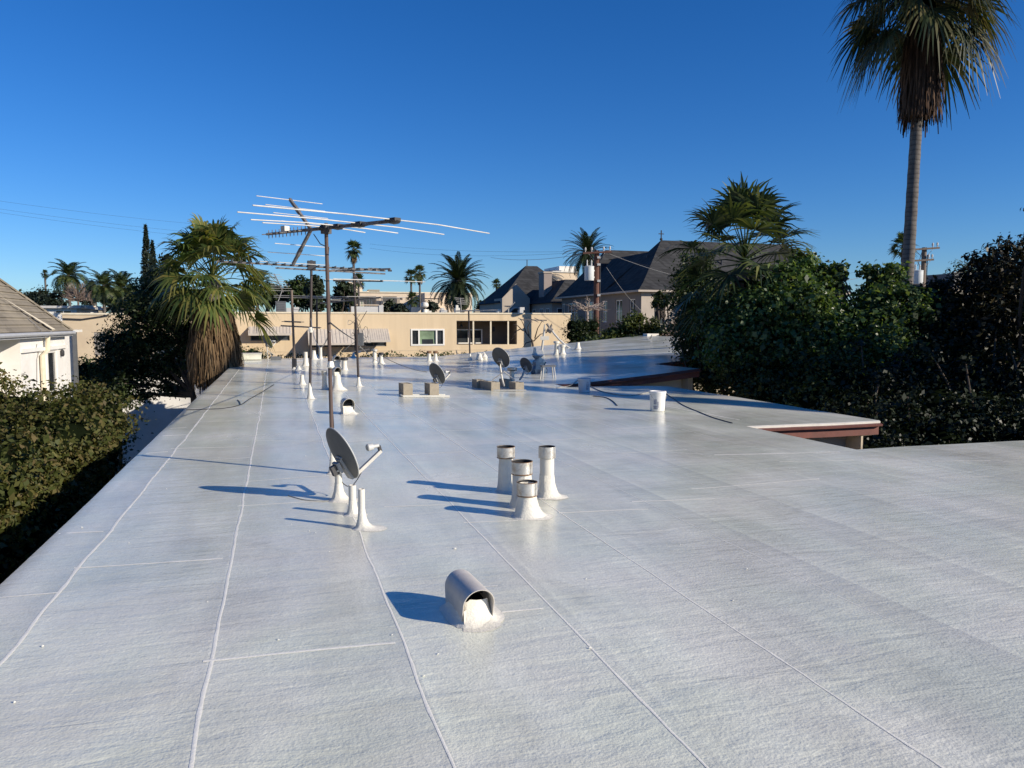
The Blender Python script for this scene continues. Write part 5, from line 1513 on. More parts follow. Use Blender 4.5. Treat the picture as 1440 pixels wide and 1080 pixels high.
m = MB(); m.tube([PX(0, 424, Xe - 1.0) + Vector((0.05, 0, .05)), PX(30, 445, Xe - .55) + Vector((.05, 0, .05)), PX(56, 466, Xe) + Vector((.03, 0, .05)), PX(60, 472, Xe)], .012, 5); m.build("house_wire", M['greywire'], hr)
m = MB(); m.tube([PX(72, 465, Xe + .05), PX(70, 470, Xe + .05), PX(64, 473, Xe + .05)], .012, 5); m.build("house_wire", M['greywire'], hr)
# grey annex behind the house corner
a = PY(91, 480, 29.6); b_ = PY(107.5, 480, 29.6); z = PY(100, 467, 29.6).z
SHD = .35
root = thing("garden_shed", "pale blue grey annex wall with dark corner post behind the white house's corner", "shed", (a.x, 29.6, GROUND))
m = MB(); m.box(a.x - 1.0, b_.x - .1, 29.6, 29.6 + SHD, GROUND, z); m.build("wall", M['house_white'], root, smooth=0)
m = MB(); m.box(b_.x - .1, b_.x, 29.5, 29.7, GROUND, z); m.build("corner_post", M['metal_grey'], root, smooth=0)
m = MB(); m.box(a.x - 1.1, b_.x + .1, 29.45, 29.7 + SHD, z, z + .08); m.build("roof", M['white_frame'], root, smooth=0)

# --- slate roofed houses
def hip(m, x0, x1, y0, y1, ze, zr, inset=None, kick=.0):
    """hip roof with a flared foot"""
    i = (y1 - y0) / 2 if inset is None else inset
    i = min(i, (x1 - x0) / 2 - .01, (y1 - y0) / 2 - .01)
    def ring(t, z): return [Vector((x0 + i * t, y0 + i * t, z)), Vector((x1 - i * t, y0 + i * t, z)), Vector((x1 - i * t, y1 - i * t, z)), Vector((x0 + i * t, y1 - i * t, z))]
    L = [(0, ze), (.18, ze + (zr - ze) * .14), (.5, ze + (zr - ze) * .47), (1, zr)]
    rs = [ring(t, z) for t, z in L]
    for a, b_ in zip(rs, rs[1:]):
        for k in range(4):
            m.poly(a[k], a[(k + 1) % 4], b_[(k + 1) % 4], b_[k])
h2 = thing("slate_roof_house", "large house with steep dark slate hip roofs and cross finial behind the fan palm", "house", (33, 58, GROUND))
m = MB(); hip(m, 24.7, 43.0, 49.9, 57.1, 4.0, 7.95); hip(m, 24.7, 40, 60, 66.8, 4.0, 8.1)
m.poly((24.7, 56.5, 4.0), (24.7, 60.6, 4.0), (27.6, 60.9, 7.1), (27.6, 54.2, 7.1))
m.poly((27.6, 54.2, 7.1), (27.6, 62, 7.1), (34, 62, 7.1), (34, 54.2, 7.1)); 
m.build("roof", M['slate'], h2, smooth=0)
m = MB(); m.box(24.62, 43.1, 49.82, 66.9, 3.86, 3.995); m.build("eave_board", M['grey_stucco'], h2, smooth=0)
hw = []
def hx(x): return PX(x, 430, 25.1).y
m = MB(); XW, YW = 25.1, 50.3
whole = [(1.0, 1.9), (3.2, 4.4), (6.0, 6.9), (8.4, 10.6), (12.2, 14.6), (15.3, 16.1)]
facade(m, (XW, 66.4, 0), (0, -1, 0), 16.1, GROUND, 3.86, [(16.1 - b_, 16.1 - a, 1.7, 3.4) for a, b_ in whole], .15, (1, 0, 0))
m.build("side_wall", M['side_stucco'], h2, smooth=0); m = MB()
fro = [(1.0, 1.9), (2.9, 3.8), (5.6, 7.0), (9, 10.4), (13, 14.4)]
facade(m, (XW, YW, 0), UX, 17.4, GROUND, 3.86, [(a, b_, .6, 3.5) for a, b_ in fro], .15, IN)
m.poly((42.5, YW, GROUND), (42.5, 66.4, GROUND), (42.5, 66.4, 3.86), (42.5, YW, 3.86))
m.build("wall", M['grey_stucco'], h2, smooth=0)
for a, b_ in whole: window(h2, (XW, 66.4, 0), (0, -1, 0), (1, 0, 0), 16.1 - b_, 16.1 - a, 1.7, 3.4, .06, (.5,) if b_ - a < 1.5 else (.33, .66), (.5,), .07)
for a, b_ in fro: window(h2, (XW, YW, 0), UX, IN, a, b_, .6, 3.5, .06, (.5,), (.33, .66), .07, fmat='grey_stucco')
def finial(x, y, z, root, s=1.0):
    m = MB(); m.tube([(x, y, z - .1), (x, y, z + .75 * s)], .045 * s, 6); m.tube([(x - .22 * s, y, z + .48 * s), (x + .22 * s, y, z + .48 * s)], .035 * s, 6); m.lathe((x, y, z), [(.1, 0), (.12, .1), (.05, .18)], 8)
    m.build("finial", M['black_metal'], root)
finial(28.3, 53.5, 7.95, h2)
m = MB(); 
for (x, y, z) in ((30.5, 51.6, 5.95), (32.6, 51.9, 6.2), (29.4, 51.2, 5.5), (34.5, 51.4, 5.7), (27.2, 53.6, 6.5)):
    m = MB(); m.tube([(x, y, z - .2), (x, y, z + .28)], .07, 6); m.build("roof_pipe", M['black_metal'], h2)

h1 = thing("slate_roof_house", "smaller house with pyramid slate roof, arched window and stucco chimney", "house", (26, 81, GROUND))
m = MB(); hip(m, 22.0, 32.4, 76.9, 86.2, 3.75, 7.95, 4.55)
hip(m, 25.2, 31.4, 70.0, 80.0, 3.6, 6.0, 2.6)
m.build("roof", M['slate'], h1, smooth=0)
# gabled front with arched window
gx0, gx1, gy = 22.3, 25.3, 76.3
gc = (gx0 + gx1) / 2
m = MB(); n = 14; cx, cz, ra = gc, 2.35, .62
outer = [(gx0, GROUND), (gx1, GROUND), (gx1, 4.2), (gc, 5.7), (gx0, 4.2)]
arch = [(cx - ra, 1.0), (cx + ra, 1.0)] + [(cx + ra * cos(pi * k / n), cz + ra * 1.25 * sin(pi * k / n)) for k in range(n + 1)]
# left, right and top pieces around the arch
m.poly((gx0, gy, GROUND), (cx - ra, gy, GROUND), (cx - ra, gy, cz), (gx0, gy, cz)); m.poly((cx + ra, gy, GROUND), (gx1, gy, GROUND), (gx1, gy, cz), (cx + ra, gy, cz)); m.poly((cx - ra, gy, GROUND), (cx + ra, gy, GROUND), (cx + ra, gy, 1.0), (cx - ra, gy, 1.0))
topo = [(gx0 + (gx1 - gx0) * k / n) for k in range(n + 1)]
for k in range(n):
    a0 = pi - pi * k / n; a1 = pi - pi * (k + 1) / n
    def tp_(x): return 4.2 + 1.5 * (1 - abs(x - gc) / ((gx1 - gx0) / 2))
    m.poly((cx + ra * cos(a0), gy, cz + ra * 1.25 * sin(a0)), (cx + ra * cos(a1), gy, cz + ra * 1.25 * sin(a1)), (topo[k + 1], gy, tp_(topo[k + 1])), (topo[k], gy, tp_(topo[k])))
m.poly((gx0, gy, cz), (cx - ra, gy, cz), (gx0, gy, 4.2)); m.poly((cx + ra, gy, cz), (gx1, gy, cz), (gx1, gy, 4.2))
m.poly((gx1, gy, GROUND), (gx1, gy + 3, GROUND), (gx1, gy + 3, 4.2), (gx1, gy, 4.2)); m.poly((gx0, gy, GROUND), (gx0, gy, 4.2), (gx0, gy + 3, 4.2), (gx0, gy + 3, GROUND))
m.box(22.4, 32, 77.3, 85.8, GROUND, 3.75); m.box(25.6, 31, 70.4, 77.2, GROUND, 3.6)
m.build("wall", M['grey_stucco'], h1, smooth=0)
m = MB(); m.poly(*[(x, gy + .2, z) for x, z in arch]); m.build("arched_window", M['glass'], h1, smooth=0)
m = MB()
pts = [(cx + (ra + .1) * cos(pi * k / n), gy - .03, cz + (ra * 1.25 + .12) * sin(pi * k / n)) for k in range(n + 1)]
m.tube([(cx + ra + .1, gy - .03, 1.0)] + pts + [(cx - ra - .1, gy - .03, 1.0)], .09, 6); m.build("arch_trim", M['metal_light'], h1)
for s0 in (.5, 3.4):
    window(h1, (25.6, 70.4, 0), UX, IN, s0, s0 + 1.1, 1.3, 3.1, -.06, (.5,), (.5,), .07)
for s0 in (1.0, 3.4, 5.2):
    window(h1, (25.6, 77.2, 0), (0, -1, 0), (1, 0, 0), s0, s0 + .9, 1.3, 3.1, -.06, (.5,), (.5,), .07)
finial(27, 81.4, 7.95, h1, .7) if False else None
m = MB(); q = Vector((26.7, 81.55, 7.85)); m.tube([q, q + Vector((0, 0, .8))], .05, 6); m.build("lightning_rod", M['black_metal'], h1)
# chimney block and the white building behind
a = PY(765, 400, 74); b_ = PY(776, 400, 74); z = PY(770, 384, 74).z
root = thing("chimney_tower", "square grey stucco chimney stack between the two slate roofs", "chimney", (a.x, 74, GROUND))
m = MB(); m.box(a.x, b_.x, 74, 75.6, GROUND, z); m.build("stack", M['chimney_stucco'], root, smooth=0)
m = MB(); m.box(a.x - .08, b_.x + .08, 73.92, 75.68, z, z + .15); m.build("chimney_cap", M['grey_stucco'], root, smooth=0)
a = PY(772, 400, 88); b_ = PY(812, 400, 88); z = PY(785, 383, 88).z
root = thing("white_building", "pale cream building top with white cornice behind the chimney stack", "building", (a.x, 88, GROUND))
m = MB(); m.box(a.x, b_.x, 88, 96, GROUND, z); m.build("wall", M['pink_stucco'], root, smooth=0)
m = MB(); m.box(a.x - .15, b_.x + .15, 87.85, 96.1, z, z + .25); m.box(a.x + 1.5, b_.x, 88.5, 94, z + .25, z + .8); m.build("cornice", M['house_white'], root, smooth=0)

# --- pink beige apartments in the distance
YP = 112.0
def qx(x): return PY(x, 420, YP).x
def qz(y, x=570): return PY(x, y, YP).z
px0, px1 = qx(500), qx(664)
ap = thing("apartment_block", "distant pink beige apartment block with balconies and stair tower", "building", ((px0 + px1) / 2, YP, GROUND))
bal = [(501, 529), (538, 558)]
small = [(562, 566), (589, 592.5)]
hl = [(qx(a) - px0, qx(b_) - px0, qz(440), qz(417)) for a, b_ in bal] + [(qx(a) - px0, qx(b_) - px0, qz(422), qz(418)) for a, b_ in small]
m = MB(); facade(m, (px0, YP, 0), UX, px1 - px0, GROUND, qz(412), hl, 1.4, IN)
m.build("wall", M['pink_stucco'], ap, smooth=0)
m = MB(); m.box(px0, px1, YP - .15, YP + 14, qz(412), qz(410.5)); m.box(qx(520), qx(537), YP + 3, YP + 6, qz(410.5), qz(408.5)); m.build("roof", M['cap'], ap, smooth=0)
m = MB(); m.box(qx(491.5), qx(512), YP + 2, YP + 8, GROUND, qz(396.5)); m.build("stair_tower", M['pink_stucco'], ap, smooth=0)
m = MB(); m.box(qx(491), qx(496), YP + 1.9, YP + 2.0, qz(428), qz(399)); m.build("tower_side", M['metal_light'], ap, smooth=0)
m = MB()
m.box(qx(522), qx(538), YP + 3, YP + 5, qz(411), qz(406.5)); m.build("roof_shed", M['cmu'], ap, smooth=0)
for a, b_ in bal:
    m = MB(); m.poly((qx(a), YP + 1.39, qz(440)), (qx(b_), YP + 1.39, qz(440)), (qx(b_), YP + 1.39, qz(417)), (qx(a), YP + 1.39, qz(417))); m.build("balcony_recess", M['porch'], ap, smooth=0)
    for f0, f1 in ((.12, .4), (.55, .85)):
        window(ap, (qx(a), YP + 1.3, 0), UX, IN, (qx(b_) - qx(a)) * f0, (qx(b_) - qx(a)) * f1, qz(436), qz(420), -.1, (.5,), (), .1, gmat='glass_green')
    m = MB(); m.box(qx(a) - .3, qx(b_) + .3, YP - .7, YP + .1, qz(430), qz(428.8)); bf = m.build("balcony", M['pink_stucco'], ap, smooth=0)
    m = MB(); zz = qz(428.8)
    n = 22
    for k in range(n + 1):
        x = qx(a) - .3 + (qx(b_) - qx(a) + .6) * k / n; m.box(x - .03, x + .03, YP - .68, YP - .62, zz, zz + .85)
    m.box(qx(a) - .3, qx(b_) + .3, YP - .7, YP - .6, zz + .85, zz + .95); m.build("railing", M['metal_grey'], bf, smooth=0)
for a, b_ in small:
    window(ap, (px0, YP, 0), UX, IN, qx(a) - px0, qx(b_) - px0, qz(422), qz(418), .3, (), (), .1)
# roof extension to the right, dark shed roof behind the pair of palms
m = MB(); m.box(qx(592), qx(612), YP - 3, YP + 4, GROUND, qz(412.5)); m.poly((qx(592), YP - 3.2, qz(420)), (qx(614), YP - 3.2, qz(420)), (qx(614), YP + 1, qz(411)), (qx(598), YP + 1, qz(411))); m.build("side_wing", M['pink_stucco'], ap, smooth=0)

# --- grey block at far right with planted roof
c = P(1341, 400, 58); z = EYE + 50 / F * 58
gx = c.x; gy_ = c.y
root = thing("grey_building", "grey block at far right with dark roof railing behind the bronze leaved tree", "building", (gx + 6, gy_ + 4, GROUND))
m = MB(); m.box(gx, gx + 16, gy_, gy_ + 10, GROUND, P(1341, 402, 58).z); m.build("wall", M['grey_stucco'], root, smooth=0)
zt = P(1341, 384, 58).z; zb = P(1341, 402, 58).z
m = MB(); m.box(gx + .15, gx + 15.8, gy_ + .1, gy_ + .2, zb, zt); m.box(gx + .15, gx + .25, gy_ + .2, gy_ + 9, zb, zt); m.box(gx + .05, gx + 15.9, gy_ + .05, gy_ + .25, zt, zt + .08); m.build("railing", M['metal_grey'], root, smooth=0)

# ------------------------------------------------------------------ utility poles and wires
def upole(x, y, ytop, d, r, label, arms, tr, mat, insul):
    b_ = P(x, y, d); b_.z = GROUND; t = P(x, ytop, d)
    t = Vector((b_.x, b_.y, t.z))
    root = thing("utility_pole", label, "utility pole", b_)
    m = MB(); m.tube([b_, b_.lerp(t, .5), t], [r * 1.15, r * 1.05, r * .9], 14); m.build("pole", mat, root)
    for (xa, ya, xb, yb) in arms:
        m = MB(); a, q = P(xa, ya, d - .25), P(xb, yb, d - .25); m.bar(a, q, .11, .12)
        ar = m.build("cross_arm", mat, root, smooth=0)
        u = (q - a).normalized()
        m = MB(); mid = Vector((b_.x, b_.y, (a.z + q.z) / 2))
        for s in (-1, 1):
            m = MB(); m.bar(mid + u * s * (a - q).length * .28 - Vector((0, 0, .05)), mid - Vector((0, 0, .65)), .04, .02); m.build("arm_brace", M['metal_light'], ar, smooth=0)
        for t_ in insul:
            m = MB(); m.lathe(a.lerp(q, t_) + Vector((0, 0, .06)), [(.03, 0), (.03, .1), (.07, .12), (.05, .18), (.07, .2), (.04, .3)], 10); m.build("insulator", M['metal_light'], ar)
    xa, y0, y1, rr = tr
    c = P(xa, y1, d - .3); zt_ = P(xa, y0, d - .3).z
    m = MB(); hgt = zt_ - c.z; m.lathe(c, [(.001, 0), (rr * .95, .02), (rr, .06), (rr, hgt - .08), (rr * 1.04, hgt - .07), (rr * 1.04, hgt - .03), (rr * .8, hgt), (.001, hgt + .03)], 20); tk = m.build("transformer", M['transformer'], root)
    for s in (-.5, .5):
        m = MB(); m.lathe(c + Vector((rr * s, 0, hgt)), [(.04, 0), (.06, .1), (.04, .2), (.06, .28), (.02, .4)], 8); m.build("bushing", M['metal_light'], tk)
    m = MB(); m.bar(c + Vector((0, 0, hgt * .7)), Vector((b_.x, b_.y, c.z + hgt * .7)), .08, .1); m.bar(c + Vector((0, 0, hgt * .25)), Vector((b_.x, b_.y, c.z + hgt * .25)), .08, .1); m.build("bracket", M['metal_light'], root, smooth=0)
    m = MB(); m.tube([c + Vector((0, 0, hgt + .3)), c + Vector((.3, 0, hgt + 1.2)), Vector((b_.x + .2, b_.y, t.z - .3))], .02, 5); m.tube([Vector((b_.x + r * 1.1, b_.y - .1, t.z - .5)), Vector((b_.x + r * 1.2, b_.y - .1, GROUND + 2))], .03, 6); m.build("drop_wire", M['wire'], root)
    return root, t
up1, tp1 = upole(838.5, 430, 352, 50.6, .19, "dark red brown utility pole with white transformer can beyond the roof end", [(820, 356, 860, 354)], (828.5, 374, 395, .31), M['pole'], (.08, .3, .72, .94))
for y_ in (362, 372, 395, 415):
    m = MB(); q = P(842, y_, 50.4); m.obox(q, W(.1, 0, 0), W(0, .1, 0), Vector((0, 0, .07))); m.build("step_bolt", M['metal_light'], up1, smooth=0)
up2, tp2 = upole(1298, 395, 348, 52, .17, "brown utility pole with double cross arms just right of the tall palm trunk", [(1278, 351.5, 1321, 348.5), (1280, 367, 1313, 365)], (1289.5, 380, 400, .36), M['pole_grey'], (.78, .93))
def powerline(a, b_, label, sag=.5, r=.02, group="overhead wires"):
    return span(a, b_, sag, r, M['wire'], label, "power_line", 20, "wire", group)
for k, (x0, y0, x1, y1, lb) in enumerate(((-60, 274, 300, 317, "topmost of the three faint wires at upper left over the shingle roof"), (-60, 285, 300, 329, "middle of the three faint wires at upper left over the shingle roof"), (-60, 290, 300, 335, "lowest of the three faint wires at upper left over the shingle roof"))):
    powerline(P(x0, y0, 46), P(x1, y1, 62), lb, .15, .0055)
powerline(P(520, 343, 80), P(826, 353.5, 50.4), "upper thin wire reaching the red brown pole from the left", .3, .007)
powerline(P(520, 349, 80), P(832, 353.8, 50.4), "lower thin wire reaching the red brown pole from the left", .5, .007)
powerline(P(845, 356, 50.4), P(1240, 376, 52), "upper pale wire running right from the red brown pole behind the palm", 1.2, .007)
span(P(857, 357, 50.4), P(1290, 366, 52), 2.0, .014, M['greywire'], "thick pale service wire sagging right from red brown pole past slate roof", "power_line", 20, "wire", "overhead wires")
span(P(853, 376, 50.4), P(905, 440, 52), .2, .011, M['greywire'], "pale service drop slanting down from the red brown pole over dark slate", "power_line", 10, "wire")
span(P(817, 357.5, 50.4), P(690, 362, 75), .3, .014, M['greywire'], "short pale wire leaving the pole's left arm tip", "power_line", 10, "wire") 
# ------------------------------------------------------------------ vegetation
def unit(a):
    return a / np.maximum(1e-9, np.linalg.norm(a, axis=-1, keepdims=True))

def leaf_arrays(Pn, Nn, size, aspect=0.5, upbias=0.35, fold=0.18):
    """pointed leaf faces: a folded diamond of two triangles on each point"""
    n = len(Pn)
    nr = unit(Nn * 0.55 + rng.normal(size=(n, 3)) * 0.6 + np.array([0, 0, upbias]))
    t = unit(np.cross(nr, rng.normal(size=(n, 3))))
    s = np.cross(nr, t)
    L = size * np.clip(rng.lognormal(-0.08, 0.34, (n, 1)), .45, 1.9)
    w = L * aspect
    base = Pn - t * L * 0.5
    tip = Pn + t * L * 0.5 - nr * L * 0.08
    l = Pn + s * w * 0.5 + nr * L * fold * .5 - t * L * .05
    r = Pn - s * w * 0.5 + nr * L * fold * .5 - t * L * .05
    V = np.stack([base, l, tip, r], axis=1).reshape(-1, 3)
    i = np.arange(n)[:, None] * 4
    Fq = np.concatenate([i + 0, i + 3, i + 2, i + 1], axis=1)
    return V, Fq

def sphere_pts(n):
    return unit(rng.normal(size=(n, 3)))

def crown_points(lobes, n, clump=0.35, per=26, lo=0.55):
    """leaf points gathered in clumps that sit in the outer part of every lobe"""
    wts = np.array([l[1][0] * l[1][1] + l[1][0] * l[1][2] for l in lobes]); wts = wts / wts.sum()
    PP, NN = [], []
    for (c, r), w in zip(lobes, wts):
        k = max(4, int(n * w / per))
        d = sphere_pts(k)
        rad = rng.uniform(lo, 1.0, (k, 1)) ** 0.6
        cc = np.array(c) + d * rad * np.array(r)
        sz = min(clump, r[0]) * rng.uniform(.6, 1.35, (k, 1))
        off = np.clip(rng.normal(size=(k, per, 3)) * 0.5, -.95, .95)
        p = cc[:, None, :] + off * sz[:, None, :] * np.array([1.15, 1.15, .8])
        nn = unit(off + d[:, None, :] * 0.9)
        keep = rng.random((k, per)) < rng.uniform(.55, 1, (k, 1))
        PP.append(p[keep]); NN.append(nn[keep])
    return np.concatenate(PP), np.concatenate(NN)

def limb_tree(mb, base, tips, r0, wob=.25, n=5):
    for tp_ in tips:
        a = Vector(base); b_ = Vector(tp_); pts = []; rs = []
        q = Vector((random.uniform(-1, 1), random.uniform(-1, 1), random.uniform(-.2, .6))) * wob * (b_ - a).length * .5
        for k in range(n + 1):
            t = k / n
            pts.append(a.lerp(b_, t) + q * sin(pi * t) + Vector((random.uniform(-1, 1), random.uniform(-1, 1), random.uniform(-1, 1))) * .03)
            rs.append(r0 * (1 - .75 * t))
        mb.tube(pts, rs, 7)

def tree(name, label, cat, base, lobes, n, leaf, mat, trunk_r=.14, clump=.4, per=26, aspect=.5, group=None, lo=.5, bark='bark', upbias=.35, core=0.0, trunk_top=None):
    base = Vector(base)
    root = thing(name, label, cat, base, group)
    m = MB()
    cz = Vector(np.mean([l[0] for l in lobes], axis=0))
    fork = base.lerp(cz, .55) if trunk_top is None else Vector(trunk_top)
    m.tube([base, base.lerp(fork, .5) + Vector((random.uniform(-.1, .1), random.uniform(-.1, .1), 0)), fork], [trunk_r * 1.3, trunk_r * 1.05, trunk_r * .9], 10)
    limb_tree(m, fork, [Vector(l[0]) + Vector((random.uniform(-.3, .3) * l[1][0], random.uniform(-.3, .3) * l[1][1], .2 * l[1][2])) for l in lobes], trunk_r * .7)
    for l in lobes:
        c = Vector(l[0])
        for q in range(5 if l[1][0] > .2 else 0):
            d = Vector(sphere_pts(1)[0]); d.z = abs(d.z) * .6
            limb_tree(m, c.lerp(fork, .3), [c + Vector((d.x * l[1][0], d.y * l[1][1], d.z * l[1][2])) * .85], trunk_r * .3, .2, 4)
    m.build("trunk", M[bark], root)
    Pn, Nn = crown_points(lobes, n, clump, per, lo)
    V, Fq = leaf_arrays(Pn, Nn, leaf, aspect, upbias)
    mats = [M[mat]]; mi = None
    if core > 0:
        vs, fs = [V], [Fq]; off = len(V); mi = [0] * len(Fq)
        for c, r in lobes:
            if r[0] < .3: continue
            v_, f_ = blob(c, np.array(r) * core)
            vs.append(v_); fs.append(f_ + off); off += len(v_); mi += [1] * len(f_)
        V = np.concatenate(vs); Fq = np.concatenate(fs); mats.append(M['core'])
    npmesh("crown", V, Fq, mats, root, mi=mi)
    return root

def blob(c, r, nu=14, nv=9):
    """ragged dark inner mass"""
    vs = []
    for j in range(nv + 1):
        th = pi * j / nv
        for i in range(nu):
            ph = 2 * pi * i / nu
            d = np.array([sin(th) * cos(ph), sin(th) * sin(ph), cos(th)])
            k = 1 + .35 * mnoise.noise(Vector(d * 2.3) + Vector(c)) if j not in (0, nv) else 1
            vs.append(np.array(c) + d * np.array(r) * k)
    fs = []
    for j in range(nv):
        for i in range(nu):
            i2 = (i + 1) % nu
            fs.append([j * nu + i, (j + 1) * nu + i, (j + 1) * nu + i2, j * nu + i2])
    return np.array(vs), np.array(fs)

def boxlobes(x0, x1, y0, y1, z0, z1, step, jit=.2):
    out = []
    nx, ny, nz = [max(1, round((b - a) / step)) for a, b in ((x0, x1), (y0, y1), (z0, z1))]
    for i in range(nx):
        for j in range(ny):
            for k in range(nz):
                if 0 < i < nx - 1 and 0 < j < ny - 1 and k < nz - 1: continue
                c = (x0 + (x1 - x0) * (i + .5) / nx + random.uniform(-jit, jit) * step, y0 + (y1 - y0) * (j + .5) / ny + random.uniform(-jit, jit) * step, z0 + (z1 - z0) * (k + .5) / nz + random.uniform(-jit, jit) * step)
                s = step * random.uniform(.55, .75)
                out.append((c, (s, s, s * .85)))
    return out

# --- palms
def fan_frond(VS, FS, c, az, el, pet, R, droop, nseg=20, spread=1.95, tipdroop=.35, wf=1.0):
    c = np.array(c)
    d = np.array([cos(az) * cos(el), sin(az) * cos(el), sin(el)])
    side = np.cross(d, [0, 0, 1.0]); side /= max(1e-6, np.linalg.norm(side))
    up = np.array([0, 0, 1.0])
    hub = c + d * pet - up * droop * pet * .35
    # petiole as a thin crossed strip
    mid = c + d * pet * .5 - up * droop * pet * .07
    for s_ in (side, np.cross(side, d)):
        w = .018
        o = len(VS); VS.extend([c - s_ * w * 1.6, c + s_ * w * 1.6, mid - s_ * w, mid + s_ * w, hub - s_ * w * .7, hub + s_ * w * .7])
        FS.extend([[o, o + 1, o + 3, o + 2], [o + 2, o + 3, o + 5, o + 4]])
    d2 = d - up * droop * .75; d2 /= np.linalg.norm(d2)
    nrm = np.cross(side, d2)
    rot = random.uniform(-.35, .35)
    side2 = side * cos(rot) + nrm * sin(rot); nrm = np.cross(side2, d2)
    vfold = random.uniform(.10, .4)
    for k in range(nseg):
        a = -spread + 2 * spread * k / (nseg - 1) + random.uniform(-.03, .03)
        dl = d2 * cos(a) + side2 * sin(a) + nrm * vfold * abs(sin(a)); dl /= np.linalg.norm(dl)
        wd = np.cross(dl, nrm); wd /= max(1e-6, np.linalg.norm(wd))
        L = R * (.78 + .24 * cos(a * .7)) * random.uniform(.9, 1.08)
        tw = nrm * random.uniform(-.25, .25)
        td = tipdroop * random.uniform(.6, 1.5)
        o = len(VS)
        for s, w in ((.05, .018), (.45, .062), (.72, .036), (1.0, .006)):
            q = hub + dl * L * s - up * (max(0, s - .35) ** 1.8) * L * td
            VS.append(q - (wd + tw) * w * R * wf); VS.append(q + (wd + tw) * w * R * wf)
        for i in range(3):
            FS.append([o + 2 * i, o + 2 * i + 1, o + 2 * i + 3, o + 2 * i + 2])

def pinnate(VS, FS, c, az, el, L, curve, npair=30, ll=.42, w=.02, vee=.5):
    p = np.array(c, dtype=float); e = el
    n = 12; ds = L / n
    pts = [p.copy()]; tans = []
    for i in range(n):
        d = np.array([cos(az) * cos(e), sin(az) * cos(e), sin(e)])
        tans.append(d); p = p + d * ds; pts.append(p.copy()); e -= curve / n * (0.5 + i / n)
    tans.append(tans[-1])
    side = np.array([-sin(az), cos(az), 0])
    for i in range(n):
        w0 = .03 * (1 - i / n) + .008; w1 = .03 * (1 - (i + 1) / n) + .008
        o = len(VS); VS.extend([pts[i] - side * w0, pts[i] + side * w0, pts[i + 1] - side * w1, pts[i + 1] + side * w1]); FS.append([o, o + 1, o + 3, o + 2])
    for k in range(npair):
        s = .10 + .90 * k / npair
        i = min(n - 1, int(s * n)); f = s * n - i
        q = pts[i] * (1 - f) + pts[i + 1] * f; t = tans[i]
        up = np.cross(side, t); up = up if up[2] > 0 else -up
        l = ll * L * (sin(pi * min(1, .18 + s * .80)) ** .6) * random.uniform(.85, 1.1)
        for sg in (-1, 1):
            d = t * .62 + side * sg * .75 + up * vee * .4; d /= np.linalg.norm(d)
            e_ = q + d * l - np.array([0, 0, l * .22])
            m_ = q + d * l * .55
            wv = t * w * L
            o = len(VS); VS.extend([q - wv * .5, q + wv * .5, m_ + wv * .8, m_ - wv * .8, e_, e_ + wv * .05])
            FS.extend([[o, o + 1, o + 2, o + 3], [o + 3, o + 2, o + 5, o + 4]])

def skirt(c, ztop, zbot, r_in, r_out, n, w=.045):
    VS, FS = [], []
    for k in range(n):
        a = random.uniform(0, 2 * pi); z = ztop - (ztop - zbot) * random.random() ** 1.4 * .75
        L = random.uniform(.28, .62) * (ztop - zbot)
        ro = r_in + (r_out - r_in) * random.uniform(.3, 1.05) * (0.55 + .45 * min(1, (ztop - z + .3) / (ztop - zbot) * 2.2))
        da = random.uniform(-.2, .2)
        o = len(VS)
        for i, (t, ww) in enumerate(((0, .6), (.3, 1), (.65, .8), (1, .15))):
            rr = r_in * .8 + (ro - r_in * .8) * min(1, t * 2.6) - .04 * t
            aa = a + da * t
            zz = max(z - L * t + (.12 if t == .3 else 0), zbot + random.uniform(-.15, .25) if t == 1 else -99)
            q = np.array([c[0] + rr * cos(aa), c[1] + rr * sin(aa), zz])
            tg = np.array([-sin(aa), cos(aa), 0]) * w * ww + np.array([cos(aa), sin(aa), 0]) * w * ww * random.uniform(-.5, .5)
            VS.append(q - tg); VS.append(q + tg)
        for i in range(3): FS.append([o + 2 * i, o + 2 * i + 1, o + 2 * i + 3, o + 2 * i + 2])
    return VS, FS

def palm_or_shadow_trunk(mb, base, top, r0, r1, n=40):
    pts = []; rs = []
    base = Vector(base); top = Vector(top)
    for k in range(n + 1):
        t = k / n
        pts.append(base.lerp(top, t)); rs.append((r0 + (r1 - r0) * t ** .7) * (1 + (.035 if k % 2 else -.02)))
    mb.tube(pts, rs, 14)

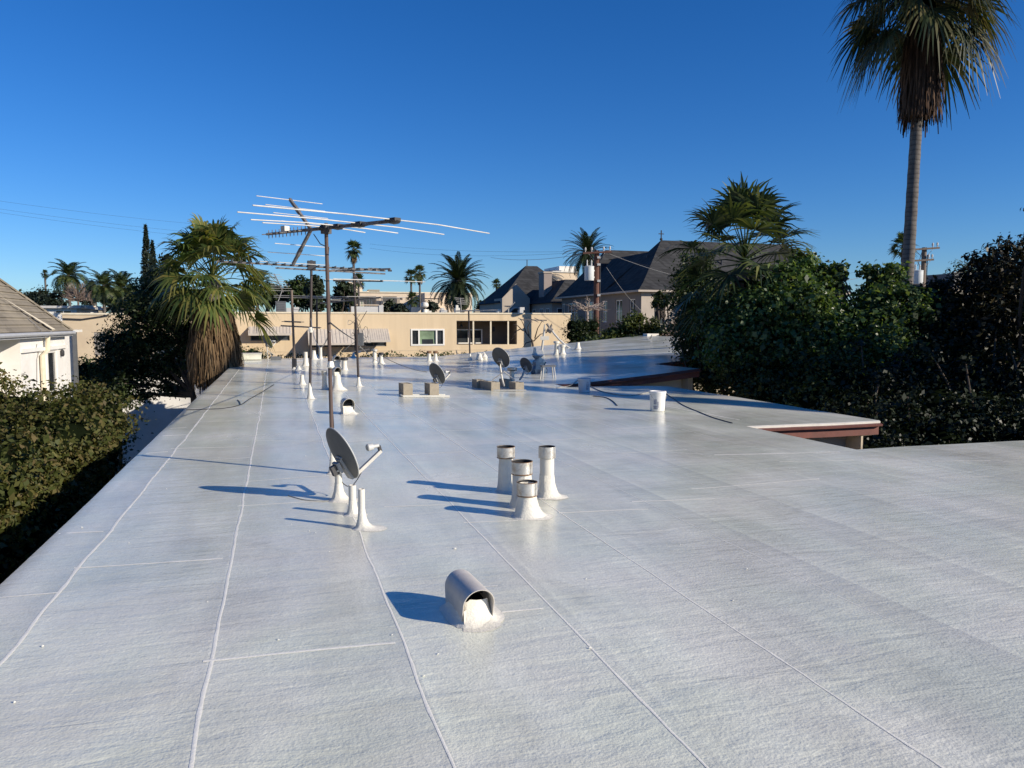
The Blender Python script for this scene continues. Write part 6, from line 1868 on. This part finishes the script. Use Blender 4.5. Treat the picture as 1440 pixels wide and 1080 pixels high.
def fan_palm(label, base, top, r0, r1, nf, pet, R, mat, els=(-1.0, 1.35), droop=(.2, .7), sk=None, skmat='dead_frond', nseg=20, group=None, old=0.0, wf=1.0, cboot=True, tipdroop=.35):
    base = Vector(base); top = Vector(top)
    root = thing("fan_palm", label, "palm tree", base, group)
    m = MB(); palm_or_shadow_trunk(m, base, top, r0, r1, 60 if nseg > 14 else 16); m.build("trunk", M['palm_bark'], root)
    VS, FS = [], []
    for k in range(nf):
        f = (k + .5) / nf
        el = els[0] + (els[1] - els[0]) * (f ** .85) + random.uniform(-.12, .12)
        az = k * 2.39996 + random.uniform(-.25, .25)
        dr = droop[1] + (droop[0] - droop[1]) * f
        fan_frond(VS, FS, (top.x, top.y, top.z - .15 + .35 * f * pet), az, el, pet * random.uniform(.8, 1.12), R * random.uniform(.88, 1.1), dr, nseg, tipdroop=tipdroop, wf=wf)
    npmesh("crown", np.array(VS), np.array(FS), M[mat], root)
    if sk:
        zt, zb, ri, ro, n, w = sk
        VS, FS = skirt(top.lerp(base, 0) if False else (top.x, top.y), zt, zb, ri, ro, n, w)
        npmesh("dead_frond_skirt", np.array(VS), np.array(FS), M[skmat], root)
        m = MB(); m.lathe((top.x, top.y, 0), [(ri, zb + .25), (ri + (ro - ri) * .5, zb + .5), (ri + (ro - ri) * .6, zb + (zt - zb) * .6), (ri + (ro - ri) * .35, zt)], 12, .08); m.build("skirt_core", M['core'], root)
    if old:
        pass
    return root

def date_palm(name, label, base, top, r, nf, L, mat, npair=30, els=(-.55, 1.4), curve=(1.1, 1.9), w=.016, ll=.17, group=None):
    base = Vector(base); top = Vector(top)
    root = thing(name, label, "palm tree", base, group)
    m = MB(); palm_or_shadow_trunk(m, base, top, r, r, 24); m.lathe((top.x, top.y, top.z - r * 3.2), [(r, 0), (r * 1.7, r * 1.5), (r * 1.6, r * 3), (r * .5, r * 4)], 12, .1); m.build("trunk", M['palm_bark'], root)
    VS, FS = [], []
    for k in range(nf):
        f = (k + .5) / nf
        el = els[0] + (els[1] - els[0]) * f + random.uniform(-.08, .08)
        pinnate(VS, FS, (top.x, top.y, top.z), k * 2.39996 + random.uniform(-.15, .15), el, L * random.uniform(.88, 1.08), curve[1] + (curve[0] - curve[1]) * f + random.uniform(-.15, .15), npair, ll, w)
    npmesh("crown", np.array(VS), np.array(FS), M[mat], root)
    return root

def gp(x, y, d):
    q = P(x, y, d); return Vector((q.x, q.y, GROUND))

# bearded palm at left
D = 28.6
ct = P(299, 396, D)
fan_palm("bearded fan palm at the left roof edge with shaggy brown skirt of dead fronds", (ct.x, ct.y, GROUND), ct, .30, .28, 40, 1.45, 1.15, 'palm_leaf',
         els=(-.42, 1.4), droop=(.2, .85), sk=(P(299, 425, D).z, P(299, 536, D).z, .34, 1.02, 5200, .020), nseg=26, wf=.8, tipdroop=.9)
# young fan palm at right rising from the foliage
D = 23.6
ct = P(1047, 372, D)
fan_palm("green fan palm with upright fronds rising out of the broad leaved thicket at right", gp(1047, 372, D), ct, .22, .2, 44, 1.55, 1.2, 'palm_dark',
         els=(-.75, 1.42), droop=(.12, .95), sk=(P(1047, 395, D).z, P(1047, 470, D).z, .24, .5, 300, .05), skmat='dead_dark', nseg=24, wf=.62, tipdroop=.6)
# tall palm
D = 27.0
bt = P(1277, 410, D); ct = P(1300, -12, D)
fan_palm("tall palm with slender grey trunk, its drooping crown cut off by the frame", Vector((bt.x - .3, bt.y, GROUND)), ct, .26, .165, 50, 1.65, 1.5, 'palm_tall',
         els=(-.75, 1.3), droop=(.3, 1.0), sk=(P(1300, 4, D).z, P(1300, 168, D).z, .19, .74, 1900, .026), skmat='dead_dark', nseg=32, wf=.55, tipdroop=1.25)

# unseen leaning trunk added to cast the long shadow line across the roof
hx_, hy_ = sun_h.x / tan(SUN_EL), sun_h.y / tan(SUN_EL)
sa = G(1075, 569.5); sb = G(306, 515)
pa = Vector((sa.x + hx_ * 8, sa.y + hy_ * 8, 8)); pb_ = Vector((sb.x + hx_ * 17, sb.y + hy_ * 17, 17))
lean = (pb_ - pa) / 9
m = MB(); palm_or_shadow_trunk(m, pa + lean * (GROUND - 8), pb_ + lean * 1.0, .46, .40, 40)
tag(m.build("palm_or_shadow_trunk", M['palm_bark'], None, pa + lean * (GROUND - 8)), "unseen bare trunk added beyond the right frame edge to throw the thin shadow across the roof", "tree")
# distant palms
D = 72
ct = P(645, 397, D)
date_palm("date_palm", "big feathery date palm behind the tan building, left of the slate roofs", gp(645, 400, D), ct, .38, 90, 3.25, 'date_leaf', 44, els=(-1.0, 1.45), curve=(1.0, 1.7), ll=.15, w=.013)
D = 90
ct = P(826, 357, D)
date_palm("date_palm", "feathery date palm standing behind the red brown utility pole", gp(826, 360, D), ct, .38, 70, 3.4, 'date_leaf', 36, els=(-.7, 1.45), curve=(.9, 1.6), ll=.15, w=.014)
for (x, y, D, R, lb, yb) in ((497, 350, 92, .85, "slender fan palm above the masts, its brown skirt on the right", 440), (590, 383, 104, .80, "right and taller palm of the distant pair left of the big date palm", 440), (578, 388, 100, .75, "left palm of the distant pair left of the big date palm", 440), (580, 420, 98, .75, "low palm directly below the distant pair of palms", 445), (504, 394, 98, .75, "dark little palm in front of the stair tower, behind the third mast", 440), (698, 399, 130, .7, "tiny palm top peeking over the slope of the smaller slate roof", 440), (63, 384, 115, .45, "tiny spindly palm above the low white house at far left", 430), (1270, 345, 66, .85, "small palm head half hidden behind the tall palm's trunk", 440)):
    c = P(x, y, D)
    fan_palm(lb, gp(x + 1, y, D), c, .16, .13, 26, R * .75, R * .8, 'palm_dark', els=(-1.0, 1.35), droop=(.15, .6), nseg=13, wf=1.6,
             sk=(c.z - R * .3, c.z - R * 2.0, .13, .45, 120, .06) if x in (497, 590) else None, skmat='dead_frond')
for (x, y, D, L, lb) in ((97, 388, 70, 2.1, "tallest feathery queen palm at far left, crown swept by the wind"), (146, 402, 58, 1.7, "yellowish queen palm with pale hanging frond, left of the cypress"), (171, 405, 60, 1.8, "dark queen palm between the yellowish one and the cypress"), (362, 402, 62, 1.8, "queen palm fronds showing right of the bearded palm")):
    c = P(x, y, D)
    date_palm("queen_palm", lb, gp(x - 3, y, D), c, .12, 34, L, 'palm_dark', 34, els=(-.7, 1.35), curve=(1.2, 2.3), ll=.30, w=.018)

# cypresses
def cypress(x, ytop, ybot, D, wpx, label):
    t = P(x, ytop, D); b_ = P(x, ybot, D); r = wpx / F * D / 2
    root = thing("cypress", label, "tree", (t.x, t.y, GROUND))
    m = MB(); m.tube([(t.x, t.y, GROUND), (t.x, t.y, t.z - .5)], [.16, .03], 8); m.build("trunk", M['bark'], root)
    n = 3600
    f = rng.random(n) ** .8
    rad = r * np.minimum(1, (f * 2.4) ** .75) * rng.uniform(.5, 1.08, n)
    a = rng.uniform(0, 2 * pi, n)
    Z = t.z - f * (t.z - b_.z + 3)
    Pn = np.stack([t.x + rad * np.cos(a), t.y + rad * np.sin(a), Z], 1)
    Nn = np.stack([np.cos(a), np.sin(a), np.full(n, 1.2)], 1)
    V, Fq = leaf_arrays(Pn, unit(Nn), .26, .35, .2)
    npmesh("crown", V, Fq, M['cypress'], root)
cypress(204.5, 316, 420, 60, 15, "tall narrow dark cypress spire left of the bearded palm")
cypress(214, 338, 420, 62, 14, "shorter cypress spire beside the tall one")

# left dark spreading tree
D = 30
def L_(x, y, d, rx, ry, rz): return (tuple(P(x, y, d)), (rx, ry, rz))
tb = P(285, 560, D)
tree("spreading_tree", "dark spreading tree with bare forked limbs between hedge and bearded palm", "tree", (tb.x, tb.y, GROUND),
     [L_(200, 440, D, 1.1, 1.1, .8), L_(240, 432, D + .5, 1.2, 1.1, .8), L_(182, 478, D, 1.0, 1.0, .75), L_(225, 480, D, 1.1, 1.0, .8), L_(262, 470, D + .6, .9, .9, 1.0), L_(175, 515, D, .95, .9, .6), L_(212, 520, D, 1.0, .9, .6), L_(250, 515, D + .3, .85, .8, .65), L_(180, 540, D - .5, .7, .7, .4), L_(205, 556, D - .6, .45, .5, .28), L_(236, 548, D - .4, .4, .45, .25), L_(168, 560, D - .8, .6, .6, .4), L_(152, 520, D - .3, .6, .6, .5), L_(160, 490, D - .3, .7, .7, .6), L_(215, 405, D + 1, .8, .8, .5)],
     31000, .115, 'leaf_ficus', .13, .30, 24, trunk_top=P(272, 556, D), core=.45)

# hedges at left
hl_ = []
for k in range(16):
    y = 5.0 + k * .90
    for x in (-3.8, -4.6, -5.4):
        r = random.uniform(.5, .85)
        zt_ = -.45 + .16 * sin(k * 1.9 + x * 2) + random.uniform(-.18, .16) + (.12 if x < -4 else 0)
        hl_.append(((x + random.uniform(-.2, .2), y + random.uniform(-.3, .3), zt_), (r, r * 1.05, r * .85)))
        if random.random() < .4: hl_.append(((x + random.uniform(-.3, .3), y + random.uniform(-.3, .3), zt_ + r * .75), (.28, .3, .24)))
    for z in (-1.35, -2.3, -3.4):
        hl_.append(((-3.75 + random.uniform(-.12, .12), y, z), (.62, .75, .75)))
def hedge(label, lobes, n, leaf, mat, base, core=.6, clump=.3, per=26, name="hedge", cat="hedge", lo=.7):
    root = thing(name, label, cat, base)
    m = MB()
    for k in range(6):
        l = lobes[int(len(lobes) * (k + .5) / 6)]
        m.tube([(l[0][0], l[0][1], GROUND), (l[0][0], l[0][1], l[0][2])], [.09, .05], 7)
    m.build("stem", M['bark'], root)
    Pn, Nn = crown_points(lobes, n, clump, per, lo)
    V, Fq = leaf_arrays(Pn, Nn, leaf, .55, .3)
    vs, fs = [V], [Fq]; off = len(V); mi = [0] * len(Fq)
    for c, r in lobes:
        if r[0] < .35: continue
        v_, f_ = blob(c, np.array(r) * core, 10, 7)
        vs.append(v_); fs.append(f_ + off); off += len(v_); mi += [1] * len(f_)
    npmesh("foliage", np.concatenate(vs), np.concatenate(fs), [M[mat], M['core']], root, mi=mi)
    return root
hedge("tall sunlit leafy hedge beside the white house, running along the left roof edge", hl_, 120000, .085, 'leaf_hedge', (-4.6, 13, GROUND), .62, .24, 30)
q = P(125, 512, 34)
hedge("low clipped dark hedge below the pale building's louvred window", [L_(95 + 14 * k, 522 + 4 * (k % 2), 34 + .2 * k, .75, .8, .7) for k in range(6)] + [L_(95 + 14 * k, 548, 34, .75, .8, .8) for k in range(6)], 5200, .13, 'leaf_ficus', (q.x, q.y, GROUND), .6)
q = P(345, 494, 43.5)
hedge("short green hedge strip between roof curb and tan building", [L_(328 + 7 * k, 500, 44, .5, .5, .45) for k in range(6)], 1800, .12, 'leaf_mid', (q.x, q.y, GROUND), .6)
# strip of low ivy along the foot of the tan wall beyond the roof edge
VS = []; 
lob = []
for k in range(40):
    x = -1 + k * .45; lob.append(((x, 39.0 + random.uniform(-.2, .2), -.12 + random.uniform(-.08, .06)), (.4, .3, .2)))
Pn, Nn = crown_points(lob, 5200, .2, 16, .5); V, Fq = leaf_arrays(Pn, Nn, .11, .6)
iv = npmesh("ivy_strip", V, Fq, M['leaf_mid'], None, (7, 39, -.2)); tag(iv, "low line of ivy along the far roof edge under the tan wall", "ivy")

# trees behind the tan building and further
def far_tree(x, y, D, rpx, zpx, label, mat='leaf_far', n=2600, leaf=.32, name="leafy_tree", split=5):
    r = rpx / F * D; rz = zpx / F * D
    c = P(x, y, D); lob = []
    for k in range(split):
        d = sphere_pts(1)[0] * np.array([r * .6, r * .5, rz * .55])
        lob.append((tuple(np.array(c) + d), (r * random.uniform(.45, .6), r * .5, rz * random.uniform(.4, .6))))
    return tree(name, label, "tree", (c.x, c.y, GROUND), lob, n, leaf, mat, .16, r * .28, 20, .6, lo=.45, core=.55)
far_tree(386, 418, 68, 18, 22, "dark bushy tree behind the dark air conditioner", 'leaf_far')
far_tree(416, 412, 72, 22, 26, "rounded green tree between the second mast and air conditioner", 'leaf_mid')
far_tree(446, 414, 66, 16, 22, "loose yellow green tree just left of the foremost mast", 'leaf_far')
far_tree(478, 412, 70, 18, 27, "dense dark tree left of the pink building's stair tower", 'leaf_far')
far_tree(166, 424, 72, 24, 16, "dark tree mass under the yellowish and dark queen palms", 'cypress', 1800)
far_tree(82, 422, 90, 20, 13, "low dark tree right of the tiny spindly palm", 'cypress', 1500)
far_tree(562, 436, 92, 11, 9, "round dark shrub in front of the pink building's second balcony", 'cypress', 1500)
far_tree(548, 430, 96, 8, 11, "small tree between the two balconies of the pink building", 'leaf_far', 800)
far_tree(604, 434, 95, 12, 9, "dark tree between the pair of palms and the big date palm", 'cypress', 1500)
far_tree(680, 434, 92, 14, 10, "low dark tree under the right side of the big date palm", 'leaf_far', 1200)
far_tree(46, 416, 96, 24, 18, "dark round tree behind the low white house at far left", 'cypress', 2400)
far_tree(128, 410, 84, 18, 20, "dark tree between the tallest queen palm and the yellowish one", 'cypress', 1700)
far_tree(190, 418, 64, 20, 20, "dark tree at the foot of the cypress spires", 'leaf_ficus', 2000)
far_tree(232, 380, 50, 20, 26, "dark ragged tree tops between cypress and bearded palm", 'cypress', 2000, .24)
far_tree(350, 420, 60, 20, 22, "green tree right behind the bearded palm's drooping fronds", 'leaf_mid', 2000)
far_tree(20, 425, 110, 20, 14, "far low tree mostly hidden by the shingle roof", 'leaf_far', 900)
far_tree(255, 412, 46, 24, 22, "leafy tree behind the bearded palm's trunk", 'leaf_ficus', 2200, .22)
# bare trees
def bare(x, y, D, rpx, hpx, label, mat='twig', n=70, rr=.02, blossom=0, ybase=None):
    c = P(x, y + hpx, D); root = thing("bare_tree", label, "tree", (c.x, c.y, GROUND))
    m = MB(); m.tube([(c.x, c.y, GROUND), c], [.14, .08], 8)
    R = rpx / F * D; Hh = hpx / F * D * 2
    tips = []
    for k in range(n):
        d = sphere_pts(1)[0]
        t = c + Vector((d[0] * R, d[1] * R * .7, abs(d[2]) * Hh * random.uniform(.35, 1)))
        limb_tree(m, c + Vector((0, 0, random.uniform(0, .3) * Hh)) , [t], rr * 1.6, .25, 4); tips.append(t)
        for q in range(3):
            limb_tree(m, c.lerp(t, random.uniform(.5, .9)), [t + Vector((random.uniform(-.3, .3) * R, random.uniform(-.3, .3) * R, random.uniform(-.1, .35) * Hh * .6))], rr * .7, .2, 3)
    m.build("trunk", M[mat], root)
    if blossom:
        Pn = np.array([np.array(random.choice(tips)) * 1.0 for k in range(blossom)]) + rng.normal(size=(blossom, 3)) * np.array([R, R, Hh]) * .16
        V, Fq = leaf_arrays(Pn, rng.normal(size=(blossom, 3)), .10, .8); npmesh("blossom", V, Fq, M['blossom'], root)
    return root
bare(110, 408, 68, 17, 16, "leafless greyish brown tree right of the tallest queen palm's trunk", 'twig', 90, .028)
bare(958, 455, 40.5, 24, 22, "pale twiggy shrub in whitish bloom left of the broad leaved thicket", 'pale_twig', 80, .014, 1400)
bare(826, 428, 47.5, 30, 10, "pale bare branches behind the clipped dark hedge", 'pale_twig', 26, .028)
bare(962, 490, 33, 14, 12, "dark bare twigs at the roof corner below the pale shrub", 'bark', 18, .018)
c = P(727, 470, 49.6)
root = thing("bare_tree", "leafless dark tree against the tan wall beside the porch", "tree", (c.x + 1.2, c.y, GROUND))
m = MB(); b0 = P(752, 500, 49.2); m.tube([(b0.x, b0.y, GROUND), b0, P(748, 478, 49.2)], [.12, .09, .06], 8)
for pts in ([(748, 478), (738, 466), (731, 463), (722, 468)], [(750, 480), (760, 470), (768, 468), (773, 464)], [(740, 468), (736, 456), (733, 450)], [(748, 480), (740, 482), (733, 492), (731, 500)], [(735, 465), (728, 458), (722, 456)], [(752, 476), (756, 462), (762, 452)], [(744, 472), (742, 460), (747, 450)], [(768, 468), (774, 460), (776, 455)], [(731, 463), (726, 466), (722, 474), (718, 480)], [(733, 492), (728, 490), (722, 492)]):
    m.tube([P(x, y, 49.2) for x, y in pts], [.045, .03, .02, .012][:len(pts)], 6)
m.build("trunk", M['bark'], root)

# clipped hedge and bushes at the far right corner of the roof
hq = [((18.9 + .9 * k, 42.5 + .0 * k, z), (.75, .8, .7)) for k in range(4) for z in (1.35, .4, -.6)]
q = P(818, 446, 44.5)
lobs = [L_(806 + 9 * k, y, 44.5, .6, .6, .5) for k in range(4) for y in (458, 472, 486)]
hedge("dark clipped hedge block between the tan building and the feathery bushes", lobs, 4500, .09, 'leaf_ficus', (q.x, q.y, GROUND), .6)
bushes = [((866, 470, 42.0), 22, 20, "feathery yellow green bush directly right of the clipped dark hedge", 'leaf_yellow'), ((905, 458, 41.5), 26, 24, "largest rounded yellow green bush before the slate roofed house", 'leaf_yellow'), ((938, 474, 40.5), 18, 16, "yellow green bush at the tipped dish, left of the pale twigs", 'leaf_mid'), ((840, 482, 41.0), 20, 14, "dark spiky bush in front of the red brown pole's foot", 'leaf_mid'), ((885, 484, 40.8), 26, 10, "low bush along the roof edge under the rounded bushes", 'leaf_mid')]
for (x, y, D), rp, zp, lb, mt in bushes:
    far_tree(x, y, D, rp, zp, lb, mt, 3600, .15, "bush", 7)
far_tree(929, 421, 44, 14, 12, "small dark crowned tree on thin stem before the slate house's lit wall", 'leaf_ficus', 1300, .16, split=4)

# the right hand thicket: broad leaved trees, then dark glossy trees
def thick(name, label, pts, n, leaf, mat, basep, clump=.42, core=.5, aspect=.75, trunk=.09, per=22, lo=.55, shoots=2):
    lob = [L_(x, y, d, r, r * .9, r * .85) for x, y, d, r in pts]
    top_ = sorted(pts, key=lambda q: q[1])[:max(3, len(pts) // 2)]
    for x, y, d, r in top_:              # knobbly leading shoots above the mass
        for q in range(shoots):
            a = random.uniform(-1, 1); hgt = random.uniform(.5, 1.25) * r
            c_ = P(x, y, d) + W(a * r * .9, random.uniform(-.5, .3) * r, hgt)
            lob.append((tuple(c_), (.17, .17, .15)))
    b_ = P(*basep)
    return tree(name, label, "tree", (b_.x, b_.y, GROUND), lob, n, leaf, mat, trunk, clump, per, aspect, lo=lo, core=core)
thick("broad_leaved_tree", "broad leaved sunlit green tree directly in front of the fan palm", [(1110, 402, 21.8, .65), (1070, 440, 21.5, .8), (1125, 435, 21, .85), (1158, 432, 22, .6), (1020, 452, 22.5, .85), (1040, 490, 21.5, 1.0), (1100, 485, 20.8, 1.0), (1155, 475, 20.8, 1.0), (1120, 378, 22.5, .36), (1150, 397, 22.5, .42), (1085, 405, 22.4, .5)], 32000, .12, 'leaf_broad', (1100, 500, 21.5), .3, .35)
thick("broad_leaved_tree", "broad leaved tree with knobbly lit sprays left of the tall palm trunk", [(1222, 432, 21.2, .42), (1255, 425, 21, .6), (1176, 396, 22, .2), (1205, 462, 20.8, .7), (1240, 462, 20.5, .85), (1255, 392, 21.4, .3), (1222, 392, 21.6, .2), (1182, 384, 22, .16), (1275, 442, 20.5, .75), (1240, 505, 20, 1.05), (1190, 500, 20.5, 1.0), (1214, 414, 21.4, .2), (1238, 408, 21.4, .28)], 32000, .115, 'leaf_broad', (1230, 520, 20.5), .28, .35)
thick("ficus_tree", "ficus with drooping dark sprays at the left flank of the fan palm", [(975, 390, 27, .7), (968, 420, 27, .75), (990, 440, 26, .8), (985, 475, 25.5, .9), (960, 455, 27, .45), (1000, 410, 27, .6), (982, 368, 27.5, .4)], 15000, .12, 'leaf_ficus', (985, 500, 26), .3, .5, .5)
thick("dark_glossy_tree", "dark glossy leaved tree right behind the red fascia's end", [(1300, 428, 21, .55), (1330, 442, 20.5, .7), (1290, 470, 20.5, .95), (1345, 490, 20, 1.05), (1300, 530, 19.5, 1.15), (1320, 412, 21, .3)], 19000, .115, 'leaf_dark', (1320, 540, 20.5), .32, .6, .6)
thick("bronze_leaved_tree", "tallest dark tree at right frame edge with bronze leaf rosettes on top", [(1400, 404, 20, .7), (1375, 432, 20, .75), (1430, 392, 20, .85), (1480, 400, 20, 1.1), (1362, 395, 20.5, .42), (1395, 366, 20.5, .34), (1432, 356, 20.5, .34), (1372, 372, 20.8, .2), (1420, 450, 19.5, 1.05), (1470, 470, 19.5, 1.15), (1385, 480, 19.5, 1.0), (1500, 430, 20, 1.0), (1520, 315, 16.8, .85), (1530, 365, 16.8, .9), (1550, 280, 17.2, .8), (1540, 420, 17, .9), (1606, 235, 15.6, 1.1), (1600, 320, 15.4, 1.0), (1650, 300, 14.6, 1.0)], 44000, .13, 'leaf_brown', (1420, 540, 20), .32, .45, .42)
thick("dark_shrub", "shaded shrub filling the gap below the broad leaved trees", [(1010, 525, 23, .9), (1060, 530, 21, 1.0), (1120, 535, 20, 1.05), (1180, 545, 19, 1.05), (1085, 565, 19.6, .9), (1150, 580, 18.6, .95), (980, 517, 24.5, .75)], 20000, .11, 'leaf_ficus', (1090, 570, 20.5), .3, .6, .6)
thick("dark_shrub", "shaded shrub behind the end of the red fascia board", [(1240, 560, 18.5, 1.05), (1200, 600, 17.5, .95), (1260, 615, 16.5, .9), (1220, 650, 16, .95)], 14000, .10, 'leaf_dark', (1240, 640, 17.5), .3, .6, .6)
thick("dark_shrub", "shaded glossy shrub along the near roof edge at right frame", [(1320, 580, 17.5, 1.05), (1390, 545, 18.5, 1.15), (1450, 550, 18, 1.15), (1380, 610, 16.5, 1.05), (1450, 615, 16, 1.05), (1320, 635, 16, .95), (1500, 580, 17, 1.2)], 22000, .10, 'leaf_dark', (1390, 650, 17), .3, .6, .6)
far_tree(1185, 448, 30, 20, 18, "dark leafy tree filling the gap behind the two broad leaved trees", 'leaf_ficus', 2600, .18)
# planting on top of the grey block
lobs = [L_(1352 + 12 * k, 383 - (k % 3) * 3, 58.6, .8, .6, .75) for k in range(9)]
q = P(1380, 385, 58.6)
Pn, Nn = crown_points(lobs, 3600, .5, 20, .3); V, Fq = leaf_arrays(Pn, Nn, .22, .3)
tag(npmesh("roof_planting", V, Fq, M['leaf_yellow'], None, q), "pale green roof planting along the top of the grey block", "plants")
